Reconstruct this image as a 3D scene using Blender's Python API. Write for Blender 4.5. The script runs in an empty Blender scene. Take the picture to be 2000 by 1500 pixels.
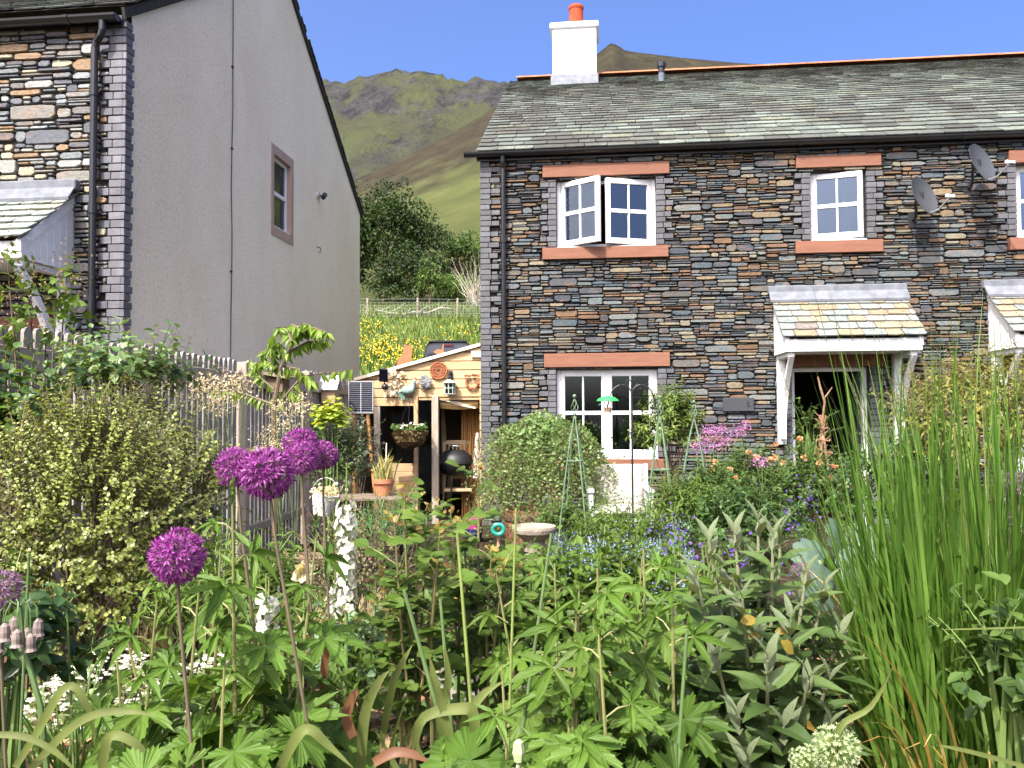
import bpy, math, random
import numpy as np
from mathutils import Matrix, Vector

rng = np.random.default_rng(11)
PI = math.pi
rad = math.radians
SC = bpy.context.scene
COL = SC.collection

# ---------------------------------------------------------------- camera
FPX, CX, CY = 1600.0, 1000.0, 750.0          # focal length and centre in photograph pixels
PITCH, ROLL = rad(1.95), rad(0.28)
CAM = np.array([0.0, 0.0, 1.55])
_f = np.array([0, math.cos(PITCH), math.sin(PITCH)])
_r0 = np.array([1.0, 0, 0]); _u0 = np.array([0, -math.sin(PITCH), math.cos(PITCH)])
_r = math.cos(ROLL) * _r0 - math.sin(ROLL) * _u0
_u = math.cos(ROLL) * _u0 + math.sin(ROLL) * _r0
cd = bpy.data.cameras.new('camera'); cam = bpy.data.objects.new('camera', cd); COL.objects.link(cam)
cd.sensor_width = 36; cd.lens = 36 * FPX / 2000; cd.clip_start = 0.05; cd.clip_end = 20000
cam.matrix_world = Matrix(((_r[0], _u[0], -_f[0], CAM[0]), (_r[1], _u[1], -_f[1], CAM[1]),
                           (_r[2], _u[2], -_f[2], CAM[2]), (0, 0, 0, 1)))
SC.camera = cam

# ---------------------------------------------------------------- light
SUN_AZ = rad(211.0)     # compass style: 0 = +Y, clockwise
SUN_EL = rad(52.0)
w = bpy.data.worlds.new('World'); SC.world = w; w.use_nodes = True
nt = w.node_tree; bg = nt.nodes['Background']
sky = nt.nodes.new('ShaderNodeTexSky'); sky.sky_type = 'NISHITA'; sky.sun_disc = False
sky.sun_elevation = SUN_EL; sky.sun_rotation = SUN_AZ
sky.air_density = 0.6; sky.dust_density = 8.0; sky.ozone_density = 3.0; sky.altitude = 150
hs = nt.nodes.new('ShaderNodeHueSaturation'); hs.inputs['Hue'].default_value = 0.509
hs.inputs['Saturation'].default_value = 1.3
nt.links.new(sky.outputs['Color'], hs.inputs['Color'])
nt.links.new(hs.outputs['Color'], bg.inputs['Color']); bg.inputs['Strength'].default_value = 0.15
sl = bpy.data.lights.new('sun', 'SUN'); sun = bpy.data.objects.new('sun', sl); COL.objects.link(sun)
sl.energy = 2.55; sl.angle = rad(0.53); sl.color = (1.0, 0.965, 0.91)
sd = Vector((math.sin(SUN_AZ) * math.cos(SUN_EL), math.cos(SUN_AZ) * math.cos(SUN_EL), math.sin(SUN_EL)))
sun.rotation_euler = sd.to_track_quat('Z', 'Y').to_euler(); sun.location = (-20, -30, 40)
SC.view_settings.view_transform = 'Standard'; SC.view_settings.look = 'None'
SC.view_settings.exposure = 1.68; SC.view_settings.gamma = 1.0
SC.cycles.max_bounces = 7; SC.cycles.diffuse_bounces = 3; SC.cycles.glossy_bounces = 3
SC.cycles.transmission_bounces = 5; SC.cycles.transparent_max_bounces = 8
SC.cycles.caustics_reflective = False; SC.cycles.caustics_refractive = False
SC.cycles.sample_clamp_indirect = 4.0

# ---------------------------------------------------------------- pixel <-> world
def ray(px, py):
    return _f + _r * ((px - CX) / FPX) + _u * ((CY - py) / FPX)
def at(px, py, Y):
    d = ray(px, py); return CAM + d * (Y / d[1])
class Frame:                                   # a house: x along the front, y into it, z up
    def __init__(s, o, yaw):
        s.o = np.array(o, float); s.yaw = yaw
        s.t = np.array([math.cos(yaw), -math.sin(yaw), 0]); s.s = np.array([math.sin(yaw), math.cos(yaw), 0])
    def hit(s, px, py, off=0.0):               # ray meets the plane y = off -> (x, z)
        d = ray(px, py); k = (off - (CAM - s.o) @ s.s) / (d @ s.s); p = CAM + d * k - s.o
        return p @ s.t, p[2]
    def side(s, px, py, off=0.0):              # ray meets the plane x = off -> (y, z)
        d = ray(px, py); k = (off - (CAM - s.o) @ s.t) / (d @ s.t); p = CAM + d * k - s.o
        return p @ s.s, p[2]
    def w(s, t, q, z):
        return s.o + s.t * t + s.s * q + np.array([0, 0, z])

# ---------------------------------------------------------------- objects
def thing(name, label, cat, loc=(0, 0, 0), rotz=0.0, group=None):
    o = bpy.data.objects.new(name, None); COL.objects.link(o); o.empty_display_size = 0.1
    o.location = [float(c) for c in loc]; o.rotation_euler = (0, 0, rotz)
    return tag(o, label, cat, group)
def tag(o, label, cat, group=None):
    o['label'] = label; o['category'] = cat
    if group: o['group'] = group
    return o
def struct(o): o['kind'] = 'structure'; return o
def stuff(o): o['kind'] = 'stuff'; return o
def root_of(o):
    while o.parent: o = o.parent
    return o

class MB:
    """collects geometry and links it as ONE mesh object"""
    def __init__(s): s.V = []; s.F = []; s.n = 0
    def add(s, V, F, mi=0):                    # F: (m,k) array
        V = np.asarray(V, float).reshape(-1, 3); F = np.asarray(F, np.int64)
        s.V.append(V); s.F.append((F + s.n, mi)); s.n += len(V)
    def polys(s, V, faces, mi=0):              # faces of different sizes
        V = np.asarray(V, float).reshape(-1, 3); base = s.n; s.V.append(V); s.n += len(V)
        by = {}
        for f in faces: by.setdefault(len(f), []).append(f)
        for k, fs in by.items(): s.F.append((np.asarray(fs, np.int64) + base, mi))
    def box(s, a, b, mi=0):
        (x0, y0, z0), (x1, y1, z1) = a, b
        V = [(x0,y0,z0),(x1,y0,z0),(x1,y1,z0),(x0,y1,z0),(x0,y0,z1),(x1,y0,z1),(x1,y1,z1),(x0,y1,z1)]
        s.add(V, [(0,3,2,1),(4,5,6,7),(0,1,5,4),(1,2,6,5),(2,3,7,6),(3,0,4,7)], mi)
    def cbox(s, a, b, c=0.004, mi=0, M=None):  # box with chamfered edges
        a = np.array(a, float); b = np.array(b, float); m = (a + b) / 2; h = (b - a) / 2
        c = min(c, h.min() * 0.45); V = []; 
        for sx in (-1, 1):
            for sy in (-1, 1):
                for sz in (-1, 1):
                    g = np.array([sx, sy, sz])
                    for ax in range(3):
                        o = np.full(3, c); o[ax] = 0; V.append(g * (h - o))
        V = np.array(V)
        idx = lambda sx, sy, sz, ax: ((sx > 0) * 4 + (sy > 0) * 2 + (sz > 0)) * 3 + ax
        fs = []
        for ax in range(3):
            p, q = [(1, 2), (2, 0), (0, 1)][ax]
            for sg in (-1, 1):
                r = []
                for (i, j) in ((-1, -1), (1, -1), (1, 1), (-1, 1)):
                    g = [0, 0, 0]; g[ax] = sg; g[p] = i; g[q] = j; r.append(idx(*g, ax))
                fs.append(r if sg > 0 else r[::-1])
            for i in (-1, 1):
                for j in (-1, 1):
                    g0 = [0, 0, 0]; g0[p] = i; g0[q] = j; g1 = list(g0); g0[ax] = -1; g1[ax] = 1
                    r = [idx(*g0, p), idx(*g1, p), idx(*g1, q), idx(*g0, q)]
                    fs.append(r if i * j < 0 else r[::-1])
        for k in range(8):
            g = (k >> 2 & 1, k >> 1 & 1, k & 1); r = [k * 3, k * 3 + 1, k * 3 + 2]
            fs.append(r if sum(g) % 2 else r[::-1])
        if M is not None: V = V @ np.asarray(M, float).T
        s.polys(V + m, fs, mi)
    def tube(s, pts, r, n=6, mi=0, cap=True):
        P = np.asarray(pts, float); k = len(P); r = np.broadcast_to(np.asarray(r, float), (k,))
        T = np.gradient(P, axis=0); T /= np.linalg.norm(T, axis=1)[:, None] + 1e-9
        ref = np.array([0.31, 0.17, 0.93]) if abs(T[0] @ np.array([0.31, 0.17, 0.93])) < .9 else np.array([1., 0, 0])
        A = np.cross(T, ref); A /= np.linalg.norm(A, axis=1)[:, None] + 1e-9
        B = np.cross(T, A); a = np.arange(n) * 2 * PI / n
        V = P[:, None] + r[:, None, None] * (A[:, None] * np.cos(a)[None, :, None] + B[:, None] * np.sin(a)[None, :, None])
        i = np.arange(k - 1)[:, None] * n; j = np.arange(n)[None]; j2 = (j + 1) % n
        F = np.stack([i + j, i + j2, i + n + j2, i + n + j], -1).reshape(-1, 4)
        base = s.n; s.add(V, F, mi)
        if cap:
            s.F.append((np.array([list(range(n))[::-1]]) + base, mi)); s.F.append((np.array([list(range(n))]) + base + (k - 1) * n, mi))
    def lathe(s, prof, n=20, c=(0, 0, 0), mi=0, axis=None):
        P = np.array(prof, float); k = len(P); a = np.arange(n) * 2 * PI / n
        V = np.stack([P[:, 0:1] * np.cos(a), P[:, 0:1] * np.sin(a), np.repeat(P[:, 1:2], n, 1)], -1).reshape(-1, 3)
        if axis is not None:
            V = V @ np.array(Vector(axis).to_track_quat('Z', 'Y').to_matrix()).T
        i = np.arange(k - 1)[:, None] * n; j = np.arange(n)[None]; j2 = (j + 1) % n
        F = np.stack([i + j, i + j2, i + n + j2, i + n + j], -1).reshape(-1, 4)
        s.add(V + np.array(c), F, mi)
    def prism(s, poly, o, ex, ey, ez, th, mi=0):   # polygon in the plane ex,ey pushed along ez
        P = np.array(poly, float); n = len(P); o, ex, ey, ez = (np.array(q, float) for q in (o, ex, ey, ez))
        a = o + P[:, 0:1] * ex + P[:, 1:2] * ey; b = a + ez * th
        fs = [list(range(n))[::-1], list(range(n, 2 * n))] + [[i, (i + 1) % n, n + (i + 1) % n, n + i] for i in range(n)]
        s.polys(np.concatenate([a, b]), fs, mi)
    def blob(s, c, r, nu=12, nv=8, amp=0.0, mi=0, seed=0):
        g = np.random.default_rng(seed); u = np.arange(nu) * 2 * PI / nu; v = np.linspace(0.02, PI - 0.02, nv)
        U, Vv = np.meshgrid(u, v); k = 1 + amp * (g.random(U.shape) - .5) * 2
        X = np.stack([np.sin(Vv) * np.cos(U) * k, np.sin(Vv) * np.sin(U) * k, np.cos(Vv) * k], -1) * np.array(r) + np.array(c)
        i = np.arange(nv - 1)[:, None] * nu; j = np.arange(nu)[None]; j2 = (j + 1) % nu
        s.add(X, np.stack([i + j, i + nu + j, i + nu + j2, i + j2], -1).reshape(-1, 4), mi)
    def build(s, name, mats, parent=None, loc=None, local=False, smooth=False):
        if not isinstance(mats, (list, tuple)): mats = [mats]
        V = np.concatenate(s.V) if s.V else np.zeros((0, 3))
        if parent is not None:
            r = root_of(parent)
            if not local:
                V = V - np.array(r.location); a = r.rotation_euler.z
                if a: V = np.stack([V[:, 0] * math.cos(a) + V[:, 1] * math.sin(a), -V[:, 0] * math.sin(a) + V[:, 1] * math.cos(a), V[:, 2]], -1)
        elif loc is not None: V = V - np.array(loc)
        me = bpy.data.meshes.new(name); tot = [np.full(len(F), F.shape[1]) for F, _ in s.F]
        lt = np.concatenate(tot); li = np.concatenate([F.ravel() for F, _ in s.F]); mi = np.concatenate([np.full(len(F), m) for F, m in s.F])
        me.vertices.add(len(V)); me.vertices.foreach_set('co', V.astype(np.float32).ravel())
        me.loops.add(len(li)); me.loops.foreach_set('vertex_index', li.astype(np.int32))
        me.polygons.add(len(lt)); st = np.concatenate([[0], np.cumsum(lt)[:-1]])
        me.polygons.foreach_set('loop_start', st.astype(np.int32))
        me.polygons.foreach_set('material_index', mi.astype(np.int32))
        me.polygons.foreach_set('use_smooth', np.full(len(lt), bool(smooth)))
        for m in mats: me.materials.append(m)
        me.update(calc_edges=True); me.validate()
        o = bpy.data.objects.new(name, me); COL.objects.link(o)
        if parent is not None: o.parent = parent
        elif loc is not None: o.location = [float(c) for c in loc]
        return o

def sm(x): x = np.clip(x, 0, 1); return x * x * (3 - 2 * x)
def vnoise(x, y, seed=0):                       # value noise on numpy arrays
    x = np.asarray(x, float); y = np.asarray(y, float)
    xi = np.floor(x).astype(np.int64); yi = np.floor(y).astype(np.int64); fx = sm(x - xi); fy = sm(y - yi)
    def h(i, j):
        n = (i * 374761393 + j * 668265263 + seed * 1274126177) & 0xffffffff
        n = ((n ^ (n >> 13)) * 1274126177) & 0xffffffff
        return ((n ^ (n >> 16)) & 0xffff) / 65535.0
    return (h(xi, yi) * (1 - fx) + h(xi + 1, yi) * fx) * (1 - fy) + (h(xi, yi + 1) * (1 - fx) + h(xi + 1, yi + 1) * fx) * fy
def fbm(x, y, o=4, seed=0):
    s = 0; a = .5
    for k in range(o): s = s + a * (vnoise(x * 2 ** k, y * 2 ** k, seed + k) - .5) * 2; a *= .5
    return s

# ---------------------------------------------------------------- materials
def _nodes(name):
    m = bpy.data.materials.new(name); m.use_nodes = True; t = m.node_tree
    return m, t, t.nodes['Principled BSDF'], t.nodes['Material Output']
def ramp(t, cols, mode='LINEAR', pos=None):
    r = t.nodes.new('ShaderNodeValToRGB'); e = r.color_ramp; e.interpolation = mode; n = len(cols)
    while len(e.elements) < n: e.elements.new(0.5)
    for i, c in enumerate(cols):
        e.elements[i].position = pos[i] if pos else (i / n if mode == 'CONSTANT' else i / max(1, n - 1))
    for i, c in enumerate(cols): e.elements[i].color = (*c, 1)
    return r
def noise(t, scale, detail=3, rough=.55, vec=None):
    n = t.nodes.new('ShaderNodeTexNoise'); n.inputs['Scale'].default_value = scale
    n.inputs['Detail'].default_value = detail; n.inputs['Roughness'].default_value = rough
    if vec is None:
        c = t.nodes.new('ShaderNodeTexCoord'); vec = c.outputs['Object']
    t.links.new(vec, n.inputs['Vector']); return n
def stretch(t, sx, sy, sz):
    c = t.nodes.new('ShaderNodeTexCoord'); mp = t.nodes.new('ShaderNodeMapping'); mp.inputs['Scale'].default_value = (sx, sy, sz)
    t.links.new(c.outputs['Object'], mp.inputs['Vector']); return mp.outputs['Vector']
def mixc(t, f, a, b, mode='MIX'):
    m = t.nodes.new('ShaderNodeMix'); m.data_type = 'RGBA'; m.blend_type = mode
    for s, v in ((m.inputs[0], f), (m.inputs[6], a), (m.inputs[7], b)):
        if hasattr(v, 'links') or hasattr(v, 'is_linked'): t.links.new(v, s)
        elif isinstance(v, (tuple, list)): s.default_value = (*v, 1)
        else: s.default_value = v
    return m.outputs[2]
def bump(t, bs, h, strength, dist=0.01):
    b = t.nodes.new('ShaderNodeBump'); b.inputs['Strength'].default_value = strength; b.inputs['Distance'].default_value = dist
    t.links.new(h, b.inputs['Height']); t.links.new(b.outputs['Normal'], bs.inputs['Normal'])
_mc = {}
def mat(name, col, rough=.6, var=.18, vs=6, bp=0, bs=60, metal=0, spec=.4, isl=0.0, st=None, bd=.01):
    """plain surface: noise-varied colour, optional bump, optional variation from piece to piece"""
    if name in _mc: return _mc[name]
    m, t, b, o = _nodes(name); vec = stretch(t, *st) if st else None
    c = np.array(col)
    n = noise(t, vs, 4, .6, vec); r = ramp(t, [tuple(c * (1 - var)), tuple(np.minimum(c * (1 + var), 1))], pos=[.3, .7])
    t.links.new(n.outputs['Fac'], r.inputs['Fac']); out = r.outputs['Color']
    if isl:
        g = t.nodes.new('ShaderNodeNewGeometry'); r2 = ramp(t, [(1 - isl,) * 3, (1 + isl,) * 3])
        t.links.new(g.outputs['Random Per Island'], r2.inputs['Fac']); out = mixc(t, 1.0, out, r2.outputs['Color'], 'MULTIPLY')
    t.links.new(out, b.inputs['Base Color']); b.inputs['Roughness'].default_value = rough
    b.inputs['Metallic'].default_value = metal; b.inputs['Specular IOR Level'].default_value = spec
    if bp:
        n2 = noise(t, bs, 4, .6, vec); bump(t, b, n2.outputs['Fac'], bp, bd)
    _mc[name] = m; return m
def leafmat(name, cols, trans=.35, rough=.5, tcol=None, spec=.35, pat=0.25, pscale=3.0):
    """leaf: colour picked per leaf, drifting over the plant, light shining through"""
    if name in _mc: return _mc[name]
    m, t, b, o = _nodes(name)
    g = t.nodes.new('ShaderNodeNewGeometry'); r = ramp(t, cols); t.links.new(g.outputs['Random Per Island'], r.inputs['Fac'])
    n = noise(t, pscale, 2); r2 = ramp(t, [(1 - pat,) * 3, (1 + pat * .7,) * 3], pos=[.32, .68]); t.links.new(n.outputs['Fac'], r2.inputs['Fac'])
    c = mixc(t, 1.0, r.outputs['Color'], r2.outputs['Color'], 'MULTIPLY')
    t.links.new(c, b.inputs['Base Color']); b.inputs['Roughness'].default_value = rough; b.inputs['Specular IOR Level'].default_value = spec
    tr = t.nodes.new('ShaderNodeBsdfTranslucent'); tc = mixc(t, 1.0, c, tcol or (1.5, 1.35, .7), 'MULTIPLY'); t.links.new(tc, tr.inputs['Color'])
    mx = t.nodes.new('ShaderNodeMixShader'); mx.inputs[0].default_value = trans
    t.links.new(b.outputs[0], mx.inputs[1]); t.links.new(tr.outputs[0], mx.inputs[2]); t.links.new(mx.outputs[0], o.inputs['Surface'])
    _mc[name] = m; return m
def glassmat(name, tint=(.55, .6, .62), ior=1.75):
    if name in _mc: return _mc[name]
    m, t, b, o = _nodes(name); t.nodes.remove(b)
    fr = t.nodes.new('ShaderNodeFresnel'); fr.inputs['IOR'].default_value = ior
    gl = t.nodes.new('ShaderNodeBsdfGlossy'); gl.inputs['Roughness'].default_value = .02; gl.inputs['Color'].default_value = (.66, .80, 1, 1)
    tp = t.nodes.new('ShaderNodeBsdfTransparent'); tp.inputs['Color'].default_value = (*tint, 1)
    mx = t.nodes.new('ShaderNodeMixShader'); t.links.new(fr.outputs[0], mx.inputs[0]); t.links.new(tp.outputs[0], mx.inputs[1]); t.links.new(gl.outputs[0], mx.inputs[2])
    t.links.new(mx.outputs[0], o.inputs['Surface']); _mc[name] = m; return m
def stonemat(name, cols, stain=(.30, .15, .06), stainf=.45, rough=.8, ss=5.5):
    if name in _mc: return _mc[name]
    m, t, b, o = _nodes(name)
    g = t.nodes.new('ShaderNodeNewGeometry'); r = ramp(t, cols, 'CONSTANT'); t.links.new(g.outputs['Random Per Island'], r.inputs['Fac'])
    n = noise(t, ss, 5, .65, stretch(t, 1, 1, 2.2)); rs = ramp(t, [(0, 0, 0), (1, 1, 1)], pos=[.5, .72] if ss > 2 else [.42, .62]); t.links.new(n.outputs['Fac'], rs.inputs['Fac'])
    f = t.nodes.new('ShaderNodeMath'); f.operation = 'MULTIPLY'; f.inputs[1].default_value = stainf; t.links.new(rs.outputs['Color'], f.inputs[0])
    c = mixc(t, f.outputs[0], r.outputs['Color'], stain)
    n2 = noise(t, 38, 5, .7, stretch(t, .6, .6, 2.0)); r2 = ramp(t, [(.55,) * 3, (1.35,) * 3], pos=[.3, .72]); t.links.new(n2.outputs['Fac'], r2.inputs['Fac'])
    c = mixc(t, 1.0, c, r2.outputs['Color'], 'MULTIPLY')
    t.links.new(c, b.inputs['Base Color']); b.inputs['Roughness'].default_value = rough; b.inputs['Specular IOR Level'].default_value = .35
    bump(t, b, n2.outputs['Fac'], .6, .012); _mc[name] = m; return m

# ---------------------------------------------------------------- plants
def leaf_tmpl(w, fold=.25, droop=.25, n=None):
    k = len(w); y = np.linspace(0, 1, k); w = np.array(w, float)
    V = []
    for i in range(k):
        z = -droop * y[i] ** 2
        V += [(-w[i], y[i], z + fold * w[i]), (0, y[i], z), (w[i], y[i], z + fold * w[i])]
    F = []
    for i in range(k - 1):
        a = 3 * i; F += [(a, a + 1, a + 4, a + 3), (a + 1, a + 2, a + 5, a + 4)]
    return np.array(V, float), np.array(F)
T_OVAL = leaf_tmpl([.03, .27, .33, .22, .01], .22, .18)
T_ROUND = leaf_tmpl([.05, .38, .46, .34, .03], .18, .15)
T_LANCE = leaf_tmpl([.02, .13, .15, .10, .005], .3, .35)
T_NARROW = leaf_tmpl([.02, .07, .07, .04, .003], .3, .3)
T_TINY = (np.array([(0, 0, 0), (.32, .45, .1), (0, 1, -.08), (-.32, .45, .1)], float), np.array([(0, 1, 2, 3)]))
T_PETAL = leaf_tmpl([.06, .3, .34, .08], .1, -.2)
T_SLIM = (np.array([(0, 0, 0), (.13, .5, 0), (0, 1, 0), (-.13, .5, 0)], float), np.array([(0, 1, 2, 3)]))
def palmate(lobes=5, cut=.5, teeth=.05, span=150, sharp=1.0, droop=.25, seed=0, crease=.10):
    g = np.random.default_rng(seed); n = lobes * 12; ph = np.linspace(-rad(span), rad(span), n + 1)
    k = (ph + rad(span)) / (2 * rad(span)) * lobes; fr = np.abs((k % 1) - .5) * 2            # 0 at lobe centre
    size = 1 - .28 * np.abs(ph) / rad(span)
    r = size * (1 - cut * fr ** sharp) * (1 + teeth * np.cos(np.arange(n + 1) * PI))
    ring = lambda q, z: np.stack([r * q * np.sin(ph), r * q * np.cos(ph), z], -1)
    zz = crease * fr - droop * r ** 2 * (.6 + .4 * np.cos(ph)) 
    V = np.concatenate([[[0, 0, 0]], ring(.5, .5 * .6 * crease * fr - droop * (r * .5) ** 2), ring(1.0, zz)])
    m = n + 1; F3 = np.array([(0, 2 + i, 1 + i) for i in range(n)]); F4 = np.array([(1 + i, 2 + i, 1 + m + i + 1, 1 + m + i) for i in range(n)])
    return V, (F3, F4)
def unit(D): return D / (np.linalg.norm(D, axis=-1, keepdims=True) + 1e-9)
def place(mb, T, P, D, N, S, mi=0):
    V, F = T; P = np.asarray(P, float); D = unit(np.asarray(D, float)); N = np.asarray(N, float)
    N = unit(N - (N * D).sum(-1, keepdims=True) * D); X = np.cross(D, N)
    S = np.asarray(S, float); S = S[:, None, None] if S.ndim == 1 else S[:, None, :]
    W = V[None] * S; O = P[:, None] + W[..., 0:1] * X[:, None] + W[..., 1:2] * D[:, None] + W[..., 2:3] * N[:, None]
    m, n = len(P), len(V); base = mb.n; mb.V.append(O.reshape(-1, 3)); mb.n += m * n
    for f in (F if isinstance(F, tuple) else (F,)):
        mb.F.append(((f[None] + (np.arange(m) * n)[:, None, None]).reshape(-1, f.shape[1]) + base, mi))
def rdir(m, g=None): g = g or rng; return unit(g.normal(size=(m, 3)))
def tubes(mb, C, r, n=3, mi=0):                 # many thin stems at once: C (m,k,3), r (k,) or (m,k)
    C = np.asarray(C, float); m, k, _ = C.shape; r = np.broadcast_to(r, (m, k)); T = unit(np.gradient(C, axis=1))
    ref = np.array([.83, .39, .4]); A = unit(np.cross(T, ref)); B = np.cross(T, A); a = np.arange(n) * 2 * PI / n
    V = C[:, :, None] + r[:, :, None, None] * (A[:, :, None] * np.cos(a)[:, None] + B[:, :, None] * np.sin(a)[:, None])
    i = (np.arange(m) * k * n)[:, None, None] + (np.arange(k - 1) * n)[None, :, None]; j = np.arange(n)[None, None]; j2 = (j + 1) % n
    mb.add(V.reshape(-1, 3), np.stack([i + j, i + j2, i + n + j2, i + n + j], -1).reshape(-1, 4), mi)
def shoots(ml, ms, B, D, L, nl, T, size, spread=.8, up=.4, droop=0.0, start=.15, r=.0025, bend=.25, g=None, taper=.35, jit=.25, grav=0.0):
    """leafy shoots: stems from B along D of length L, nl leaves up each"""
    g = g or rng; m = len(B); D = unit(np.asarray(D, float)); L = np.broadcast_to(L, (m,)).astype(float)
    side = unit(np.cross(D, rdir(m, g))); u = np.linspace(0, 1, 5)
    C = B[:, None] + D[:, None] * (L[:, None, None] * u[None, :, None]) + side[:, None] * (bend * L[:, None, None] * (u ** 2)[None, :, None])
    C[..., 2] -= droop * L[:, None] * (u ** 2)[None]
    if ms is not None: tubes(ms, C, r * (1 - .7 * u))
    q = np.linspace(start, 1, nl)[None] + (g.random((m, nl)) - .5) * .8 / nl; q = np.clip(q, 0, 1)
    P = B[:, None] + D[:, None] * (L[:, None] * q)[..., None] + side[:, None] * (bend * L[:, None] * q ** 2)[..., None]
    P[..., 2] -= droop * L[:, None] * q ** 2
    Tn = D[:, None] + side[:, None] * (2 * bend * q)[..., None]; Tn[..., 2] -= 2 * droop * q; Tn = unit(Tn)
    A = unit(np.cross(Tn, np.array([.2, .35, .9]))); Bb = np.cross(Tn, A)
    ph = np.arange(nl)[None] * 2.39996 + g.random((m, 1)) * 6.28
    Rd = A * np.cos(ph)[..., None] + Bb * np.sin(ph)[..., None]
    LD = unit(Tn * (1 - spread) + Rd * spread + rdir(m * nl, g).reshape(m, nl, 3) * jit); LD[..., 2] -= grav
    N = Tn * .6 + np.array([0, 0, up]) + rdir(m * nl, g).reshape(m, nl, 3) * .25
    S = size * (1 - taper * q) * (.75 + .5 * g.random((m, nl)))
    place(ml, T, P.reshape(-1, 3), LD.reshape(-1, 3), N.reshape(-1, 3), S.ravel())
def blades(mb, P0, head, H, lean, W, k=7, curl=.5, droop=.0, twist=.5, g=None, tipw=.06, keel=0.0):
    """grass blades / strap leaves"""
    g = g or rng; m = len(P0); u = np.linspace(0, 1, k); hd = np.stack([np.cos(head), np.sin(head), 0 * head], -1)
    H = np.broadcast_to(H, (m,)); lean = np.broadcast_to(lean, (m,)); W = np.broadcast_to(W, (m,)); droop = np.broadcast_to(droop, (m,))
    x = lean[:, None] * ((1 - curl) * u + curl * u ** 2.2); z = H[:, None] * (u - droop[:, None] * u ** 3)
    C = P0[:, None] + hd[:, None] * x[..., None]; C[..., 2] += z
    tw = (g.random(m) - .5)[:, None] * 2 * twist + (g.random(m) - .5)[:, None] * u * 1.2
    ang = head[:, None] + PI / 2 + tw; S = np.stack([np.cos(ang), np.sin(ang), 0 * ang], -1)
    wd = W[:, None] * np.interp(u, [0, .25, .6, 1], [.75, 1, .85, tipw])[None] / 2
    Lf = C - S * wd[..., None]; Rt = C + S * wd[..., None]
    V = np.stack([Lf, Rt], 2).reshape(-1, 3); i = (np.arange(m) * 2 * k)[:, None] + (np.arange(k - 1) * 2)[None]
    mb.add(V, np.stack([i, i + 1, i + 3, i + 2], -1).reshape(-1, 4))
    return C
# ================================================================ terrain
YAW = rad(6.0)
RH = Frame((-0.425, 11.2, 0), YAW)             # stone terrace, corner nearest the gap
LH = Frame((-3.78, 7.92, 0), YAW)              # rendered-gable house, corner nearest the camera
_gy = [-1e5, 0.85, 1.15, 2.5, 4.6, 6.0, 13, 20, 30.5, 32, 36, 40, 50, 56, 60, 90, 4000]
_gz = [0, 0, .5, .52, .12, 0.0, 0, 1.0, 2.2, 2.35, 3.9, 5.0, 7.6, 8.9, 9.7, 12, 12]
def gz(x, y):
    z = np.interp(y, _gy, _gz)
    return z + .05 * fbm(np.asarray(x) * .7, np.asarray(y) * .7, 3, 5) * np.clip((np.asarray(y) - 1) / 2, 0, 1)

def groundmat():
    m, t, b, o = _nodes('ground'); c = t.nodes.new('ShaderNodeTexCoord'); sx = t.nodes.new('ShaderNodeSeparateXYZ'); t.links.new(c.outputs['Object'], sx.inputs[0])
    n1 = noise(t, 9, 6, .7); soil = ramp(t, [(.018, .013, .008), (.05, .038, .022), (.12, .095, .06)], pos=[.3, .52, .75]); t.links.new(n1.outputs['Fac'], soil.inputs['Fac'])
    n2 = noise(t, .9, 6, .7); gr = ramp(t, [(.055, .10, .018), (.10, .15, .03), (.16, .18, .05)], pos=[.3, .5, .72]); t.links.new(n2.outputs['Fac'], gr.inputs['Fac'])
    f = t.nodes.new('ShaderNodeMapRange'); f.inputs[1].default_value = 16; f.inputs[2].default_value = 22; t.links.new(sx.outputs['Y'], f.inputs[0])
    t.links.new(mixc(t, f.outputs[0], soil.outputs['Color'], gr.outputs['Color']), b.inputs['Base Color'])
    b.inputs['Roughness'].default_value = .95; b.inputs['Specular IOR Level'].default_value = .1
    n3 = noise(t, 22, 5, .7); bump(t, b, n3.outputs['Fac'], .9, .05); return m
xs = np.concatenate([[-3000, -1500, -700, -300, -120, -60, -30, -15], np.arange(-8, 8.01, .2), [12, 20, 35, 60, 120, 300, 700, 1500, 3000]])
ys = np.concatenate([[-3000, -1500, -600, -200, -60, -20, -6, -2], np.arange(0, 8, .1), np.arange(8, 20, .4), np.arange(20, 58, .8), [60, 70, 90, 400, 3000]])
X, Y = np.meshgrid(xs, ys); Z = gz(X, Y)
Z = np.where(Y > 58.5, Z - (Y - 58.5) * .25, Z)
mb = MB(); nx = len(xs); i = (np.arange(len(ys) - 1) * nx)[:, None]; j = np.arange(nx - 1)[None]
mb.add(np.stack([X, Y, Z], -1), np.stack([i + j, i + j + 1, i + nx + j + 1, i + nx + j], -1).reshape(-1, 4))
struct(mb.build('ground', groundmat(), smooth=True))

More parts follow.
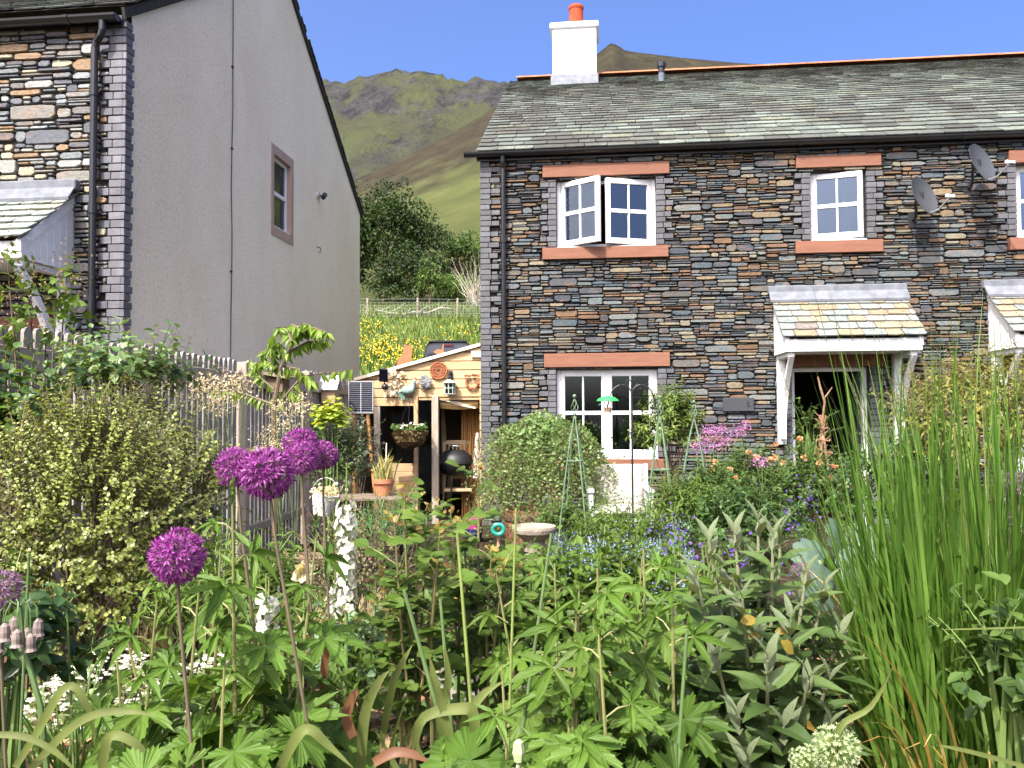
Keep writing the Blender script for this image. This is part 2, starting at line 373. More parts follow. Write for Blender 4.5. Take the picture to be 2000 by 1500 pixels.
def hillmat(name, far):
    m, t, b, o = _nodes(name); c = t.nodes.new('ShaderNodeTexCoord'); at_ = t.nodes.new('ShaderNodeAttribute'); at_.attribute_name = 'band'
    if far:
        n = noise(t, .006, 8, .68); g = ramp(t, [(.06, .06, .045), (.08, .083, .046), (.092, .106, .046), (.105, .10, .08)], pos=[.3, .45, .58, .72]); t.links.new(n.outputs['Fac'], g.inputs['Fac'])
        nr = noise(t, .011, 9, .75, stretch(t, 1, .5, .45)); rk = ramp(t, [(.028, .028, .030), (.125, .12, .118)], pos=[.4, .7]); n4 = noise(t, .035, 9, .8, stretch(t, 1, .5, .5)); t.links.new(n4.outputs['Fac'], rk.inputs['Fac'])
        ad = t.nodes.new('ShaderNodeMath'); ad.operation = 'ADD'; t.links.new(nr.outputs['Fac'], ad.inputs[0]); t.links.new(at_.outputs['Fac'], ad.inputs[1])
        f = ramp(t, [(0, 0, 0), (1, 1, 1)], pos=[.50, .60]); t.links.new(ad.outputs[0], f.inputs['Fac'])
        col = mixc(t, f.outputs['Color'], g.outputs['Color'], rk.outputs['Color'])
        bs, bd = .03, 30
    else:
        sv = stretch(t, 1, .22, 1); n = noise(t, .03, 8, .7, sv); g = ramp(t, [(.055, .066, .022), (.08, .092, .028), (.115, .115, .045)], pos=[.3, .5, .7]); t.links.new(n.outputs['Fac'], g.inputs['Fac'])
        n2 = noise(t, .05, 9, .75, sv); h = ramp(t, [(.018, .016, .010), (.034, .029, .017), (.062, .054, .026)], pos=[.3, .5, .72]); t.links.new(n2.outputs['Fac'], h.inputs['Fac'])
        n3 = noise(t, .018, 9, .75, sv); ad = t.nodes.new('ShaderNodeMath'); ad.operation = 'MULTIPLY_ADD'; ad.inputs[1].default_value = .55
        t.links.new(n3.outputs['Fac'], ad.inputs[0]); t.links.new(at_.outputs['Fac'], ad.inputs[2])
        f = ramp(t, [(0, 0, 0), (1, 1, 1)], pos=[.60, .74]); t.links.new(ad.outputs[0], f.inputs['Fac'])
        col = mixc(t, f.outputs['Color'], g.outputs['Color'], h.outputs['Color'])
        n5 = noise(t, .10, 6, .8, sv); f5 = ramp(t, [(0, 0, 0), (1, 1, 1)], pos=[.69, .74]); t.links.new(n5.outputs['Fac'], f5.inputs['Fac'])
        col = mixc(t, f5.outputs['Color'], col, (.07, .066, .06)); bs, bd = .12, 3
    t.links.new(col, b.inputs['Base Color']); b.inputs['Roughness'].default_value = .95; b.inputs['Specular IOR Level'].default_value = .1
    nb = noise(t, bs, 10, .75, stretch(t, 1, .4, 1)); bump(t, b, nb.outputs['Fac'], 1.0, bd); return m
def terrain(name, prof, y0, s0, yr, yb, far):
    px, py = np.array(prof, float).T; A = np.linspace(-1.5, 1.5, 520); sky_ = np.interp(A * FPX + 1000, px, (804.5 - py) / FPX)
    q = np.concatenate([np.linspace(0, 1, 130), np.linspace(1.03, 1.5, 14)]); Q, AA = np.meshgrid(q, A, indexing='ij'); S = np.broadcast_to(sky_, Q.shape)
    yy = y0 * (yr / y0) ** np.minimum(Q, 1) * np.where(Q > 1, 1 + (Q - 1) * (yb / yr - 1) * 2, 1)
    rough = (.010 if far else .0022)
    k = np.minimum(Q, 1); s = s0 + (S - s0) * (k ** .85) + rough * fbm(AA * (14 if far else 31), Q * (9 if far else 7), 5, 3 if far else 9) * np.sin(k * PI)
    if far:
        s = s + .012 * np.abs(fbm(AA * 70, Q * 9, 5, 21)) * sm((k - .55) / .4) - .012 * np.abs(fbm(AA * 9 + 3, Q * 3, 4, 8)) * np.sin(k * PI)
    z = 1.55 + s * yy; zr = 1.55 + S * yr; z = np.where(Q > 1, zr - (Q - 1) * 1.4 * zr, z)
    m = MB(); n = len(A); i = (np.arange(len(q) - 1) * n)[:, None]; j = np.arange(n - 1)[None]
    m.add(np.stack([AA * yy, yy, z], -1), np.stack([i + j, i + j + 1, i + n + j + 1, i + n + j], -1).reshape(-1, 4))
    o = m.build(name, hillmat(name, far), smooth=True)
    if far: band = (.09 + .24 * fbm(AA * 26, Q * 5, 4, 4)) * sm((k - .70) / .12) + .16 * fbm(AA * 10, Q * 7, 4, 6) + .01
    else:                                        # heather lies above a slanting line on the slope
        line = .330 - .045 * sm((AA + .03) / -.17) + .018 * fbm(AA * 22, Q * 5, 4, 2); band = .5 + 3.2 * (s - line)
        band = np.clip(band, .1, .9)
    a = o.data.attributes.new('band', 'FLOAT', 'POINT'); a.data.foreach_set('value', band.ravel().astype(np.float32))
    return struct(o)
terrain('hillside', [(-2000, 520), (0, 520), (400, 450), (600, 392), (700, 342), (780, 305), (870, 262), (930, 226), (990, 190), (1080, 147), (1160, 106), (1185, 86), (1200, 74), (1212, 79), (1228, 90),
         (1260, 95), (1340, 105), (1450, 116), (1560, 123), (1800, 135), (2100, 160), (3600, 300)], 57, .124, 820, 1200, False)
terrain('mountain', [(-2000, 420), (0, 300), (400, 190), (560, 160), (620, 153), (650, 152), (672, 156), (690, 149), (720, 141), (770, 135), (800, 133), (830, 131), (848, 136), (862, 143), (885, 151), (920, 153), (960, 154),
         (1005, 158), (1100, 170), (1300, 230), (2000, 400), (3600, 500)], 900, .20, 1750, 2600, True)
# ================================================================ house materials
STONE = stonemat('rubble_slate', [(0.040,0.049,0.058), (0.063,0.074,0.082), (0.148,0.094,0.056), (0.081,0.095,0.101), (0.116,0.135,0.141), (0.049,0.058,0.071), (0.165,0.135,0.087), (0.092,0.089,0.081),
                 (0.070,0.094,0.109), (0.148,0.163,0.155), (0.120,0.078,0.050), (0.053,0.062,0.071), (0.102,0.124,0.127), (0.190,0.176,0.127), (0.063,0.069,0.075), (0.120,0.110,0.091)])
STONEL = stonemat('rubble_pale', [(0.104,0.114,0.130), (0.224,0.238,0.235), (0.256,0.176,0.106), (0.168,0.185,0.192), (0.288,0.304,0.288), (0.120,0.132,0.149), (0.336,0.308,0.221), (0.200,0.194,0.173), (0.248,0.277,0.283), (0.144,0.136,0.130)])
MORTAR = mat('deep_joint', (.035, .033, .03), .95, .3, 20, .5, 60)
QUOIN = mat('slate_quoin', (.088, .090, .098), .7, .2, 9, .3, 70, isl=.25)
QUOINL = mat('slate_quoin_pale', (0.115, 0.115, 0.130), .7, .2, 9, .3, 70, isl=.22)
SANDST = mat('red_sandstone', (0.196, 0.086, 0.052), .8, .16, 9, .25, 160, st=(0.415, 1.000, 4.320))
SLATE = stonemat('roof_slate', [(0.110, 0.127, 0.106), (0.067, 0.076, 0.066), (0.134, 0.162, 0.135), (0.086, 0.095, 0.082), (0.157, 0.180, 0.147), (0.057, 0.062, 0.053), (0.116, 0.137, 0.114), (0.151, 0.158, 0.114), (0.097, 0.108, 0.091), (0.127, 0.149, 0.125), (0.077, 0.084, 0.074), (0.167, 0.195, 0.162)], (.055, .05, .042), .8, .8, 1.1)
SLATEP = stonemat('porch_slate', [(0.211, 0.179, 0.115), (0.174, 0.195, 0.183), (0.221, 0.190, 0.126), (0.190, 0.201, 0.188), (0.242, 0.206, 0.143), (0.201, 0.158, 0.102), (0.163, 0.184, 0.177), (0.211, 0.211, 0.194), (0.142, 0.127, 0.115)], (.38, .36, .26), .3, .75)
SLATEL = stonemat('porch_slate_green', [(0.224, 0.251, 0.218), (0.264, 0.277, 0.231), (0.198, 0.224, 0.191), (0.277, 0.264, 0.185), (0.244, 0.271, 0.244), (0.185, 0.205, 0.178)], (.40, .40, .30), .3, .75)
WHITE = mat('white_paint', (.80, .80, .79), .35, .04, 4, .05, 30, spec=.5)
WHITEW = mat('weathered_white_wood', (.74, .74, .72), .5, .08, 7, .15, 60, st=(1, 1, 6))
BLACK = mat('black_plastic', (.012, .012, .013), .32, .2, 5, spec=.5)
LEAD = mat('lead_sheet', (0.150, 0.160, 0.180), .85, .25, 8, .2, 30, spec=.12)
RIDGE = mat('ridge_clay', (0.322, 0.133, 0.070), .9, .25, 5, .3, 40, isl=.2, spec=.12)
POT = mat('chimney_clay', (.36, .065, .032), .9, .18, 6, .2, 40, spec=.1)
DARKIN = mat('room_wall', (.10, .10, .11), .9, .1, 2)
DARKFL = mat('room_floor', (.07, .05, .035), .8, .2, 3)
GLASS = glassmat('window_glass', ior=1.95)
RENDER = None
def rendermat():
    m, t, b, o = _nodes('roughcast'); n = noise(t, .9, 5, .6, stretch(t, 1, 1, .5)); r = ramp(t, [(.88, .79, .60), (.93, .85, .67)], pos=[.3, .7]); t.links.new(n.outputs['Fac'], r.inputs['Fac'])
    n2 = noise(t, 26, 6, .8); r2 = ramp(t, [(.70,) * 3, (1.08,) * 3], pos=[.30, .48]); t.links.new(n2.outputs['Fac'], r2.inputs['Fac'])
    n4 = noise(t, .55, 6, .7, stretch(t, 1, 1, .7)); r4 = ramp(t, [(.93, .90, .87), (1.03, 1.03, 1.04)], pos=[.32, .62]); t.links.new(n4.outputs['Fac'], r4.inputs['Fac'])
    c = mixc(t, 1.0, r.outputs['Color'], r2.outputs['Color'], 'MULTIPLY'); c = mixc(t, 1.0, c, r4.outputs['Color'], 'MULTIPLY')
    t.links.new(c, b.inputs['Base Color']); b.inputs['Roughness'].default_value = .95; b.inputs['Specular IOR Level'].default_value = .15
    bump(t, b, n2.outputs['Fac'], 1.0, .02); return m
RENDER = rendermat()

# ---------------------------------------------------------------- masonry
def rubble(t0, t1, z0, z1, obst, seed, hm=(.022, .060), wm=(.09, .34), big=.09):
    R = random.Random(seed); dx = .02; n = int((t1 - t0) / dx); h = [z0] * n; out = []
    while True:
        i = min(range(n), key=h.__getitem__); base = h[i]
        if base >= z1 - .01: break
        a = i
        while a > 0 and abs(h[a - 1] - base) < .009: a -= 1
        b = i
        while b < n - 1 and abs(h[b + 1] - base) < .009: b += 1
        run = b - a + 1; isbig = R.random() < big
        wd = int(R.uniform(*wm) * (R.uniform(1.1, 1.8) if isbig else 1) / dx); hh = R.uniform(*hm) if not isbig else R.uniform(hm[1], hm[1] * 1.9)
        if R.random() < .2: hh = R.uniform(hm[0] * .6, hm[0])
        if run - wd < 5: wd = run
        if wd > run: wd = run
        if R.random() < .5: a = b - wd + 1
        if wd * dx < .09: hh = min(hh, .05)
        for k in (a - 1, a + wd):
            if 0 <= k < n and .6 * hh < h[k] - base < 1.5 * hh and R.random() < .75: hh = h[k] - base; break
        mb_ = max(h[a:a + wd]); top = min(mb_ + hh, z1)
        if z1 - top < .025: top = z1
        for k in range(a, a + wd): h[k] = top
        r = [t0 + a * dx, t0 + (a + wd) * dx, mb_, top]
        for (o0, o1, q0, q1) in obst:
            if r is None: break
            if r[1] <= o0 or r[0] >= o1 or r[3] <= q0 or r[2] >= q1: continue
            c = [[r[0], o0, r[2], r[3]], [o1, r[1], r[2], r[3]], [r[0], r[1], r[2], q0], [r[0], r[1], q1, r[3]]]
            c = [k for k in c if k[1] - k[0] > .04 and k[3] - k[2] > .014]
            r = max(c, key=lambda k: (k[1] - k[0]) * (k[3] - k[2])) if c else None
        if r: out.append(r)
    return out
def stones(mb, rects, seed, dep=(.012, .045), gap=.005, mi=0):
    R = random.Random(seed)
    for (a, b, c, d) in rects:
        g = gap * R.uniform(.6, 1.8); a += g; b -= g; c += g * .8; d -= g * .8
        if b - a < .02 or d - c < .006: continue
        wd, hh = b - a, d - c; jx = min(.34 * wd, .95 * hh, .055); jz = .30 * hh
        P = []
        for (x, z, sx, sz) in ((a, c, 1, 1), (b, c, -1, 1), (b, d, -1, -1), (a, d, 1, -1)):
            kx, kz = R.uniform(.15, 1) * jx, R.uniform(.2, 1) * jz * 1.3
            p, q = (x, z + sz * kz), (x + sx * kx, z + sz * R.uniform(0, .3) * jz)
            P += [p, q] if (sx * sz > 0) else [q, p]
        mid = R.uniform(.3, .7); P.insert(2, (a + wd * mid, c + R.uniform(0, .25) * jz)); P.insert(7, (a + wd * (1 - mid), d - R.uniform(0, .25) * jz))
        P = np.array(P); n = len(P); e = R.uniform(*dep); tilt = R.uniform(-.10, .10) * hh; tx = R.uniform(-.03, .03) * wd
        cen = P.mean(0); P2 = cen + (P - cen) * np.array([1 - .012 / max(wd, .03), 1 - .010 / max(hh, .022)])
        dz = -e - tilt * (P2[:, 1] - cen[1]) / max(hh, .01) - tx * (P2[:, 0] - cen[0]) / wd
        A = np.stack([P[:, 0], np.full(n, .03), P[:, 1]], -1); B = np.stack([P[:, 0], dz * .75 , P[:, 1]], -1); C = np.stack([P2[:, 0], dz, P2[:, 1]], -1)
        fs = [[n * k + i, n * k + (i + 1) % n, n * k + n + (i + 1) % n, n * k + n + i] for k in (0, 1) for i in range(n)] + [list(range(2 * n, 3 * n))]
        mb.polys(np.concatenate([A, B, C]), fs, mi)
def backing(mb, t0, t1, z0, z1, openings, s=.02, depth=.24, mi=0, ri=None, axis=0):
    """flat wall with holes and their reveals"""
    ri = mi if ri is None else ri
    xs_ = sorted({t0, t1, *[q for o in openings for q in o[:2]]}); zs_ = sorted({z0, z1, *[q for o in openings for q in o[2:]]})
    pt = (lambda x, y, z: (x, y, z)) if axis == 0 else (lambda x, y, z: (-y, x, z))
    for a, b in zip(xs_, xs_[1:]):
        for c, d in zip(zs_, zs_[1:]):
            mx, mz = (a + b) / 2, (c + d) / 2
            if any(o[0] < mx < o[1] and o[2] < mz < o[3] for o in openings): continue
            mb.add([pt(a, s, c), pt(b, s, c), pt(b, s, d), pt(a, s, d)], [(0, 1, 2, 3)], mi)
    for (a, b, c, d) in openings:
        e = s + depth
        for p, q in (((a, c), (a, d)), ((a, d), (b, d)), ((b, d), (b, c)), ((b, c), (a, c))):
            mb.add([pt(p[0], s, p[1]), pt(q[0], s, q[1]), pt(q[0], e, q[1]), pt(p[0], e, p[1])], [(0, 1, 2, 3)], ri)
def quoins(mb, x, sg, z0, z1, R, ch=.0745, short=.15, long=.27, s0=-.035, s1=.04, ret=None):
    """brick-like slate blocks beside an edge at x, running toward sg"""
    z = z0; k = 0; rects = []
    while z < z1 - .02:
        h = min(ch, z1 - z); L = (long if k % 2 else short) * R.uniform(.9, 1.08); rr = L * R.uniform(.42, .6) if k % 2 else 0
        e = s0 + R.uniform(-.004, .004)
        spans = [(0, L)] if not rr else [(0, rr), (rr, L)]
        for p, q in spans:
            a, b = sorted((x + sg * p, x + sg * q)); mb.cbox((a + .003, e, z + .004), (b - .003, s1, z + h - .004), .004)
        a, b = sorted((x, x + sg * L)); rects.append((a - .005, b + .004, z, z + h)); z += h; k += 1
    return rects
def slates(mb, t0, t1, se, ze, sr, zr, ex0, ex1, wr, seed, th=.014, mi=0):
    """courses of slates from the eave (se,ze) up to (sr,zr), getting shorter"""
    R = random.Random(seed); L = math.hypot(sr - se, zr - ze); ds, dz = (sr - se) / L, (zr - ze) / L; q = 0.0; V = []; fs = []; row = 0
    while q < L - .02:
        e = ex0 + (ex1 - ex0) * q / L; e *= R.uniform(.95, 1.05); wl, wh = wr[0] * (.55 + .45 * (1 - q / L)), wr[1] * (.6 + .4 * (1 - q / L)); x = t0 - R.uniform(0, .12)
        while x < t1:
            wd = R.uniform(wl, wh); a, b = max(x, t0), min(x + wd, t1); x += wd
            if b - a < .035: continue
            g = R.uniform(.002, .006); lift = th * 1.15 + R.uniform(0, .007); c = R.uniform(.06, .16) * min(e, wd)
            tail = [(a + g, q + c), (a + g + c * .8, q + R.uniform(0, .012)), ((a + b) / 2 + R.uniform(-.04, .04), q + R.uniform(-.006, .008)), (b - g - c * .8, q + R.uniform(0, .012)), (b - g, q + c * R.uniform(.7, 1.1)), (b - g, q + e * 1.12), (a + g, q + e * 1.12)]
            n = 7; base = len(V)
            for lay in (0, 1):
                for (u, p) in tail:
                    hgt = (lift * max(0, 1 - (p - q) / (e * 1.12))) + (0 if lay else -th); V.append((u, se + ds * p - dz * hgt, ze + dz * p + ds * hgt))
            fs.append([base + n + k for k in range(n)])
            fs += [[base + k, base + (k + 1) % n, base + n + (k + 1) % n, base + n + k] for k in range(n)]
        q += e; row += 1
    mb.polys(V, fs, mi)
# ---------------------------------------------------------------- joinery
def sash(win, hx, sy, z0, z1, wd, sg, ang, cols=2, rows=2, th=.055):
    """hinged at x = hx, runs toward sg, swung outward by ang"""
    ca, sa = math.cos(ang), math.sin(ang); M = np.array([[sg * ca, 0, 0], [0, 0, 0], [0, 0, 1.]]); f = MB(); g = MB()
    def b(mbx, x0, x1, y0, y1, c, d):
        tmp = MB(); tmp.cbox((x0, y0, c), (x1, y1, d), .005); V = np.concatenate(tmp.V)
        W = np.stack([hx + sg * (V[:, 0] * ca - V[:, 1] * sa), sy - V[:, 0] * sa - V[:, 1] * ca, V[:, 2]], -1)
        base = mbx.n; mbx.V.append(W); mbx.n += len(W)
        for F, mi in tmp.F: mbx.F.append((F + base if False else F + base, mi))
    st = .062; b(f, 0, st, -th, 0, z0, z1); b(f, wd - st, wd, -th, 0, z0, z1); b(f, st, wd - st, -th, 0, z0, z0 + .075); b(f, st, wd - st, -th, 0, z1 - .07, z1)
    iw, i0, i1 = wd - 2 * st, z0 + .075, z1 - .07
    for k in range(1, cols): x = st + iw * k / cols; b(f, x - .012, x + .012, -th + .01, -.008, i0, i1)
    for k in range(1, rows):
        z = i0 + (i1 - i0) * k / rows; h = .026; b(f, st, wd - st, -th + .008, -.004, z - h, z + h)
    f.build('sash', WHITE, win, local=True)
    b(g, st - .01, wd - st + .01, -th * .5 - .002, -th * .5 + .002, i0 - .01, i1 + .01); g.build('pane', GLASS, win, local=True)
def window(house, t0, t1, z0, z1, sashes, s=.08, frame=.05, name='window', label=None, sill=True, dep=.07):
    f = MB(); f.cbox((t0, s, z0), (t0 + frame, s + dep, z1)); f.cbox((t1 - frame, s, z0), (t1, s + dep, z1)); f.cbox((t0 + frame, s + .001, z1 - frame), (t1 - frame, s + dep, z1)); f.cbox((t0 + frame, s + .001, z0), (t1 - frame, s + dep, z0 + frame))
    mids = [x for x in sashes if x[0] == 'mid']
    for m_ in mids: f.cbox((m_[1] - .025, s + .002, z0 + frame), (m_[1] + .025, s + dep, z1 - frame))
    if sill: f.cbox((t0 + .005, s - .12, z0 - .03), (t1 - .005, s + .02, z0 - .001))
    win = f.build(name, WHITE, house, local=True)
    if label: win['label'] = label
    for q in sashes:
        if q[0] == 'mid': continue
        _, hx, wd, sg, ang, cols, rows = q; sash(win, hx, s + .004, z0 + .02, z1 - .02, wd, sg, ang, cols, rows)
    return win
def gutter(house, t0, t1, s, z, r=.058, n=10):
    g = MB(); a = np.linspace(PI, 2 * PI, n); prof = [(s + r * math.cos(q), z + r * math.sin(q)) for q in a]; inn = [(s + (r - .006) * math.cos(q), z + (r - .006) * math.sin(q)) for q in a[::-1]]
    poly = prof + inn; V = [(t, y, zz) for t in (t0, t1) for (y, zz) in poly]; m = len(poly)
    g.polys(V, [list(range(m))[::-1], list(range(m, 2 * m))] + [[i, (i + 1) % m, m + (i + 1) % m, m + i] for i in range(m)])
    for t in (t0 + .001, t1 - .009): g.prism([(r * math.cos(q), r * math.sin(q)) for q in a], (t, s, z), (0, 1, 0), (0, 0, 1), (1, 0, 0), .008)
    t = t0 + .35
    while t < t1:                                # union brackets
        V = [(t + dx_, s + (r + .008) * math.cos(q), z + (r + .008) * math.sin(q)) for dx_ in (0, .045) for q in a]
        g.polys(V, [[i, i + 1, n + i + 1, n + i] for i in range(n - 1)] + [list(range(n)), list(range(n, 2 * n))]); t += 1.02
    return g.build('gutter', BLACK, house, local=True)
def downpipe(house, pts, clips, r=.034):
    p = MB(); p.tube(pts, r, 12)
    for (x, y, z) in clips: p.tube([(x, y, z - .05), (x, y, z + .05)], r + .010, 12); p.box((x - .055, y, z - .012), (x + .055, y + .075, z + .012))
    return p.build('downpipe', BLACK, house, local=True, smooth=False)
def canopy(house, t0, t1, zt, zb, proj, smat, seed, left=True, lens=1.15):
    """slated porch canopy on curved white brackets; zt: at the wall, zb: front edge of the slates"""
    f = MB(); r0, r1 = t0 + .07, t1 - .07
    f.cbox((t0 + .04, -proj + .05, zb - .175), (t1 - .04, -proj + .085, zb - .02), .006)                                   # fascia
    f.box((t0 + .06, -proj + .09, zb - .172), (t1 - .06, -.012, zb - .15))                                                   # soffit
    for x in (t0 + .045, t1 - .07):                                                                                        # boarded cheeks
        f.prism([(-proj + .086, zb - .175), (-.006, zb - .175), (-.006, zt - .06), (-proj + .086, zb - .022)], (x, 0, 0), (0, 1, 0), (0, 0, 1), (1, 0, 0), .025)
        for k in range(7): y = -proj + .14 + k * (proj - .18) / 7; f.box((x - .003, y, zb - .17), (x + .028, y + .006, zb - .03 + (y + proj) / proj * (zt - zb) * .8))
    for x in (t0 + .035, t1 - .085):                                                                                       # barge boards
        f.prism([(-proj + .04, zb - .11), (-.004, zt - .13), (-.004, zt - .012), (-proj + .04, zb - .012)], (x, 0, 0), (0, 1, 0), (0, 0, 1), (1, 0, 0), .05)
    m = f.build('canopy', WHITEW, house, local=True)
    s_ = MB(); slates(s_, t0, t1, -proj, zb, -.01, zt, .155, .115, (.18, .33), seed, .016); s_.build('slate_roof', smat, m, local=True)
    l_ = MB(); l_.cbox((t0 - .03, -.10, zt + .005), (t1 + .02, -.004, zt + .11), .01); l_.prism([(-.19, zt - .12), (-.10, zt + .006), (-.10, zt + .03), (-.195, zt - .09)], (t0 - .025, 0, 0), (0, 1, 0), (0, 0, 1), (1, 0, 0), t1 - t0 + .04)
    l_.build('lead_flashing', LEAD, m, local=True)
    for x in (r0, r1 - .10):                                                                                               # brackets
        k = MB(); k.cbox((x, -.10, zb - .19 - lens), (x + .10, -.004, zb - .178), .006)
        k.cbox((x + .005, -proj + .12, zb - .235), (x + .095, -.10, zb - .177), .006)
        n = 10; up = [(-proj + .14, zb - .24)] ; out = []
        for i in range(n + 1):
            q = i / n; out.append((-.10 - (proj - .26) * (1 - q) ** 2.1, zb - .236 - (lens - .12) * q))
        inn = [(y - .085, z + .0) if i else (y - .09, z) for i, (y, z) in enumerate(out)]
        poly = out + [(max(y, -proj + .1), z) for y, z in inn[::-1]]
        V = []; F = []
        for i in range(n + 1):
            (y, z), (y2, z2) = out[i], inn[i]; V += [(x + .02, y, z), (x + .08, y, z), (x + .08, y2, z2), (x + .02, y2, z2)]
        for i in range(n): F += [(4 * i + a, 4 * i + (a + 1) % 4, 4 * i + 4 + (a + 1) % 4, 4 * i + 4 + a) for a in range(4)]
        F += [(0, 1, 2, 3), tuple(4 * n + a for a in (3, 2, 1, 0))]
        k.add(V, F); k.build('bracket', WHITEW, m, local=True)
    return m
def hitbox(fr, x0, y0, x1, y1, off=0.0):       # photo rectangle on a facade -> (t0, t1, z0, z1)
    a = fr.hit(x0, (y0 + y1) / 2, off)[0]; b = fr.hit(x1, (y0 + y1) / 2, off)[0]; xm = (x0 + x1) / 2
    return a, b, fr.hit(xm, y1, off)[1], fr.hit(xm, y0, off)[1]

# ================================================================ the stone terrace
house = thing('terraced_house', 'long dark slate-stone cottage terrace with white casement windows, sandstone lintels and a white chimney', 'house', RH.o, -YAW)
T1 = 10.5; DEP = 8.6; ZE = RH.hit(960, 300)[1]; print('right eave z', ZE)
winA = hitbox(RH, 1087, 349, 1281, 481); winB = hitbox(RH, 1583, 334, 1691, 468); winC = (hitbox(RH, 1984, 318, 2100, 460)); winD = hitbox(RH, 1087, 721, 1285, 893)
door = hitbox(RH, 1548, 716, 1700, 1010); door = (door[0], door[1], .02, door[3])
winE = (winC[0] - .1, winC[1] + .3, winD[2], winD[3])
print('wins', winA, winB, winD, door)
c2_ = RH.hit(1920, 570)[0]; door2 = (c2_ + .38, c2_ + 1.36, .02, door[3])
opens = [winA, winB, winC, winD, door, door2]
R_ = random.Random(4)
ob = []
def qcol(x, sg, z0, z1, sh=.12, lg=.22):
    global ob
    m_ = MB(); ob += quoins(m_, x, sg, z0, z1, R_, .0745, sh, lg); m_.build('quoins', QUOIN, house, local=True)
qcol(0.0, 1, 0, ZE - .02, .15, .27)
for (a, b, c, d) in (winA, winB, winC, winD): qcol(a, -1, c, d); qcol(b, 1, c, d)
qcol(door[0], -1, .0, door[3]); qcol(door[1], 1, .0, door[3])
lint = [hitbox(RH, 1060, 321, 1307, 345), hitbox(RH, 1553, 305, 1719, 328), hitbox(RH, 1967, 293, 2140, 318), hitbox(RH, 1063, 690, 1308, 717), (door[0] - .18, door[1] + .18, door[3], door[3] + .2), (door2[0] - .18, door2[1] + .18, door2[3], door2[3] + .2)]
sil = [hitbox(RH, 1060, 483, 1305, 506), hitbox(RH, 1552, 471, 1722, 495), hitbox(RH, 1968, 464, 2140, 488), hitbox(RH, 1060, 896, 1310, 918)]
ob += opens + lint + sil
wl = MB(); backing(wl, 0, T1, -.3, ZE + .05, opens, .02, .24, 1, 1)
stones(wl, rubble(0.005, T1, -.05, ZE + .02, ob, 21), 22)
wl.build('wall', [STONE, MORTAR], house, local=True)
gw = MB(); gw.polys([(.0, .02, -.3), (.0, DEP, -.3), (.0, DEP, ZE), (.0, DEP / 2, ZE + 2.8), (.0, .02, ZE)], [[0, 4, 3, 2, 1]]); gw.box((0, DEP, -.3), (T1, DEP + .02, ZE)); gw.build('end_wall', STONE, house, local=True)
for k, (a, b, c, d) in enumerate(lint):
    m = MB(); m.cbox((a, -.058, c), (b, .03, d), .006); m.build('lintel', SANDST, house, local=True)
for k, (a, b, c, d) in enumerate(sil):
    m = MB(); m.cbox((a, -.075, c), (b, .03, d), .006); m.build('sill', SANDST, house, local=True)
mA = (winA[0] + winA[1]) / 2; wA = (winA[1] - winA[0] - .10) / 2
window(house, *winA, [('l', winA[0] + .05, wA + .01, 1, rad(34), 2, 2), ('r', winA[1] - .05, wA + .03, -1, rad(19), 2, 2)], label='upper casement with both sashes pushed open')
window(house, *winB, [('l', winB[0] + .04, winB[1] - winB[0] - .08, 1, rad(14), 2, 2)], label='small upper casement slightly ajar')
window(house, *winC, [('l', winC[0] + .04, winC[1] - winC[0] - .08, 1, 0, 2, 2)])
mD = (winD[0] + winD[1]) / 2; wD = (winD[1] - winD[0] - .12) / 2
window(house, *winD, [('mid', mD), ('l', winD[0] + .05, wD, 1, rad(0), 2, 2), ('r', winD[1] - .05, wD, -1, 0, 2, 2)])
# rooms behind the glass
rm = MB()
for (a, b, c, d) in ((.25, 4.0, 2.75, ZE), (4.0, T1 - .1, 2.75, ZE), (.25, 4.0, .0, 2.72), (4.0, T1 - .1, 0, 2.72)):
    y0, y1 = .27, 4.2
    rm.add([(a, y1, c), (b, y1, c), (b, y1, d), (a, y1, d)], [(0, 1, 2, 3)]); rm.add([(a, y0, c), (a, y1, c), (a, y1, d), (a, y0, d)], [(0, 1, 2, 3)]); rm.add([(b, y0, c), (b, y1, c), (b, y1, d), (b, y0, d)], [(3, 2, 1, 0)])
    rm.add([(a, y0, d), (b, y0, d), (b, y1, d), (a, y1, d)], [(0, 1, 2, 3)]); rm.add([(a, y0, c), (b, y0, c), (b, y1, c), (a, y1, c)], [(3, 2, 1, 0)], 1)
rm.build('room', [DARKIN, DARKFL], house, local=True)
CURT = mat('curtain', (.42, .40, .38), .9, .1, 5, .3, 20)
for (a, b, c, d, sd_) in ((winA[0] - .05, winA[0] + .26, winA[2] - .1, winA[3] + .1, 1), (winA[1] - .2, winA[1] + .1, winA[2] - .1, winA[3] + .1, 2), (winB[1] - .2, winB[1] + .1, winB[2] - .1, winB[3] + .1, 3)):
    m = MB(); x = np.linspace(a, b, 20); y = .38 + .03 * np.sin(np.arange(20) * 1.9); V = [(xx, yy, z) for z in (c, d) for xx, yy in zip(x, y)]; m.add(V, [(i, i + 1, 21 + i, 20 + i) for i in range(19)]); m.build('curtain', CURT, house, local=True)
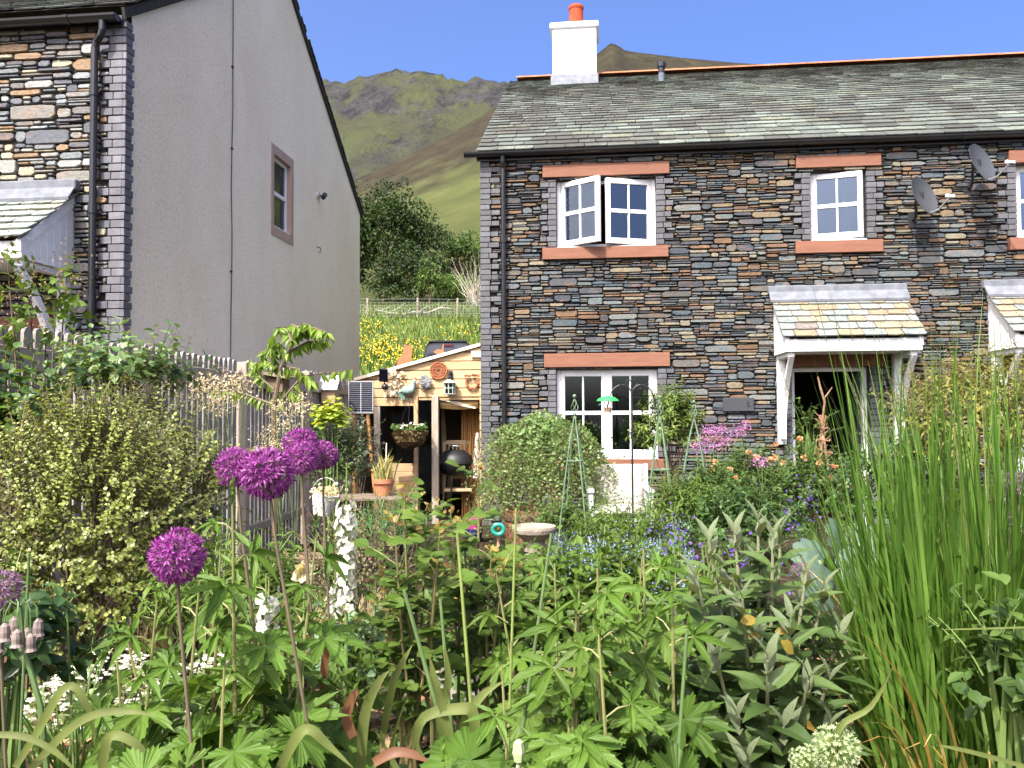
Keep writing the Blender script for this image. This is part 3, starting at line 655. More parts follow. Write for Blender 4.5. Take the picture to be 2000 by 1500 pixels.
# roof
ZR = ZE + .10 + 2.655; SE = -.10; SR = DEP / 2
rf = MB(); zb0 = ZE - .03
rf.polys([(-.03, SE + .05, zb0 + .02), (T1, SE + .05, zb0 + .02), (T1, SR, ZR - .03), (-.03, SR, ZR - .03), (T1, DEP + .25, zb0), (-.03, DEP + .25, zb0)], [[0, 1, 2, 3], [3, 2, 4, 5]], 1)
slates(rf, -.05, T1, SE, zb0 + .035, SR, ZR, .235, .085, (.20, .48), 31)
roof = rf.build('roof', [SLATE, MORTAR], house, local=True)
rd = MB(); x = .10
while x < T1:
    n = 9; a = np.linspace(rad(25), rad(155), n); L = .455; V = []
    for xx in (x, x + L):
        for rr in (.14, .118): V += [(xx, SR + rr * math.cos(q), ZR - .02 + rr * math.sin(q) * .8) for q in a]
    rd.polys(V, [[i, i + 1, 2 * n + i + 1, 2 * n + i] for i in range(n - 1)] + [list(range(n)) + list(range(2 * n - 1, n - 1, -1)), list(range(2 * n, 3 * n)) + list(range(4 * n - 1, 3 * n - 1, -1))]); x += .457
rd.build('ridge_tiles', RIDGE, roof, local=True)
c0 = RH.hit(1079, 110, SR - .35)[0]; c1 = RH.hit(1165, 110, SR - .35)[0]; cz = RH.hit(1120, 55, SR - .35)[1]; ct = RH.hit(1120, 43, SR - .35)[1]; cm = (c0 + c1) / 2; print('chimney', c0, c1, cz, ct)
ch = MB(); ch.cbox((c0, SR - .35, ZR - .8), (c1, SR + .35, cz + .02), .01); ch.cbox((c0 - .045, SR - .39, cz), (c1 + .045, SR + .39, ct), .02)
chim = ch.build('chimney', mat('white_render', (.80, .80, .79), .8, .05, 3, .3, 60), roof, local=True)
lf = MB(); lf.prism([(SR - .47, ZR - .285), (SR - .352, ZR - .20), (SR - .352, ZR - .06), (SR - .372, ZR - .06)], (c0 - .03, 0, 0), (0, 1, 0), (0, 0, 1), (1, 0, 0), c1 - c0 + .06); lf.cbox((c0 - .012, SR - .364, ZR - .30), (c1 + .012, SR + .364, ZR - .055), .004); lf.build('lead_flashing', LEAD, roof, local=True)
pt_ = MB(); pz = RH.hit(1120, 13, SR)[1]; pt_.lathe([(.0, ct - .03), (.155, ct - .03), (.15, ct + .02), (.138, ct + .03), (.13, pz - .07), (.145, pz - .06), (.145, pz - .02), (.13, pz), (.10, pz), (.10, ct)], 24, (cm + .03, SR, 0)); pt_.build('chimney_pot', POT, roof, local=True, smooth=False)
vx, _ = RH.hit(1292, 150, SR - .52); vz = RH.hit(1292, 160, SR - .52)[1]; vt = RH.hit(1292, 121, SR - .52)[1]
v = MB(); v.lathe([(.055, vz - .25), (.055, vt - .16)], 14, (vx, SR - .52, 0)); v.lathe([(.062, vt - .20), (.062, vt - .1), (.085, vt - .1), (.085, vt - .02), (.06, vt), (0, vt)], 14, (vx, SR - .52, 0), 1); v.build('vent_pipe', [mat('grey_pipe', (.12, .135, .17), .85, spec=.1), BLACK], roof, local=True)
so = MB(); so.box((-.03, SE + .06, ZE - .06), (T1, .0, ZE - .035)); so.box((-.04, SE + .035, ZE - .12), (T1, SE + .06, ZE - .0)); so.build('soffit', BLACK, house, local=True)
gutter(house, -.20, T1, SE - .035, ZE - .03, .058)
dx = RH.hit(984, 560, -.06)[0]
downpipe(house, [(dx, -.13, ZE - .08), (dx, -.12, ZE - .16), (dx, -.085, ZE - .24), (dx, -.085, ZE - .4), (dx, -.085, .1)], [(dx, -.085, 3.9), (dx, -.085, 2.75), (dx, -.085, 1.75), (dx, -.085, .7)])
# canopies
cb = hitbox(RH, 1502, 574, 1771, 660); zt = cb[3]; PRJ = .76
zbF = RH.hit(1668, 657, -PRJ)[1]; f0 = RH.hit(1531, 655, -PRJ)[0]; f1 = RH.hit(1806, 652, -PRJ)[0]; print('canopy', cb, zbF, f0, f1)
canopy(house, (f0 + cb[0]) / 2, (f1 + cb[1]) / 2, zt, zbF, PRJ, SLATEP, 51)
c2 = RH.hit(1920, 570)[0]; canopy(house, c2, c2 + (cb[1] - cb[0]), zt + .02, zbF + .02, PRJ, SLATEP, 52)
a, b, c, d = door2; dq = MB(); dq.cbox((a, .1, c), (a + .06, .19, d)); dq.cbox((b - .06, .1, c), (b, .19, d)); dq.cbox((a + .06, .101, d - .06), (b - .06, .19, d)); dq = dq.build('door_frame', WHITE, house, local=True)
dq = MB(); dq.cbox((a + .06, .13, c + .01), (b - .06, .175, d - .06)); dq.cbox((a + .16, .122, c + .25), (b - .16, .131, c + .9)); dq.cbox((a + .16, .122, c + 1.05), (b - .16, .131, d - .25)); dq.build('door', WHITEW, house, local=True)
# door: white frame, leaf swung inward, dark hall
df = MB(); a, b, c, d = door; df.cbox((a, .1, c), (a + .06, .19, d)); df.cbox((b - .06, .1, c), (b, .19, d)); df.cbox((a + .06, .101, d - .06), (b - .06, .19, d)); dfo = df.build('door_frame', WHITE, house, local=True)
dl = MB(); dl.cbox((b - .105, .2, c + .02), (b - .06, 1.02, d - .07), .006); dl.cbox((b - .112, .3, c + .25), (b - .10, .92, c + .85), .004); dl.cbox((b - .112, .3, c + 1.0), (b - .10, .92, d - .25), .004); dl.build('door', mat('door_paint', (.025, .027, .03), .4), house, local=True)
# ================================================================ the house with the rendered gable
lh = thing('gabled_house', 'tall house with a pale roughcast gable, pale rubble front and a slated porch canopy', 'house', LH.o, -YAW)
WL = LH.side(702, 560)[0]; ZEL = LH.side(702, 412)[1]; ZFL = LH.hit(235, 36)[1]; print('left house W', WL, 'eave rear', ZEL, 'front', ZFL)
ZEL = (ZEL + ZFL) / 2; TL = -7.0
PITCHL = math.tan(rad(33.5)); ap = ZEL + WL / 2 * PITCHL
gwn = [LH.side(534, 370), LH.side(567, 370)]; gz0, gz1 = LH.side(551, 451)[1], LH.side(551, 313)[1]; ga, gb = gwn[0][0], gwn[1][0]; print('gable win', ga, gb, gz0, gz1)
gm = MB(); top = lambda s: ZEL + min(s, WL - s) * PITCHL
bs = sorted({.11, ga, gb, WL / 2, WL})
for a, b in zip(bs, bs[1:]):
    ins = ga - 1e-6 <= a and b <= gb + 1e-6
    for c, d in ([(-.3, gz0), (gz1, None)] if ins else [(-.3, None)]):
        za, zb_ = (d, d) if d is not None else (top(a), top(b)); gm.add([(0, a, c), (0, b, c), (0, b, zb_), (0, a, za)], [(0, 1, 2, 3)])
gm.box((TL, WL, -.3), (0, WL + .02, ZEL))
gm.build('gable_wall', RENDER, lh, local=True)
# sandstone surround and window in the gable
o0 = LH.side(529, 372); o1 = LH.side(572, 376); zt0 = LH.side(529, 283)[1]; zb0_ = LH.side(571, 468)[1]
su = MB(); w0, w1 = o0[0], o1[0]; zl, zh = gz0 - .13, gz1 + .13
for (a, b, c, d) in ((w0, ga, zl, zh), (gb, w1, zl, zh), (ga, gb, gz1, zh), (ga, gb, zl, gz0)): su.box((-.19, a, c), (.012, b, d))
su.build('window_surround', mat('brown_sandstone', (.44, .315, .245), .85, .12, 8, .3, 90), lh, local=True)
wn = MB(); F_ = .05
for (a, b, c, d) in ((ga, ga + F_, gz0, gz1), (gb - F_, gb, gz0, gz1), (ga + F_, gb - F_, gz0, gz0 + F_), (ga + F_, gb - F_, gz1 - F_, gz1), (ga + F_, gb - F_, (gz0 + gz1) / 2 - .03, (gz0 + gz1) / 2 + .03)): wn.cbox((-.10, a, c), (-.05, b, d), .005)
wn.cbox((-.05, ga + .004, gz0 + .001), (.0, gb - .004, gz0 + .02), .004)
wno = wn.build('window', WHITE, lh, local=True)
pn = MB(); pn.box((-.08, ga + F_, gz0 + F_), (-.075, gb - F_, gz1 - F_)); pn.build('pane', GLASS, wno, local=True)
# front: rubble, quoins wrapped round the corner
cw = hitbox(LH, -210, 365, 155, 460); porch_t1 = cw[1]; zpt = LH.hit(100, 378)[1]
oL = [(-1.75, -.86, .0, 2.3)]; R2 = random.Random(9); q2 = MB(); obL = list(oL)
obL += quoins(q2, 0.0, -1, -.2, ZFL - .02, R2, .079, .15, .23, s0=-.03)
for k in range(int((ZFL + .2) / .079)):
    z = -.2 + k * .079; q2.cbox((-.02, -.028, z + .004), (.03 + R2.uniform(-.004, .004), .09 + (.03 if k % 2 else 0), z + .074), .004)
q2.build('quoins', QUOINL, lh, local=True)
wl2 = MB(); backing(wl2, TL, 0, -.3, ZFL + .05, oL, .02, .24, 1, 1)
stones(wl2, rubble(-5.0, -.005, -.2, ZFL + .02, obL, 61, (.028, .085), (.09, .32), .14), 62, gap=.007)
wl2.build('wall', [STONEL, MORTAR], lh, local=True)
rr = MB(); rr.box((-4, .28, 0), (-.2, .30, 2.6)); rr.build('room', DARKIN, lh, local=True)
dd = MB(); dd.cbox((-1.75, .12, 0), (-1.68, .2, 2.3)); dd.cbox((-.93, .12, 0), (-.86, .2, 2.3)); dd.cbox((-1.68, .14, 0), (-.93, .18, 2.25)); dd.build('door', WHITE, lh, local=True)
m = MB(); m.cbox((-1.9, -.05, 2.3), (-.7, .03, 2.5), .006); m.build('lintel', SANDST, lh, local=True)
# roof
ovs = .08; ze2 = ZFL + .02
rf2 = MB(); rf2.polys([(TL, -ovs, ze2 - ovs * PITCHL + .12), (.035, -ovs, ze2 - ovs * PITCHL + .12), (.035, WL / 2, ap + .1), (TL, WL / 2, ap + .1), (.035, WL + .1, ZEL - .02), (TL, WL + .1, ZEL - .02)], [[0, 1, 2, 3], [3, 2, 4, 5]], 1)
rf2.prism([(-ovs, ze2 - ovs * PITCHL + .10), (WL / 2, ap + .085), (WL + .12, ZEL - .06), (WL + .12, ZEL - .12), (WL / 2, ap + .0), (-.05, ze2 - .05)], (.005, 0, 0), (0, 1, 0), (0, 0, 1), (1, 0, 0), .03, 1)
slates(rf2, -4.5, .06, -ovs, ze2 - ovs * PITCHL + .135, WL / 2, ap + .115, .23, .10, (.2, .45), 71)
V0 = rf2.n; slates(rf2, -1.0, .06, WL + .15, ZEL - .02, WL / 2, ap + .115, .23, .10, (.2, .45), 72)
rf2.build('roof', [SLATE, MORTAR], lh, local=True)
so = MB(); so.box((TL, -ovs + .03, ZFL - .06), (.0, .0, ZFL - .035)); so.box((TL, -ovs + .02, ZFL - .09), (.0, -ovs + .03, ZFL + .0)); so.build('soffit', BLACK, lh, local=True)
gutter(lh, TL, .0, -ovs - .05, ZFL - .03, .06)
px_ = LH.hit(183, 380, -.08)[0]
downpipe(lh, [(px_ + .10, -.13, ZFL - .08), (px_ + .10, -.13, ZFL - .17), (px_ + .08, -.125, ZFL - .22), (px_ + .02, -.10, ZFL - .27), (px_, -.095, ZFL - .33), (px_, -.095, ZFL - .6), (px_, -.095, .1)], [(px_, -.095, ZFL - .75), (px_, -.095, ZFL - 1.9), (px_, -.095, 2.3), (px_, -.095, 1.2)])
PL = .80; zbl = LH.hit(60, 462, -PL)[1]; print('left canopy', cw, zpt, zbl)
canopy(lh, porch_t1 - 1.75, porch_t1, zpt, zbl, PL, SLATEL, 73, lens=1.2)
# cable down the gable, lamp and hook
cs = LH.side(451, 400)[0]; cb_ = MB(); zz = np.linspace(.2, top(cs) - .02, 14); cb_.tube([(.012 + .004 * math.sin(k * 2.1), cs + .012 * math.sin(k * 1.3), z) for k, z in enumerate(zz)], .006, 5)
for k in (3, 6, 9, 11): cb_.box((.001, cs - .02, zz[k] - .012), (.02, cs + .02, zz[k] + .012))
cb_.build('cable', mat('old_cable', (.05, .045, .045), .6), lh, local=True)
ls, lz = LH.side(620, 382); pl_ = LH.w(.0, ls, lz)
wlamp = thing('wall_light', 'small dark spotlight on a round plate, fixed to the roughcast gable', 'light', pl_, -YAW)
m = MB(); m.lathe([(0, 0), (.06, 0), (.06, .03), (.03, .04), (0, .04)], 14, (0, 0, 0), 0, (1, 0, 0)); m.build('base_plate', mat('pale_metal', (.45, .44, .42), .5), wlamp, local=True)
m = MB(); m.tube([(.03, 0, 0), (.10, .02, -.01)], .014, 8); m.lathe([(0, 0), (.035, .0), (.042, .10), (.0, .10)], 12, (.075, .06, -.03), 0, (.5, -.6, .35)); m.build('lamp_head', BLACK, wlamp, local=True)
hk_, hz_ = LH.side(619, 487); hkp = LH.w(.0, hk_, hz_)
m = MB(); m.tube([hkp + np.array(p) for p in ((0, 0, .04), (.05, 0, .03), (.07, .0, -.02), (.05, .0, -.06), (.03, 0, -.04))], .008, 6)
tag(m.build('wall_hook', mat('rusty_iron', (.10, .05, .03), .8, .3), loc=hkp), 'small rusty iron hook sticking out of the gable below the spotlight', 'hook')
# ================================================================ common small materials
RUST = mat('rusted_steel', (.30, .105, .045), .9, .35, 25, .4, 90)
TIMBER = mat('new_larch', (0.496, 0.336, 0.176), .7, .16, 5, .25, 40, isl=.12, st=(1, 1, 8))
TIMBERO = mat('orange_batten', (.50, .24, .07), .7, .2, 5, .2, 40, isl=.2, st=(6, 6, 1))
GREYW = mat('weathered_timber', (.30, .275, .24), .85, .25, 6, .4, 50, isl=.18, st=(6, 6, 1))
GREYP = mat('weathered_post', (.36, .30, .235), .85, .22, 5, .4, 50, st=(6, 6, .8))
TERRA = mat('terracotta', (.48, .19, .095), .8, .15, 8, .2, 60)
IRON = mat('black_iron', (.015, .015, .016), .5, .3, 9)
GALV = mat('pale_steel', (.55, .56, .56), .4, .1, 9, metal=.6)
BARK = mat('brown_bark', (.11, .075, .045), .9, .3, 12, .6, 60)
TWIG = mat('bare_twig', (.20, .13, .08), .9, .3, 15)
GSTEM = mat('green_stem', (.13, .20, .05), .6, .25, 6)
SOLAR = mat('solar_cell', (.008, .010, .020), .25, .2, 9, spec=.6)
def gp(px, Y): X = at(px, 800, Y)[0]; return np.array([X, Y, float(gz(X, Y))])
def zpy(py, Y, px=1000): return at(px, py, Y)[2]

# ================================================================ picket fence beside the gable
fa, fb = np.array([-3.08, 2.4, 0]), np.array([-2.34, 11.55, 0]); FT = 2.06
fence = thing('picket_fence', 'weathered grey wooden fence of round-topped upright boards running beside the gable', 'fence', (fa + fb) / 2)
fd = (fb - fa) / np.linalg.norm(fb - fa); fn = np.array([fd[1], -fd[0], 0]); LF = np.linalg.norm(fb - fa); Rf = random.Random(3)
npst = 6; post_x = np.linspace(0, LF, npst)
for k in range(npst):
    m = MB(); p = fa + fd * post_x[k] + fn * .05; M = np.stack([fd, fn, [0, 0, 1]], 1); hh = FT - .03 + Rf.uniform(-.02, .03)
    m.cbox(p + np.array([-.05, -.05, -.2]), p + np.array([.05, .05, hh]), .008, M=M); m.build('post', GREYP, fence)
for k in range(npst - 1):
    x = post_x[k] + .07; m = MB()
    while x < post_x[k + 1] - .12:
        wd = .070; tp = FT + Rf.uniform(-.012, .012); n = 7; a = np.linspace(0, PI, n)
        poly = [(0, -.1), (wd, -.1)] + [(wd / 2 + wd / 2 * math.cos(q), tp - wd / 2 + wd / 2 * math.sin(q)) for q in a]
        m.prism(poly, fa + fd * x, fd, (0, 0, 1), fn, .022); x += .1 + Rf.uniform(-.004, .004)
    m.build('board_panel', GREYW, fence)
    for z, hh in ((FT - .19, .07), (FT - 1.0, .04), (FT - 1.65, .04)):
        m = MB(); p, q = fa + fd * (post_x[k] + .05), fa + fd * (post_x[k + 1] - .05); M = np.stack([fd, fn, [0, 0, 1]], 1); c = (p + q) / 2 + fn * .043; L = np.linalg.norm(q - p) / 2
        m.cbox(c + np.array([-L, -.022, z - hh]), c + np.array([L, .022, z + hh]), .004, M=M); m.build('rail', GREYP, fence)
def fence_at(px): # point on the fence line seen at a photo column
    d = ray(px, 760); A_ = np.array([[d[0], -fd[0]], [d[1], -fd[1]]]); k = np.linalg.solve(A_, (fa - CAM)[:2]); return fa + fd * k[1]
# bird box and feeding box fixed to the fence
p = fence_at(515) + fn * .15; zc = zpy(735, p[1])
bx = thing('bird_box', 'brown wooden nest box with a sloping roof, fixed on the picket fence', 'bird box', p + np.array([0, 0, zc]), -math.atan2(fd[0], fd[1]))
m = MB(); m.cbox((-.09, -.10, -.16), (.09, .10, .02), .004); m.build('box', mat('dark_wood', (.17, .105, .065), .8, .3, 12, .4, 60), bx, local=True)
m = MB(); m.prism([(-.13, .0), (.16, -.05), (.16, -.025), (-.13, .03)], (0, -.15, .03), (1, 0, 0), (0, 0, 1), (0, 1, 0), .30); m.build('roof', mat('brown_board', (.26, .185, .13), .8, .25, 14, .3, 60), bx, local=True)
p = fence_at(624) + fn * .14; zc = zpy(765, p[1])
bx = thing('bird_house', 'small bird house with a white pitched roof on the far end of the picket fence', 'bird house', p + np.array([0, 0, zc]), -math.atan2(fd[0], fd[1]))
m = MB(); m.cbox((-.09, -.10, -.14), (.09, .10, .04), .004); m.lathe([(0, 0), (.022, 0), (.022, .004)], 10, (.091, 0, -.02), 0, (1, 0, 0)); m.build('box', TIMBER, bx, local=True)
m = MB(); m.prism([(-.15, -.02), (0, .14), (.15, -.02), (.15, .0), (0, .165), (-.15, 0)], (-.13, 0, .05), (0, 1, 0), (0, 0, 1), (1, 0, 0), .26); m.build('roof', WHITE, bx, local=True)
p = fence_at(638) + fn * .06
m = MB(); zc = zpy(795, p[1]); M = np.stack([fd, fn, [0, 0, 1]], 1); m.cbox(p + np.array([-.16, -.01, zc - .13]), p + np.array([.16, .01, zc + .15]), .004, M=M)
tag(m.build('blue_board', mat('faded_blue', (.05, .13, .24), .6, .3, 12), loc=p + np.array([0, 0, zc])), 'faded blue board hanging on the picket fence below the bird house', 'board')

# ================================================================ timber lean-to
SO = .16
def sh(px, py, off=SO): t, z = RH.hit(px, py, off); return t, z
shed = thing('lean_to_shed', 'lean-to shed of pale planks with an open doorway, against the stone house', 'shed', RH.w(-.9, SO, 0), -YAW)
def SL(t, q, z): return RH.w(t, q, z)
class SMB(MB):                                   # built in house coordinates
    def bx(s, a, b, c=.004):
        t = MB(); t.cbox(a, b, c); V = np.concatenate(t.V); W = RH.o + V[:, 0:1] * RH.t + V[:, 1:2] * RH.s + V[:, 2:3] * np.array([0, 0, 1.]); base = s.n; s.V.append(W); s.n += len(W)
        for F, mi in t.F: s.F.append((F + base, mi))
    def pr(s, poly, o, ax, th):                  # polygon (t,z) pushed back
        s.prism(poly, RH.w(*o), RH.t, (0, 0, 1), RH.s, th)
tR, tLf = -.025, sh(684, 750)[0]; zRr = sh(941, 679)[1]; zRl = sh(737, 735)[1]; tm = sh(737, 735)[0]; slope = (zRr - zRl) / (tR - tm); rz = lambda t: zRr + (t - tR) * slope
hb = sh(880, 773)[1]; wb = sh(780, 794)[1]; tdoor = sh(815, 800)[0]
m = SMB(); z = hb if False else wb
bh = .125; k = 0
z = wb
while z < zRr - .04:                             # planks
    z1 = min(z + bh, zRr); a0 = tLf if z < hb - .02 else tLf
    a1 = tdoor if z < hb - .03 else tR
    tl = max(a0, tR + (z1 - .01 - zRr) / slope) if slope else a0
    tl2 = max(a0, tR + (z - .01 - zRr) / slope)
    if tl2 < a1 - .02:
        m.pr([(tl2, z + .011), (a1, z + .011), (a1, z1 - .001), (min(max(tl, tl2), a1 - .01), z1 - .001)], (0, SO + .003 * (k % 2), 0), None, .02)
    z = z1; k += 1
m.build('plank_cladding', TIMBER, shed)
m = SMB(); m.prism([(tLf - .06, rz(tLf - .06) + .02), (tR, zRr + .02), (tR, zRr + .065), (tLf - .06, rz(tLf - .06) + .065)], RH.w(0, SO - .05, 0), RH.t, (0, 0, 1), RH.s, .03)
ro = m.build('roof_trim', mat('pale_trim', (.70, .60, .45), .7, .1, 8), shed)
m = SMB(); m.prism([(tLf - .05, rz(tLf - .05) + .03), (tR, zRr + .03), (tR, zRr + .055), (tLf - .05, rz(tLf - .05) + .055)], RH.w(0, SO - .015, 0), RH.t, (0, 0, 1), RH.s, 2.6); m.build('roof', mat('roof_felt', (.10, .11, .10), .9), shed)
def post(x0, x1, zt_, zb_=0.0, mt=GREYP, off=SO, d=.07, nm='post'):
    m = SMB(); a, b = sh(x0, 850, off)[0], sh(x1, 850, off)[0]; m.bx((a, off, zb_), (b, off + d, zt_)); return m.build(nm, mt, shed)
post(730, 742, wb, mt=GREYP); post(808, 816, hb - .005, mt=TIMBER, off=SO - .02); post(843, 856, hb - .005, mt=GREYP, off=SO - .04); post(684, 694, wb)
m = SMB(); a, b = tdoor, tR; m.bx((a, SO + .02, hb - .06), (b, SO + .07, hb - .006)); m.build('door_lintel', TIMBER, shed)
# glazed panel beside the doorway and boards under the window
a, b = sh(742, 850)[0], sh(808, 850)[0]; zs_ = sh(775, 905)[1]
m = SMB(); m.bx((a, SO + .03, zs_), (b, SO + .036, wb)); m.build('window', glassmat('shed_glass', (.75, .78, .75), 1.5), shed)
m = SMB(); z = .05
while z < zs_ - .02: m.bx((a, SO + .01, z), (b, SO + .03, min(z + .135, zs_) - .004)); z += .135
m.build('lower_cladding', TIMBER, shed)
a, b = sh(818, 850)[0], sh(843, 850)[0]
m = SMB(); m.bx((a, SO + .03, .1), (b, SO + .036, hb - .06)); m.build('glass_door', glassmat('shed_glass', (.75, .78, .75), 1.5), shed)
# walls inside: battens on the house side, back boards
m = SMB(); 
xa, xb = sh(901, 850, SO + .6)[0], sh(938, 850, SO + .6)[0]
for k in range(9): t_ = xa + (xb - xa) * k / 9; m.bx((t_, SO + .6 + .012 * (k % 2), .0), (t_ + (xb - xa) / 9 * .8, SO + .63 + .012 * (k % 2), hb - .02))
m.build('batten_screen', TIMBERO, shed)
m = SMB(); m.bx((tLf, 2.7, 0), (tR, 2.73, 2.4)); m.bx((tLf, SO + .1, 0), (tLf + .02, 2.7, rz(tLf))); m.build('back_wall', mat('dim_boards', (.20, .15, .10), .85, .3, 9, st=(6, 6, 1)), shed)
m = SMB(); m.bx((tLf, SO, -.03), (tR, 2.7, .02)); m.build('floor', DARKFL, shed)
m = SMB(); q = sh(938, 800, SO - .03)
for k in range(17): m.bx((-.035, SO - .05 - .004 * (k % 3), .12 + k * .118), (-.002, SO + .05, .12 + k * .118 + .105))
m.build('edge_trim', TIMBER, shed)
m = SMB(); a, b = sh(921, 690)[0], sh(940, 690)[0]; zc0, zc1 = sh(930, 698)[1], sh(930, 686)[1]; m.bx((a, SO - .03, zc0), (b, SO - .002, zc1)); m.build('white_box', WHITE, shed)
# rolled canvas blind and items kept inside
a, b = sh(857, 790)[0], sh(932, 790)[0]; zz0, zz1 = sh(890, 797)[1], sh(890, 781)[1]
o = RH.w((a + b) / 2, SO + .12, zz1)
m = MB(); n = 14; V = []
for i in range(n + 1):
    u = i / n; sag = .02 * math.sin(PI * u); t = a + (b - a) * u
    V += [RH.w(t, SO + .10, zz1 - sag * .5), RH.w(t, SO + .08, (zz0 + zz1) / 2 - sag), RH.w(t, SO + .12, zz0 - sag)]
m.add(V, [(3 * i + k, 3 * i + 3 + k, 3 * i + 4 + k, 3 * i + 1 + k) for i in range(n) for k in (0, 1)])
tag(m.build('canvas_blind', mat('tan_canvas', (.55, .36, .14), .8, .15, 8, .3, 30), loc=o), 'tan canvas sheet hung across the top of the shed doorway', 'blind')
m = MB(); p0 = RH.w(sh(857, 780)[0], SO + .03, sh(857, 778)[1]); p1 = RH.w(sh(928, 798)[0], SO + .03, sh(928, 798)[1])
for k in range(4): m.tube([p0 + np.array([0, 0, -.008 * k]), (p0 + p1) / 2 + np.array([0, 0, -.02 + .014 * k]), p1 + np.array([0, 0, .004 * k])], .004, 5)
tag(m.build('cane_bundle', mat('pale_cane', (.70, .64, .48), .6), loc=(p0 + p1) / 2), 'thin pale canes lying slantwise across the canvas in the shed doorway', 'canes')
def chairlike(px, q, label):
    t = RH.hit(px, 850, q)[0]; root = thing('folding_chair', label, 'chair', RH.w(t, q, 0.02), -YAW + .2); W_ = mat('pale_ash', (.52, .38, .22), .6, .15, 8)
    for k in (-1, 1):
        m = MB(); m.cbox((k * .19 - .018, -.02, 0), (k * .19 + .018, .02, 1.1)); m.build('leg', W_, root, local=True)
    m = MB()
    for k in range(5): m.cbox((-.13 + k * .055, -.012, .62), (-.105 + k * .055, .012, 1.06), .002)
    m.cbox((-.17, -.015, .56), (.17, .015, .62)); m.cbox((-.17, -.015, 1.06), (.17, .015, 1.12)); m.build('backrest', W_, root, local=True)
    m = MB(); m.cbox((-.2, -.3, .40), (.2, .02, .44)); m.build('seat', W_, root, local=True)
chairlike(893, .75, 'pale wooden slatted chair standing inside the shed doorway')
m = MB()
for k in range(5):
    p0 = RH.w(RH.hit(868 + 4 * k, 900, 1.2)[0], 1.1, .03); m.tube([p0, p0 + np.array([-.05 - .03 * k, .3, 1.9])], .012, 5)
tag(m.build('bamboo_canes', mat('cane', (.42, .31, .16), .6), loc=RH.w(-.5, 1.1, 0)), 'long thin bamboo canes leaning in the dark inside the shed', 'canes')
gt = RH.hit(888, 930, .5)[0]; gr = thing('barbecue', 'black kettle barbecue with a bright handle inside the shed doorway', 'barbecue', RH.w(gt, .55, .02), -YAW)
m = MB(); m.lathe([(0, .62), (.18, .64), (.25, .76), (.26, .80)], 40); m.build('bowl', IRON, gr, local=True, smooth=True)
m = MB(); m.lathe([(.262, .802), (.24, .90), (.14, .98), (0, 1.0)], 40); m.tube([(-.07, -.06, 1.0), (-.07, -.09, 1.05), (.07, -.09, 1.05), (.07, -.06, 1.0)], .010, 6, 1); m.build('lid', [IRON, GALV], gr, local=True, smooth=True)
for k in range(3):
    m = MB(); a = k * 2.09 + .4; m.tube([(.15 * math.cos(a), .15 * math.sin(a), .68), (.27 * math.cos(a), .27 * math.sin(a), 0)], .013, 6); m.build('leg', IRON, gr, local=True)

# things fixed on the planks
def onshed(px, py, off=.0): t, z = sh(px, py, SO - .01 - off); return RH.w(t, SO - .01 - off, z)
# rusty openwork disc
p = onshed(857, 724); dsk = thing('wall_disc', 'round rusty openwork disc ornament hung on the planks near the roof edge', 'ornament', p, -YAW); r = .115
m = MB()
for rr, th in ((r, .012), (r * .72, .007), (r * .4, .006)):
    a = np.linspace(0, 2 * PI, 29); m.tube([(rr * math.cos(q), -.015, rr * math.sin(q)) for q in a], th, 6, cap=False)
m.build('rim', RUST, dsk, local=True)
m = MB()
for k in range(12):
    a = k * PI / 6
    for s in (-1, 1):
        u = np.linspace(.2, 1, 6); m.tube([(r * q * math.cos(a + s * .5 * (1 - q) * 2.2), -.015, r * q * math.sin(a + s * .5 * (1 - q) * 2.2)) for q in u], .006, 5)
m.build('tracery', RUST, dsk, local=True)
# wreath with two round eyes
p = onshed(923, 744); wr = thing('face_wreath', 'rusty horseshoe-shaped wall ornament with two curled eyes and a fringe', 'ornament', p, -YAW)
m = MB(); a = np.linspace(rad(150), rad(390), 24); m.tube([(.085 * math.cos(q), -.02, .10 * math.sin(q) - .01) for q in a], .018, 7); m.build('ring', RUST, wr, local=True)
m = MB(); g_ = random.Random(2)
for k in range(26): x = -.11 + k * .0088; m.tube([(x, -.02, .05 + g_.uniform(0, .02)), (x * 1.08 + g_.uniform(-.01, .01), -.03, .085 + g_.uniform(-.01, .015))], .006, 4)
m.build('fringe', RUST, wr, local=True)
for s in (-1, 1):
    m = MB(); a = np.linspace(0, 4 * PI, 26); m.tube([(s * .035 + (.004 + .0022 * q) * math.cos(q), -.02, .02 + (.004 + .0022 * q) * math.sin(q)) for q in a], .004, 5); m.build('eye', IRON, wr, local=True)
# stone leaf mask
p = onshed(831, 747); m = MB(); m.blob(p + np.array([0, -.03, 0]), (.06, .04, .085), 14, 10, .22, 0, 5)
g_ = np.random.default_rng(3); n = 26; D = np.stack([g_.normal(size=n), -.3 * np.ones(n), g_.normal(size=n)], -1); place(m, T_OVAL, p + np.array([0, -.04, 0]) + unit(D) * .03, D, np.array([[0, -1., .2]] * n), .06 + .02 * g_.random(n))
tag(m.build('leaf_mask', mat('grey_cast_stone', (.20, .20, .20), .9, .4, 20, .6, 60), loc=p), 'grey cast stone leaf mask on the planks beside the bird ornament', 'mask')
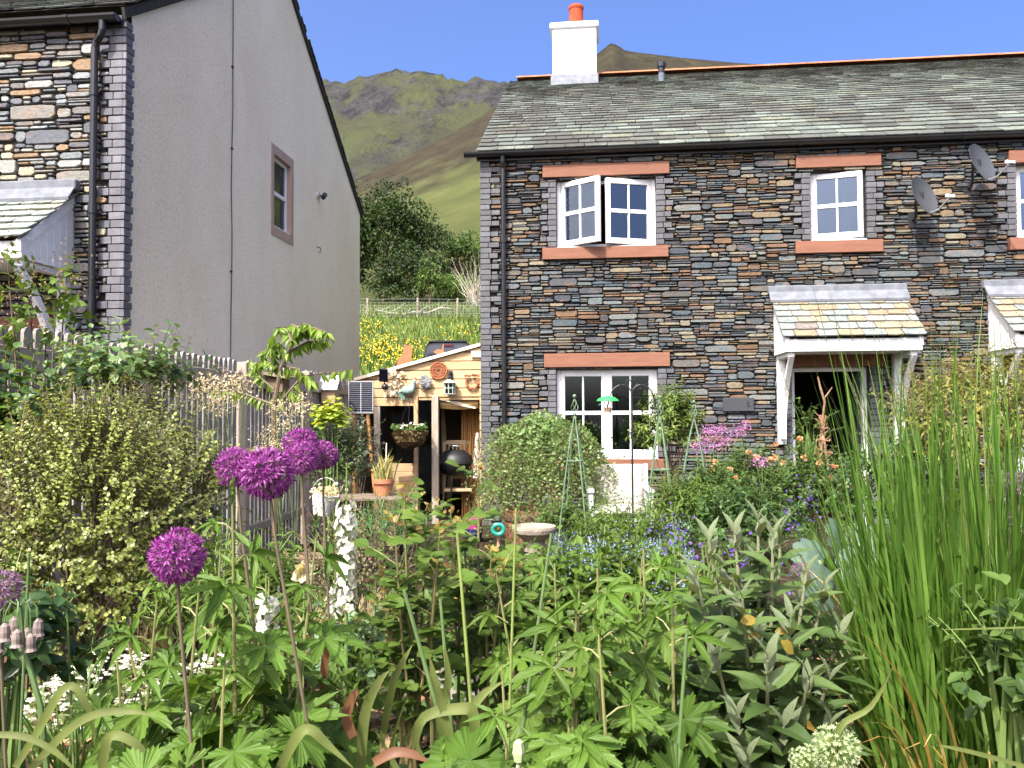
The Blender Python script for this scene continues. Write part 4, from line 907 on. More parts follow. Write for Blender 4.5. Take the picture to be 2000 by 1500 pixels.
# lantern
p = onshed(878, 752, .09); ln = thing('wall_lantern', 'old pale green metal lantern with glass sides hanging from a black bracket on the shed', 'lantern', p, -YAW)
m = MB(); m.lathe([(.0, .085), (.05, .06), (.105, .035), (.105, .028), (.0, .028)], 8); m.build('cap', mat('verdigris_metal', (.46, .55, .50), .5, .2, 9), ln, local=True)
m = MB()
for k in range(8): a = k * PI / 4; m.tube([(.075 * math.cos(a), .075 * math.sin(a), -.125), (.075 * math.cos(a), .075 * math.sin(a), .03)], .006, 4)
for z in (-.125, -.045, .025): a = np.linspace(0, 2 * PI, 17); m.tube([(.075 * math.cos(q), .075 * math.sin(q), z) for q in a], .006, 4, cap=False)
m.build('cage', mat('verdigris_metal', (.46, .55, .50), .5), ln, local=True)
m = MB(); m.lathe([(.068, -.12), (.068, .025)], 16); m.build('glass', glassmat('lantern_glass', (.55, .62, .62), 1.6), ln, local=True)
m = MB(); m.tube([(0, .09, .17), (0, .02, .19), (0, 0, .15), (0, 0, .09)], .012, 6); m.blob((0, 0, .10), (.03, .03, .03), 8, 6); m.cbox((-.03, .07, .06), (.03, .088, .2)); m.build('bracket', IRON, ln, local=True)
# cockerel
p = onshed(797, 760, .05); ck = thing('bird_ornament', 'green and white metal cockerel ornament on the shed planks', 'ornament', p, -YAW)
TEAL = mat('teal_glaze', (.28, .42, .36), .35, .45, 18, .1, 40)
m = MB(); m.tube([(-.10, 0, -.01), (-.06, 0, -.012), (0, 0, -.02), (.05, 0, .0), (.075, 0, .05), (.085, 0, .10), (.09, 0, .125), (.10, 0, .13)], [.02, .055, .065, .055, .035, .024, .026, .008], 12); m.build('body', TEAL, ck, local=True, smooth=True)
m = MB()
for k in range(6): a = rad(200 + k * 14); m.tube([(-.07, -.02 + .008 * k, -.02), (-.07 + .06 * math.cos(a), -.02 + .008 * k, -.02 + .07 * math.sin(a)), (-.07 + .07 * math.cos(a + .3), -.02 + .008 * k, -.03 + .12 * math.sin(a + .2))], [.012, .014, .004], 5)
m.build('tail', mat('teal_feather', (.16, .33, .27), .4, .3, 9), ck, local=True)
m = MB(); m.prism([(.085, .14), (.095, .175), (.10, .15), (.112, .17), (.112, .14), (.13, .125), (.115, .115)], (0, -.004, 0), (1, 0, 0), (0, 0, 1), (0, 1, 0), .008); m.build('comb', RUST, ck, local=True)
# dried flower garland
p = onshed(772, 752); m = MB(); g_ = np.random.default_rng(8); n = 90
P = p + np.stack([g_.uniform(-.13, .13, n), -.02 - .05 * g_.random(n), g_.uniform(-.15, .19, n)], -1); P[:, 0] += (P[:, 2] - p[2]) * .25
place(m, T_ROUND, P, rdir(n, g_), np.array([[0, -1., .3]] * n) + rdir(n, g_) * .5, .035 + .03 * g_.random(n))
for k in range(7): q = p + np.array([-.05 + .03 * k, -.02, .18]); m.tube([q, q + np.array([-.05, -.03, -.15]), q + np.array([-.02, -.01, -.33])], .003, 4)
tag(m.build('dried_flower_garland', leafmat('dried_petal', [(.60, .50, .34), (.45, .33, .2), (.75, .70, .58), (.30, .2, .12)], .2), loc=p), 'pale dried seed-pod garland on the planks under the small solar panel', 'garland')
# small solar panel
p = onshed(749, 733, .12); s_ = thing('solar_lamp', 'small tilted dark solar panel with a black lamp under it at the shed eave', 'solar lamp', p, -YAW + .25)
m = MB(); M = np.array(Matrix.Rotation(rad(-62), 3, 'X') @ Matrix.Rotation(rad(8), 3, 'Y')); m.cbox((-.06, -.10, -.008), (.06, .10, .008), .003, 0, M); m.cbox((-.003, -.10, .0085), (.003, .10, .0095), .0004, 1, M); m.build('panel', [SOLAR, GALV], s_, local=True)
m = MB(); m.tube([(0, .02, -.06), (.02, .06, -.13)], .01, 6); m.blob((.02, .03, -.16), (.05, .035, .045), 12, 8); m.build('lamp', BLACK, s_, local=True)
# large solar panel on an easel
Q = 10.6; p = at(705, 776, Q); hp = (at(705, 808, Q) - at(705, 745, Q))[2]; hp = abs(hp)
sp = thing('solar_charger', 'upright silver-framed solar panel propped on timber legs by the fence end', 'solar panel', (p[0], p[1], float(gz(p[0], p[1]))), -.03)
zc = p[2] - float(gz(p[0], p[1])); wp = .325
m = MB(); 
for (a, b, c, d) in ((-wp / 2, wp / 2, hp / 2 - .012, hp / 2), (-wp / 2, wp / 2, -hp / 2, -hp / 2 + .012), (-wp / 2, -wp / 2 + .012, -hp / 2 + .012, hp / 2 - .012), (wp / 2 - .012, wp / 2, -hp / 2 + .012, hp / 2 - .012)): m.cbox((a, -.015, zc + c), (b, .015, zc + d), .002)
m.build('frame', GALV, sp, local=True)
m = MB(); m.box((-wp / 2 + .01, -.006, zc - hp / 2 + .01), (wp / 2 - .01, .006, zc + hp / 2 - .01)); m.box((-.003, -.0075, zc - hp / 2 + .012), (.003, -.0062, zc + hp / 2 - .012), 1)
for k in range(1, 17): z = zc - hp / 2 + hp * k / 17; m.box((-wp / 2 + .014, -.0072, z - .0008), (wp / 2 - .014, -.0061, z + .0008), 1)
m.build('cells', [SOLAR, mat('cell_line', (.62, .63, .64), .5)], sp, local=True)
for x0, x1, y1 in ((-.13, -.02, -.25), (.08, .20, .12), (-.10, -.16, .35)):
    m = MB(); m.tube([(x0, .02, zc - hp / 2 + .05), (x1, y1, 0)], .024, 4); m.build('leg', TIMBERO, sp, local=True)
# roof-top silhouettes
def cutout(name, label, poly, px, py, q, mt, th=.006):
    p = RH.w(RH.hit(px, py, q)[0], q, rz(RH.hit(px, py, q)[0]) + .05); m = MB(); m.prism(poly, p, RH.t, (0, 0, 1), RH.s, th); tag(m.build(name, mt, loc=p), label, 'ornament'); return p
catp = [(-.10, 0), (.13, 0), (.13, .10), (.115, .15), (.125, .20), (.135, .26), (.125, .30), (.105, .315), (.085, .35), (.075, .32), (.045, .325), (.02, .36), (.01, .325), (0, .29), (-.005, .26), (.0, .23), (-.03, .19), (-.07, .13), (-.095, .07)]
RUST2 = mat('orange_rust', (0.400, 0.152, 0.072), .9, .2, 14, .2, 60)
cutout('cat_silhouette', 'orange rusted flat steel cat sitting on the shed roof', catp, 788, 720, SO + .3, RUST2)
p = cutout('bird_silhouette', 'rusted flat steel wren with a cocked tail on the shed roof', [(-.02, 0), (.0, .05), (-.05, .06), (-.09, .085), (-.06, .10), (-.03, .12), (.01, .12), (.04, .11), (.05, .19), (.065, .2), (.06, .10), (.075, .07), (.05, .04), (.03, .04), (.035, 0)], 858, 697, SO + .25, RUST2)
# hanging basket
Q = 11.05; p = at(801, 840, Q); hbk = thing('hanging_basket', 'moss-lined hanging basket of small pink and white flowers in front of the shed window', 'hanging basket', p)
m = MB(); m.blob((0, 0, -.085), (.20, .20, .15), 22, 12, .13, 0, 4); g_ = np.random.default_rng(5); n = 900; D = rdir(n, g_); D[:, 2] = -abs(D[:, 2]); P = D * np.array([.2, .2, .21]) + np.array([0, 0, -.01]); place(m, T_TINY, P, D + rdir(n, g_) * .6, rdir(n, g_), .03 + .03 * g_.random(n)); m.build('moss_liner', leafmat('brown_moss', [(.05, .035, .015), (.12, .08, .03), (.2, .14, .06)], .1), hbk, local=True)
m = MB(); n = 420; P = np.stack([g_.uniform(-.21, .21, n), g_.uniform(-.2, .2, n), g_.uniform(-.01, .06, n)], -1); place(m, T_ROUND, P, rdir(n, g_) + np.array([0, 0, .5]), rdir(n, g_) * .5 + np.array([0, 0, 1]), .03 + .02 * g_.random(n)); m.build('foliage', leafmat('basket_leaf', [(.06, .14, .03), (.12, .22, .05)], .3), hbk, local=True)
m = MB(); n = 60; P = np.stack([g_.uniform(-.2, .2, n), g_.uniform(-.2, .1, n), g_.uniform(.03, .09, n)], -1); place(m, T_ROUND, P, rdir(n, g_), np.array([[0, -.6, 1.]] * n) + rdir(n, g_) * .3, .028 + .01 * g_.random(n)); m.build('blossom', leafmat('pink_petal', [(.75, .6, .6), (.85, .8, .78), (.7, .4, .45)], .2), hbk, local=True)
for k in range(3):
    a = k * 2.09 + .5; m = MB(); m.tube([(.2 * math.cos(a), .2 * math.sin(a), .0), (0, 0.04, .50)], .0035, 4); m.build('chain', IRON, hbk, local=True)

# ================================================================ house fittings
p = RH.w(*(lambda t, z: (t, -.055, z))(*RH.hit(1442, 790, -.05))); pl = thing('house_number_sign', 'dark slate number plaque on the stone wall beside the door', 'sign', p, -YAW)
m = MB(); m.cbox((-.20, -.012, -.09), (.20, .012, .09), .004); m.cbox((-.18, .012, -.05), (-.14, .035, .05)); m.cbox((.14, .012, -.05), (.18, .035, .05)); m.build('plaque', mat('dark_slate', (.036, .039, .045), .6, .15, 12, .2, 60), pl, local=True)
fc = bpy.data.curves.new('digit', 'FONT'); fc.body = '5'; fc.size = .10; fc.extrude = .002; fo = bpy.data.objects.new('digit', fc)
dg = bpy.context.evaluated_depsgraph_get(); me = bpy.data.meshes.new_from_object(fo); 
dgt = bpy.data.objects.new('digit', me); COL.objects.link(dgt); dgt.parent = pl; dgt.location = (.10, -.0145, -.03); dgt.rotation_euler = (PI / 2, 0, 0); me.materials.append(mat('engraved', (.01, .01, .011), .7)); bpy.data.objects.remove(fo)
def dish(px, py, lab):
    t, z = RH.hit(px, py, -.42); p = RH.w(t, -.42, z); d = thing('satellite_dish', lab, 'satellite dish', p, -YAW, 'satellite dishes on the stone wall')
    nrm = Vector((.52, -.78, .32)).normalized(); q = nrm.to_track_quat('Z', 'Y'); Mx = np.array(q.to_matrix()); a, b, dp = .215, .27, .055
    prof = np.linspace(0, 1, 8); n = 28; m = MB(); V = []
    up = Mx.T @ np.array([0, 0, 1]); ang0 = math.atan2(up[1], up[0])
    for lay in (0, 1):
        for r in prof:
            for k in range(n):
                A_ = k * 2 * PI / n; u, v = a * r * math.sin(A_), b * r * math.cos(A_); x = v * math.cos(ang0) - u * math.sin(ang0); y = v * math.sin(ang0) + u * math.cos(ang0)
                V.append(Mx @ np.array([x, y, dp * (r * r - 1) - (.006 if lay else 0)]))
    F = []
    for lay in (0, 1):
        for i in range(7):
            for k in range(n): f = [lay * 8 * n + i * n + k, lay * 8 * n + i * n + (k + 1) % n, lay * 8 * n + (i + 1) * n + (k + 1) % n, lay * 8 * n + (i + 1) * n + k]; F.append(f if not lay else f[::-1])
    for k in range(n): F.append([7 * n + k, 7 * n + (k + 1) % n, 15 * n + (k + 1) % n, 15 * n + k])
    m.add(V, F); m.build('reflector', mat('dish_grey', (.05, .054, .06), .45, .08, 6), d, local=True, smooth=False)
    bot = Mx @ np.array([-b * math.cos(ang0), -b * math.sin(ang0), 0]); tip = np.array(nrm) * .30 + bot * .75
    m = MB(); m.tube([bot * .9 - np.array(nrm) * .05, bot + np.array(nrm) * .10, tip], .011, 6); m.build('arm', mat('dish_arm', (.2, .2, .2), .5), d, local=True)
    m = MB(); ax = (np.array([0, 0, 0.]) - tip); ax /= np.linalg.norm(ax); m.tube([tip - ax * .05, tip + ax * .03, tip + ax * .035, tip + ax * .06], [.018, .018, .028, .028], 10); m.build('receiver', mat('lnb_white', (.7, .7, .68), .5), d, local=True)
    m = MB(); back = -np.array(nrm) * .06; m.tube([back, back + np.array([-.03, .10, -.05]), back + np.array([.02, .20, -.12]), back + np.array([.04, .30, -.20]), np.array([.0, .40, -.22])], .018, 8); m.cbox((-.06, .395, -.32), (.06, .415, -.12), .004); m.cbox((-.07, .05, -.06), (.01, .16, .06), .01); m.build('mount', IRON, d, local=True)
    m = MB(); m.tube([(0, .40, -.3), (.02, .41, -.7), (.10, .41, -1.1), (.16, .41, -1.5)], .004, 4); m.build('cable', IRON, d, local=True)
dish(1806, 381, 'dark grey satellite dish, the lower of the two, nearer the small upper window')
dish(1919, 317, 'dark grey satellite dish, the higher of the two, close under the gutter')
# ================================================================ meadow beyond the houses
def quadmat(name, cols, **k): return leafmat(name, cols, **k)
g = np.random.default_rng(21)
n = 26000; Yg = 16 + 41 * g.random(n) ** .8; Xg = (-.32 + .40 * g.random(n)) * Yg; P = np.stack([Xg, Yg, gz(Xg, Yg)], -1)
mb = MB(); blades(mb, P, g.uniform(0, 6.28, n), .14 + .22 * g.random(n), .10 + .12 * g.random(n), .035 + .03 * g.random(n), k=3, g=g)
stuff(mb.build('meadow_grass', leafmat('meadow_blade', [(.06, .115, .018), (.10, .165, .03), (.15, .205, .045), (.20, .20, .075)], .4, pat=.5, pscale=.35)))
n = 30000; Yg = 24 + 32 * g.random(n) ** .8; Xg = (-.215 + .20 * g.random(n)) * Yg
dens = fbm(Xg * .16 + 9, Yg * .12, 4, 31); pxg = 1000 + 1600 * Xg / Yg; pyg = 804.5 - 1600 * (gz(Xg, Yg) + .4 - 1.55) / Yg
core = np.exp(-((pxg - 762) / 66) ** 2 - ((pyg - 692) / 26) ** 2) * .55 + .12 * np.exp(-((pxg - 715) / 30) ** 2 - ((pyg - 645) / 26) ** 2) + .06 * np.exp(-((pxg - 905) / 35) ** 2 - ((pyg - 650) / 14) ** 2)
keep = g.random(n) < np.clip(core * .8 + .35 * dens * core + .008 * dens * (core > .04), 0, .85)
Xg, Yg = Xg[keep], Yg[keep]; n = len(Xg); P = np.stack([Xg, Yg, gz(Xg, Yg) + .35 + .25 * g.random(n)], -1)
mb = MB(); place(mb, T_ROUND, P, rdir(n, g), np.array([[-.2, -.9, .8]] * n) + rdir(n, g) * .5, .04 + .04 * g.random(n))
stuff(mb.build('buttercups', leafmat('buttercup', [(.80, .50, .01), (.85, .60, .02), (.75, .42, .01)], .2, pat=.1)))
n2 = n; sel = np.arange(n); P2 = np.stack([Xg[sel] + g.normal(size=n2) * .15, Yg[sel] + g.normal(size=n2) * .15, gz(Xg[sel], Yg[sel])], -1)
mb = MB(); blades(mb, P2, g.uniform(0, 6.28, n2), .45 * np.ones(n2), .15, .06, k=3, g=g); stuff(mb.build('buttercup_stalks', leafmat('buttercup_leaf', [(.06, .13, .02), (.11, .19, .035)], .35)))

# ---------------------------------------------------------------- wire stock fence and dead branch
wf = thing('wire_fence', 'wire stock fence on wooden posts along the top of the buttercup meadow', 'fence', (-7, 48, float(gz(-7, 48))))
fpx = [(560, 604, 52), (640, 612, 51), (717, 606, 48), (815, 616, 48), (893, 619, 48), (975, 628, 48), (1060, 634, 48)]
tops = []
for k, (px, py, Y) in enumerate(fpx):
    X = at(px, py, Y)[0]; zb = float(gz(X, Y)); zt_ = zb + 1.18; tops.append((X, Y, zb)); m = MB(); m.tube([(X, Y, zb - .2), (X + .03, Y, zt_)], .06, 7); m.build('post', GREYP, wf)
m = MB()
for h in (.1, .25, .4, .55, .72, .9, 1.1): m.tube([(x, y - .06, z + h) for x, y, z in tops], .012, 4)
for (a, b) in zip(tops, tops[1:]):
    for u in np.linspace(0, 1, 14): q = np.array(a) * (1 - u) + np.array(b) * u; m.tube([q + np.array([0, -.06, .1]), q + np.array([0, -.06, .9])], .008, 3)
m.build('wire_mesh', mat('wire', (.22, .22, .21), .5), wf)
g_ = random.Random(6); p0 = at(752, 606, 49.5); p0[2] = float(gz(p0[0], p0[1])) + .08
db = thing('dead_branch', 'bleached dead branch lying along the wire fence', 'branch', p0); m = MB()
m.tube([p0 + np.array([d, 0, z]) for d, z in ((-.6, .25), (.3, .05), (1.1, -.05), (1.8, .1), (2.6, .05), (3.4, .35), (4.1, .3))], [.02, .035, .05, .05, .04, .03, .012], 6)
for q in ((.3, .1), (1.2, .0), (2.0, .1), (2.7, .1), (3.2, .3), (-.2, .2)): m.tube([p0 + np.array([q[0], 0, q[1]]), p0 + np.array([q[0] + g_.uniform(.2, .6), .1, q[1] + .25]), p0 + np.array([q[0] + g_.uniform(.4, 1.0), .1, q[1] + g_.uniform(.3, .8)])], [.022, .016, .007], 5)
m.build('wood', mat('bleached_wood', (.38, .34, .28), .8), db)

# ---------------------------------------------------------------- van
VY = 28.5; vp = at(874, 700, VY); zroof = at(874, 668, VY)[2]; VH = 1.92; zg = zroof - VH
van = thing('parked_van', 'dark grey van parked behind the shed, its rear window facing the garden', 'van', (vp[0], vp[1], zg), rad(-4))
VP = mat('van_paint', (.055, .058, .075), .25, .1, 3, spec=.6, metal=.3); VB = mat('van_trim', (.012, .012, .013), .5); VG = mat('van_glass', (.010, .012, .018), .06, .1, 3, spec=.8)
hw = .90
def sect(k, y, sc=1.0, lift=0.0, top=VH): # rounded section
    pr = [(hw, .35), (hw * 1.0, .75), (hw * .985, 1.05), (hw * .90, 1.55), (hw * .84, top - .10), (hw * .74, top - .02), (hw * .5, top + .01), (0, top + .02)]
    pr = pr + [(-x, z) for x, z in pr[-2::-1]]; return [(x * sc, y, z) for x, z in pr]
ysec = [(0, 1, VH - .03), (.03, 1.0, VH), (.6, 1, VH + .01), (2.2, 1, VH), (3.0, .99, VH - .08), (3.7, .97, 1.30), (4.5, .9, 1.05), (4.75, .78, .85)]
V = []; m = MB()
for k, (y, sc, tp) in enumerate(ysec):
    for (x, yy, z) in sect(k, y, sc): V.append((x, yy + (.10 * max(0, (z - 1.0)) if k == 0 else 0), min(z, .35 + (z - .35) * (tp - .35) / (VH - .35))))
nS = 15; F = [[i * nS + j, i * nS + j + 1, (i + 1) * nS + j + 1, (i + 1) * nS + j] for i in range(len(ysec) - 1) for j in range(nS - 1)] + [list(range(nS)), list(range((len(ysec) - 1) * nS, len(ysec) * nS))[::-1]] + [[i * nS, (i + 1) * nS, (i + 1) * nS + nS - 1, i * nS + nS - 1] for i in range(len(ysec) - 1)]
m.polys(V, F); m.build('body', VP, van, local=True)
lean = lambda z: .10 * max(0, z - 1.0) - .012
m = MB(); wz0, wz1 = 1.12, 1.72; rr = [(-.70, wz0), (.70, wz0), (.76, wz0 + .10), (.69, wz1 - .08), (.63, wz1), (-.63, wz1), (-.69, wz1 - .08), (-.76, wz0 + .10)]
V = [(x, lean(z), z) for x, z in rr] + [(x, lean(z) + .03, z) for x, z in rr]; m.polys(V, [list(range(8))] + [[i, (i + 1) % 8, 8 + (i + 1) % 8, 8 + i] for i in range(8)]); m.build('rear_window', VG, van, local=True)
m = MB(); m.prism([(-.02, VH - .05), (.25, VH + .03), (.25, VH + .055), (-.06, VH - .015)], (-.66, .08, .03), (0, 1, 0), (0, 0, 1), (1, 0, 0), 1.32); m.build('spoiler', VB, van, local=True)
m = MB(); m.cbox((-.2, -.005, VH - .12), (.2, .05, VH - .09), .004); m.build('brake_light', mat('dark_red_lens', (.16, .01, .01), .3), van, local=True)
for s in (-1, 1):
    m = MB(); m.cbox((s * .80 - .085, -.03, .72), (s * .80 + .085, .05, 1.16), .02); m.build('tail_light', mat('red_lens', (.55, .02, .015), .25, spec=.6), van, local=True)
m = MB(); m.cbox((-.88, -.09, .33), (.88, .10, .58), .03); m.build('bumper', VB, van, local=True)
m = MB(); m.cbox((-.26, -.02, .74), (.26, .0, .86), .004); m.build('number_plate', mat('yellow_plate', (.75, .55, .05), .5), van, local=True)
for s in (-1, 1):
    for y in (.85, 3.75):
        m = MB(); m.lathe([(.0, -.10), (.22, -.10), (.31, -.08), (.32, 0), (.31, .08), (.22, .10), (0, .10)], 20, (s * .80, y, .32), 0, (1, 0, 0)); wh = m.build('wheel', VB, van, local=True)
        m = MB(); m.lathe([(0, .0), (.21, .0), (.22, .012)], 16, (s * .905, y, .32), 0, (s, 0, 0)); m.build('rim', GALV, wh, local=True)

# ---------------------------------------------------------------- copse
def tree(name, label, px, Y, top, wpx, seed, cols, leaf=.22, nc=46, per=70, lowpy=600, group='trees in the copse', bare=.0):
    g = np.random.default_rng(seed); X = at(px, 600, Y)[0]; zb = float(gz(X, Y)); zt_ = at(px, top, Y)[2]; zl = at(px, lowpy, Y)[2]; rx = wpx / 2 / 1600 * Y; H = zt_ - zb
    root = thing(name, label, 'tree', (X, Y, zb), 0, group); c = np.array([X, Y, (zt_ + zl) / 2]); r = np.array([rx, rx * .9, (zt_ - zl) / 2])
    U = rdir(nc, g); U[:, 2] = np.where(U[:, 2] < -.55, -U[:, 2] * .6, U[:, 2]); C = c + U * r * (.50 + .42 * g.random((nc, 1))); cr = rx * (.20 + .14 * g.random(nc))
    m = MB(); P = (C[:, None] + g.normal(size=(nc, per, 3)) * cr[:, None, None] * np.array([.62, .62, .42])).reshape(-1, 3)
    D = rdir(nc * per, g) + np.array([0, 0, -.15]); N = rdir(nc * per, g) * .9 + np.array([-.2, -.4, .7]); place(m, T_TINY if leaf < .3 else T_OVAL, P, D, N, leaf * (.6 + .8 * g.random(nc * per))); 
    m.build('crown', leafmat('crown_' + str(seed % 4), cols, .3, .55, pat=.4, pscale=.5), root)
    t = MB(); t.tube([(X, Y, zb - .3), (X + .1, Y, zb + H * .25), (X - .1, Y, zb + H * .55), (X, Y, zb + H * .85)], [H * .022, H * .018, H * .012, H * .004], 7)
    for k in range(min(16, nc)): a = np.array([X, Y, zb + H * (.18 + .4 * g.random())]); b = C[k]; t.tube([a, (a + b) / 2 + np.array([0, 0, .15 * H * g.random() * .4]), b], [H * .009, H * .006, .012], 5)
    t.build('trunk', BARK, root)
DK = [(0.011, 0.028, 0.007), (0.022, 0.046, 0.010), (0.037, 0.068, 0.014), (0.062, 0.099, 0.019)]
MD = [(0.022, 0.056, 0.011), (0.045, 0.090, 0.017), (0.075, 0.135, 0.022), (0.112, 0.173, 0.034)]
LT = [(.05, .10, .02), (.10, .17, .035), (.16, .25, .05)]
tree('broadleaf_tree', 'tallest dark green tree of the copse, close to the rear corner of the gable', 752, 60, 338, 165, 1, DK, .24, 95, 75, 610)
tree('broadleaf_tree', 'dark tree with a ragged side crown between the tall tree and the small bright ones', 822, 61, 372, 110, 5, DK, .22, 60, 65, 600)
tree('broadleaf_tree', 'dense tree close behind the gable verge, its crown half hidden by the roughcast wall', 690, 59, 372, 110, 9, DK, .24, 50, 65, 610)
tree('broadleaf_tree', 'mid green tree low in the middle of the copse behind the wire fence', 800, 57.5, 470, 120, 13, DK, .20, 55, 60, 612)
tree('broadleaf_tree', 'bright green rounded tree in front of the grassy hill, near the stone house corner', 895, 64, 432, 95, 2, MD, .20, 55, 60, 590)
tree('broadleaf_tree', 'narrow bright green tree crown just behind the stone house corner', 945, 66, 440, 90, 6, MD, .20, 45, 60, 590)
tree('broadleaf_tree', 'small pale green sapling low in front of the dark copse', 838, 56, 498, 52, 3, LT, .16, 26, 50, 598)
tree('broadleaf_tree', 'olive green bushy tree at the foot of the copse by the fence', 893, 57, 520, 85, 7, MD, .18, 36, 60, 612)
tree('broadleaf_tree', 'low dark scrub tree behind the dead branch', 760, 56.5, 500, 100, 17, DK, .2, 40, 60, 615)
g_ = np.random.default_rng(14); X, Y = at(932, 600, 54)[0], 54; zb = float(gz(X, Y)); tw = thing('bare_shrub', 'pale leafless twiggy shrub beside the house corner in front of the copse', 'shrub', (X, Y, zb)); m = MB()
n = 60; B = np.array([X, Y, zb]) + g_.normal(size=(n, 3)) * np.array([.25, .25, 0]); D = unit(np.stack([g_.normal(size=n) * .45, g_.normal(size=n) * .3, np.ones(n)], -1)); u = np.linspace(0, 1, 6); L = 1.6 + 2.6 * g_.random(n)
C = B[:, None] + D[:, None] * L[:, None, None] * u[None, :, None] + g_.normal(size=(n, 6, 3)) * .08 * u[None, :, None]; tubes(m, C, .03 * (1 - .8 * u)); m.build('twigs', mat('pale_twig', (.36, .32, .26), .9), tw)
# ================================================================ plant helpers
def mix(a, b, f): return tuple(np.array(a) * (1 - f) + np.array(b) * f)
def bush(name, label, cat, px, Y, c, r, ns, L, nl, T, size, lm, sm_=None, up=.6, spread=.8, group=None, seed=1, droop=0.0, main=8, low=-.4, grav=0.0, out=.8, stemr=.003, leafup=.5, parts=True, bend=.25, bark=None, taper=.3):
    """c: world centre, r: radii of the leafy body, ns shoots of length L with nl leaves each"""
    g = np.random.default_rng(seed); root = thing(name, label, cat, gp(px, Y), 0, group); c = np.array(c, float); r = np.array(r, float)
    U = rdir(ns, g); U[:, 2] = np.where(U[:, 2] < low, -U[:, 2], U[:, 2]); rr = (.25 + .75 * g.random((ns, 1)) ** .55); lump = 1 + .22 * fbm(U[:, 0] * 2.3 + seed, U[:, 2] * 2.3 + U[:, 1], 3, seed)[:, None]
    B = c + U * r * rr * .82 * lump; D = unit(U * out + np.array([0, 0, up]) + rdir(ns, g) * .45)
    ml, ms = MB(), MB(); shoots(ml, ms, B, D, L * (.6 + .8 * g.random(ns)), nl, T, size, spread, leafup, droop, r=stemr, g=g, grav=grav, bend=bend, taper=taper)
    b0 = np.array(root.location)
    for k in range(main):
        e = B[g.integers(ns)]; s = b0 + np.array([g.normal() * .04, g.normal() * .04, -.02]); m_ = (s + e) / 2 + np.array([(e - s)[0] * -.12, 0, .1 * (e - s)[2]]); ms.tube([s, m_, e], [stemr * 3.2, stemr * 2.4, stemr], 5)
    ml.build('foliage', lm, root); ms.build('stems', sm_ or BARK, root); return root
PITTO = leafmat('pittosporum_leaf', [(0.107, 0.141, 0.020), (0.180, 0.224, 0.036), (0.246, 0.295, 0.060), (0.328, 0.352, 0.104), (0.082, 0.114, 0.020)], .25, .4, pat=.3, pscale=5, spec=.5)
APPLE = leafmat('apple_leaf', [(0.056, 0.122, 0.037), (0.104, 0.179, 0.056), (0.160, 0.244, 0.094), (0.206, 0.281, 0.131)], .35, .45)
DARKLEAF = leafmat('dark_leaf', [(.025, .06, .018), (.05, .10, .025), (.08, .15, .035)], .3, .4)
ROSELEAF = leafmat('rose_leaf', [(0.034, 0.070, 0.013), (0.059, 0.110, 0.021), (0.087, 0.144, 0.030)], .3, .48, spec=.28)
FRESH = leafmat('fresh_leaf', [(0.062, 0.112, 0.017), (0.092, 0.158, 0.025), (0.129, 0.197, 0.037)], .4, .5, spec=.22)
SIDAL = leafmat('palmate_leaf', [(0.053, 0.104, 0.013), (0.075, 0.141, 0.018), (0.101, 0.171, 0.026)], .32, .5, spec=.22, pat=.42, pscale=5)
CHERRY = leafmat('cherry_leaf', [(0.136, 0.234, 0.030), (0.194, 0.311, 0.039), (0.262, 0.370, 0.058)], .5, .4)
SAGE = leafmat('buddleja_leaf', [(0.045, 0.083, 0.019), (0.068, 0.118, 0.027), (0.096, 0.153, 0.041), (0.037, 0.071, 0.016)], .3, .55)
SAGEU = leafmat('buddleja_felt', [(0.104, 0.136, 0.063), (0.143, 0.171, 0.089)], .25, .7)
GRASSM = leafmat('grass_blade', [(0.029, 0.078, 0.010), (0.063, 0.140, 0.016), (0.108, 0.221, 0.032), (0.166, 0.281, 0.054), (0.046, 0.103, 0.013), (0.137, 0.235, 0.043)], .45, .4, pat=.25, pscale=6)
TULIPL = leafmat('strap_leaf', [(0.063, 0.104, 0.020), (0.098, 0.141, 0.029), (0.132, 0.156, 0.043), (0.058, 0.092, 0.017)], .35, .55, spec=.2, pat=.4, pscale=9)
STRAW = leafmat('dry_straw', [(.46, .36, .19), (.60, .50, .30), (.34, .25, .12), (.28, .27, .10)], .3, .7)
JASM = leafmat('jasmine_leaf', [(0.060, 0.125, 0.025), (0.103, 0.182, 0.043), (0.163, 0.259, 0.076), (0.213, 0.306, 0.111)], .3, .45)
OLIVE = leafmat('olive_leaf', [(.05, .10, .02), (.10, .17, .03), (.20, .25, .05)], .3, .4)
PURP = leafmat('allium_petal', [(0.178, 0.016, 0.161), (0.248, 0.035, 0.213), (0.332, 0.089, 0.296), (0.119, 0.009, 0.113)], .3, .45, tcol=(1.3, .8, 1.3), pat=.15)
WPET = leafmat('white_petal', [(0.592, 0.592, 0.490), (0.636, 0.636, 0.574), (0.577, 0.592, 0.420)], .3, .5, tcol=(1, 1, .9), pat=.06)
MAUVE = leafmat('mauve_petal', [(.45, .14, .45), (.58, .24, .56), (.66, .32, .60)], .3, .6, tcol=(1.2, .9, 1.2))
DARKSTEM = mat('purple_stem', (.11, .085, .05), .6, .3, 9)

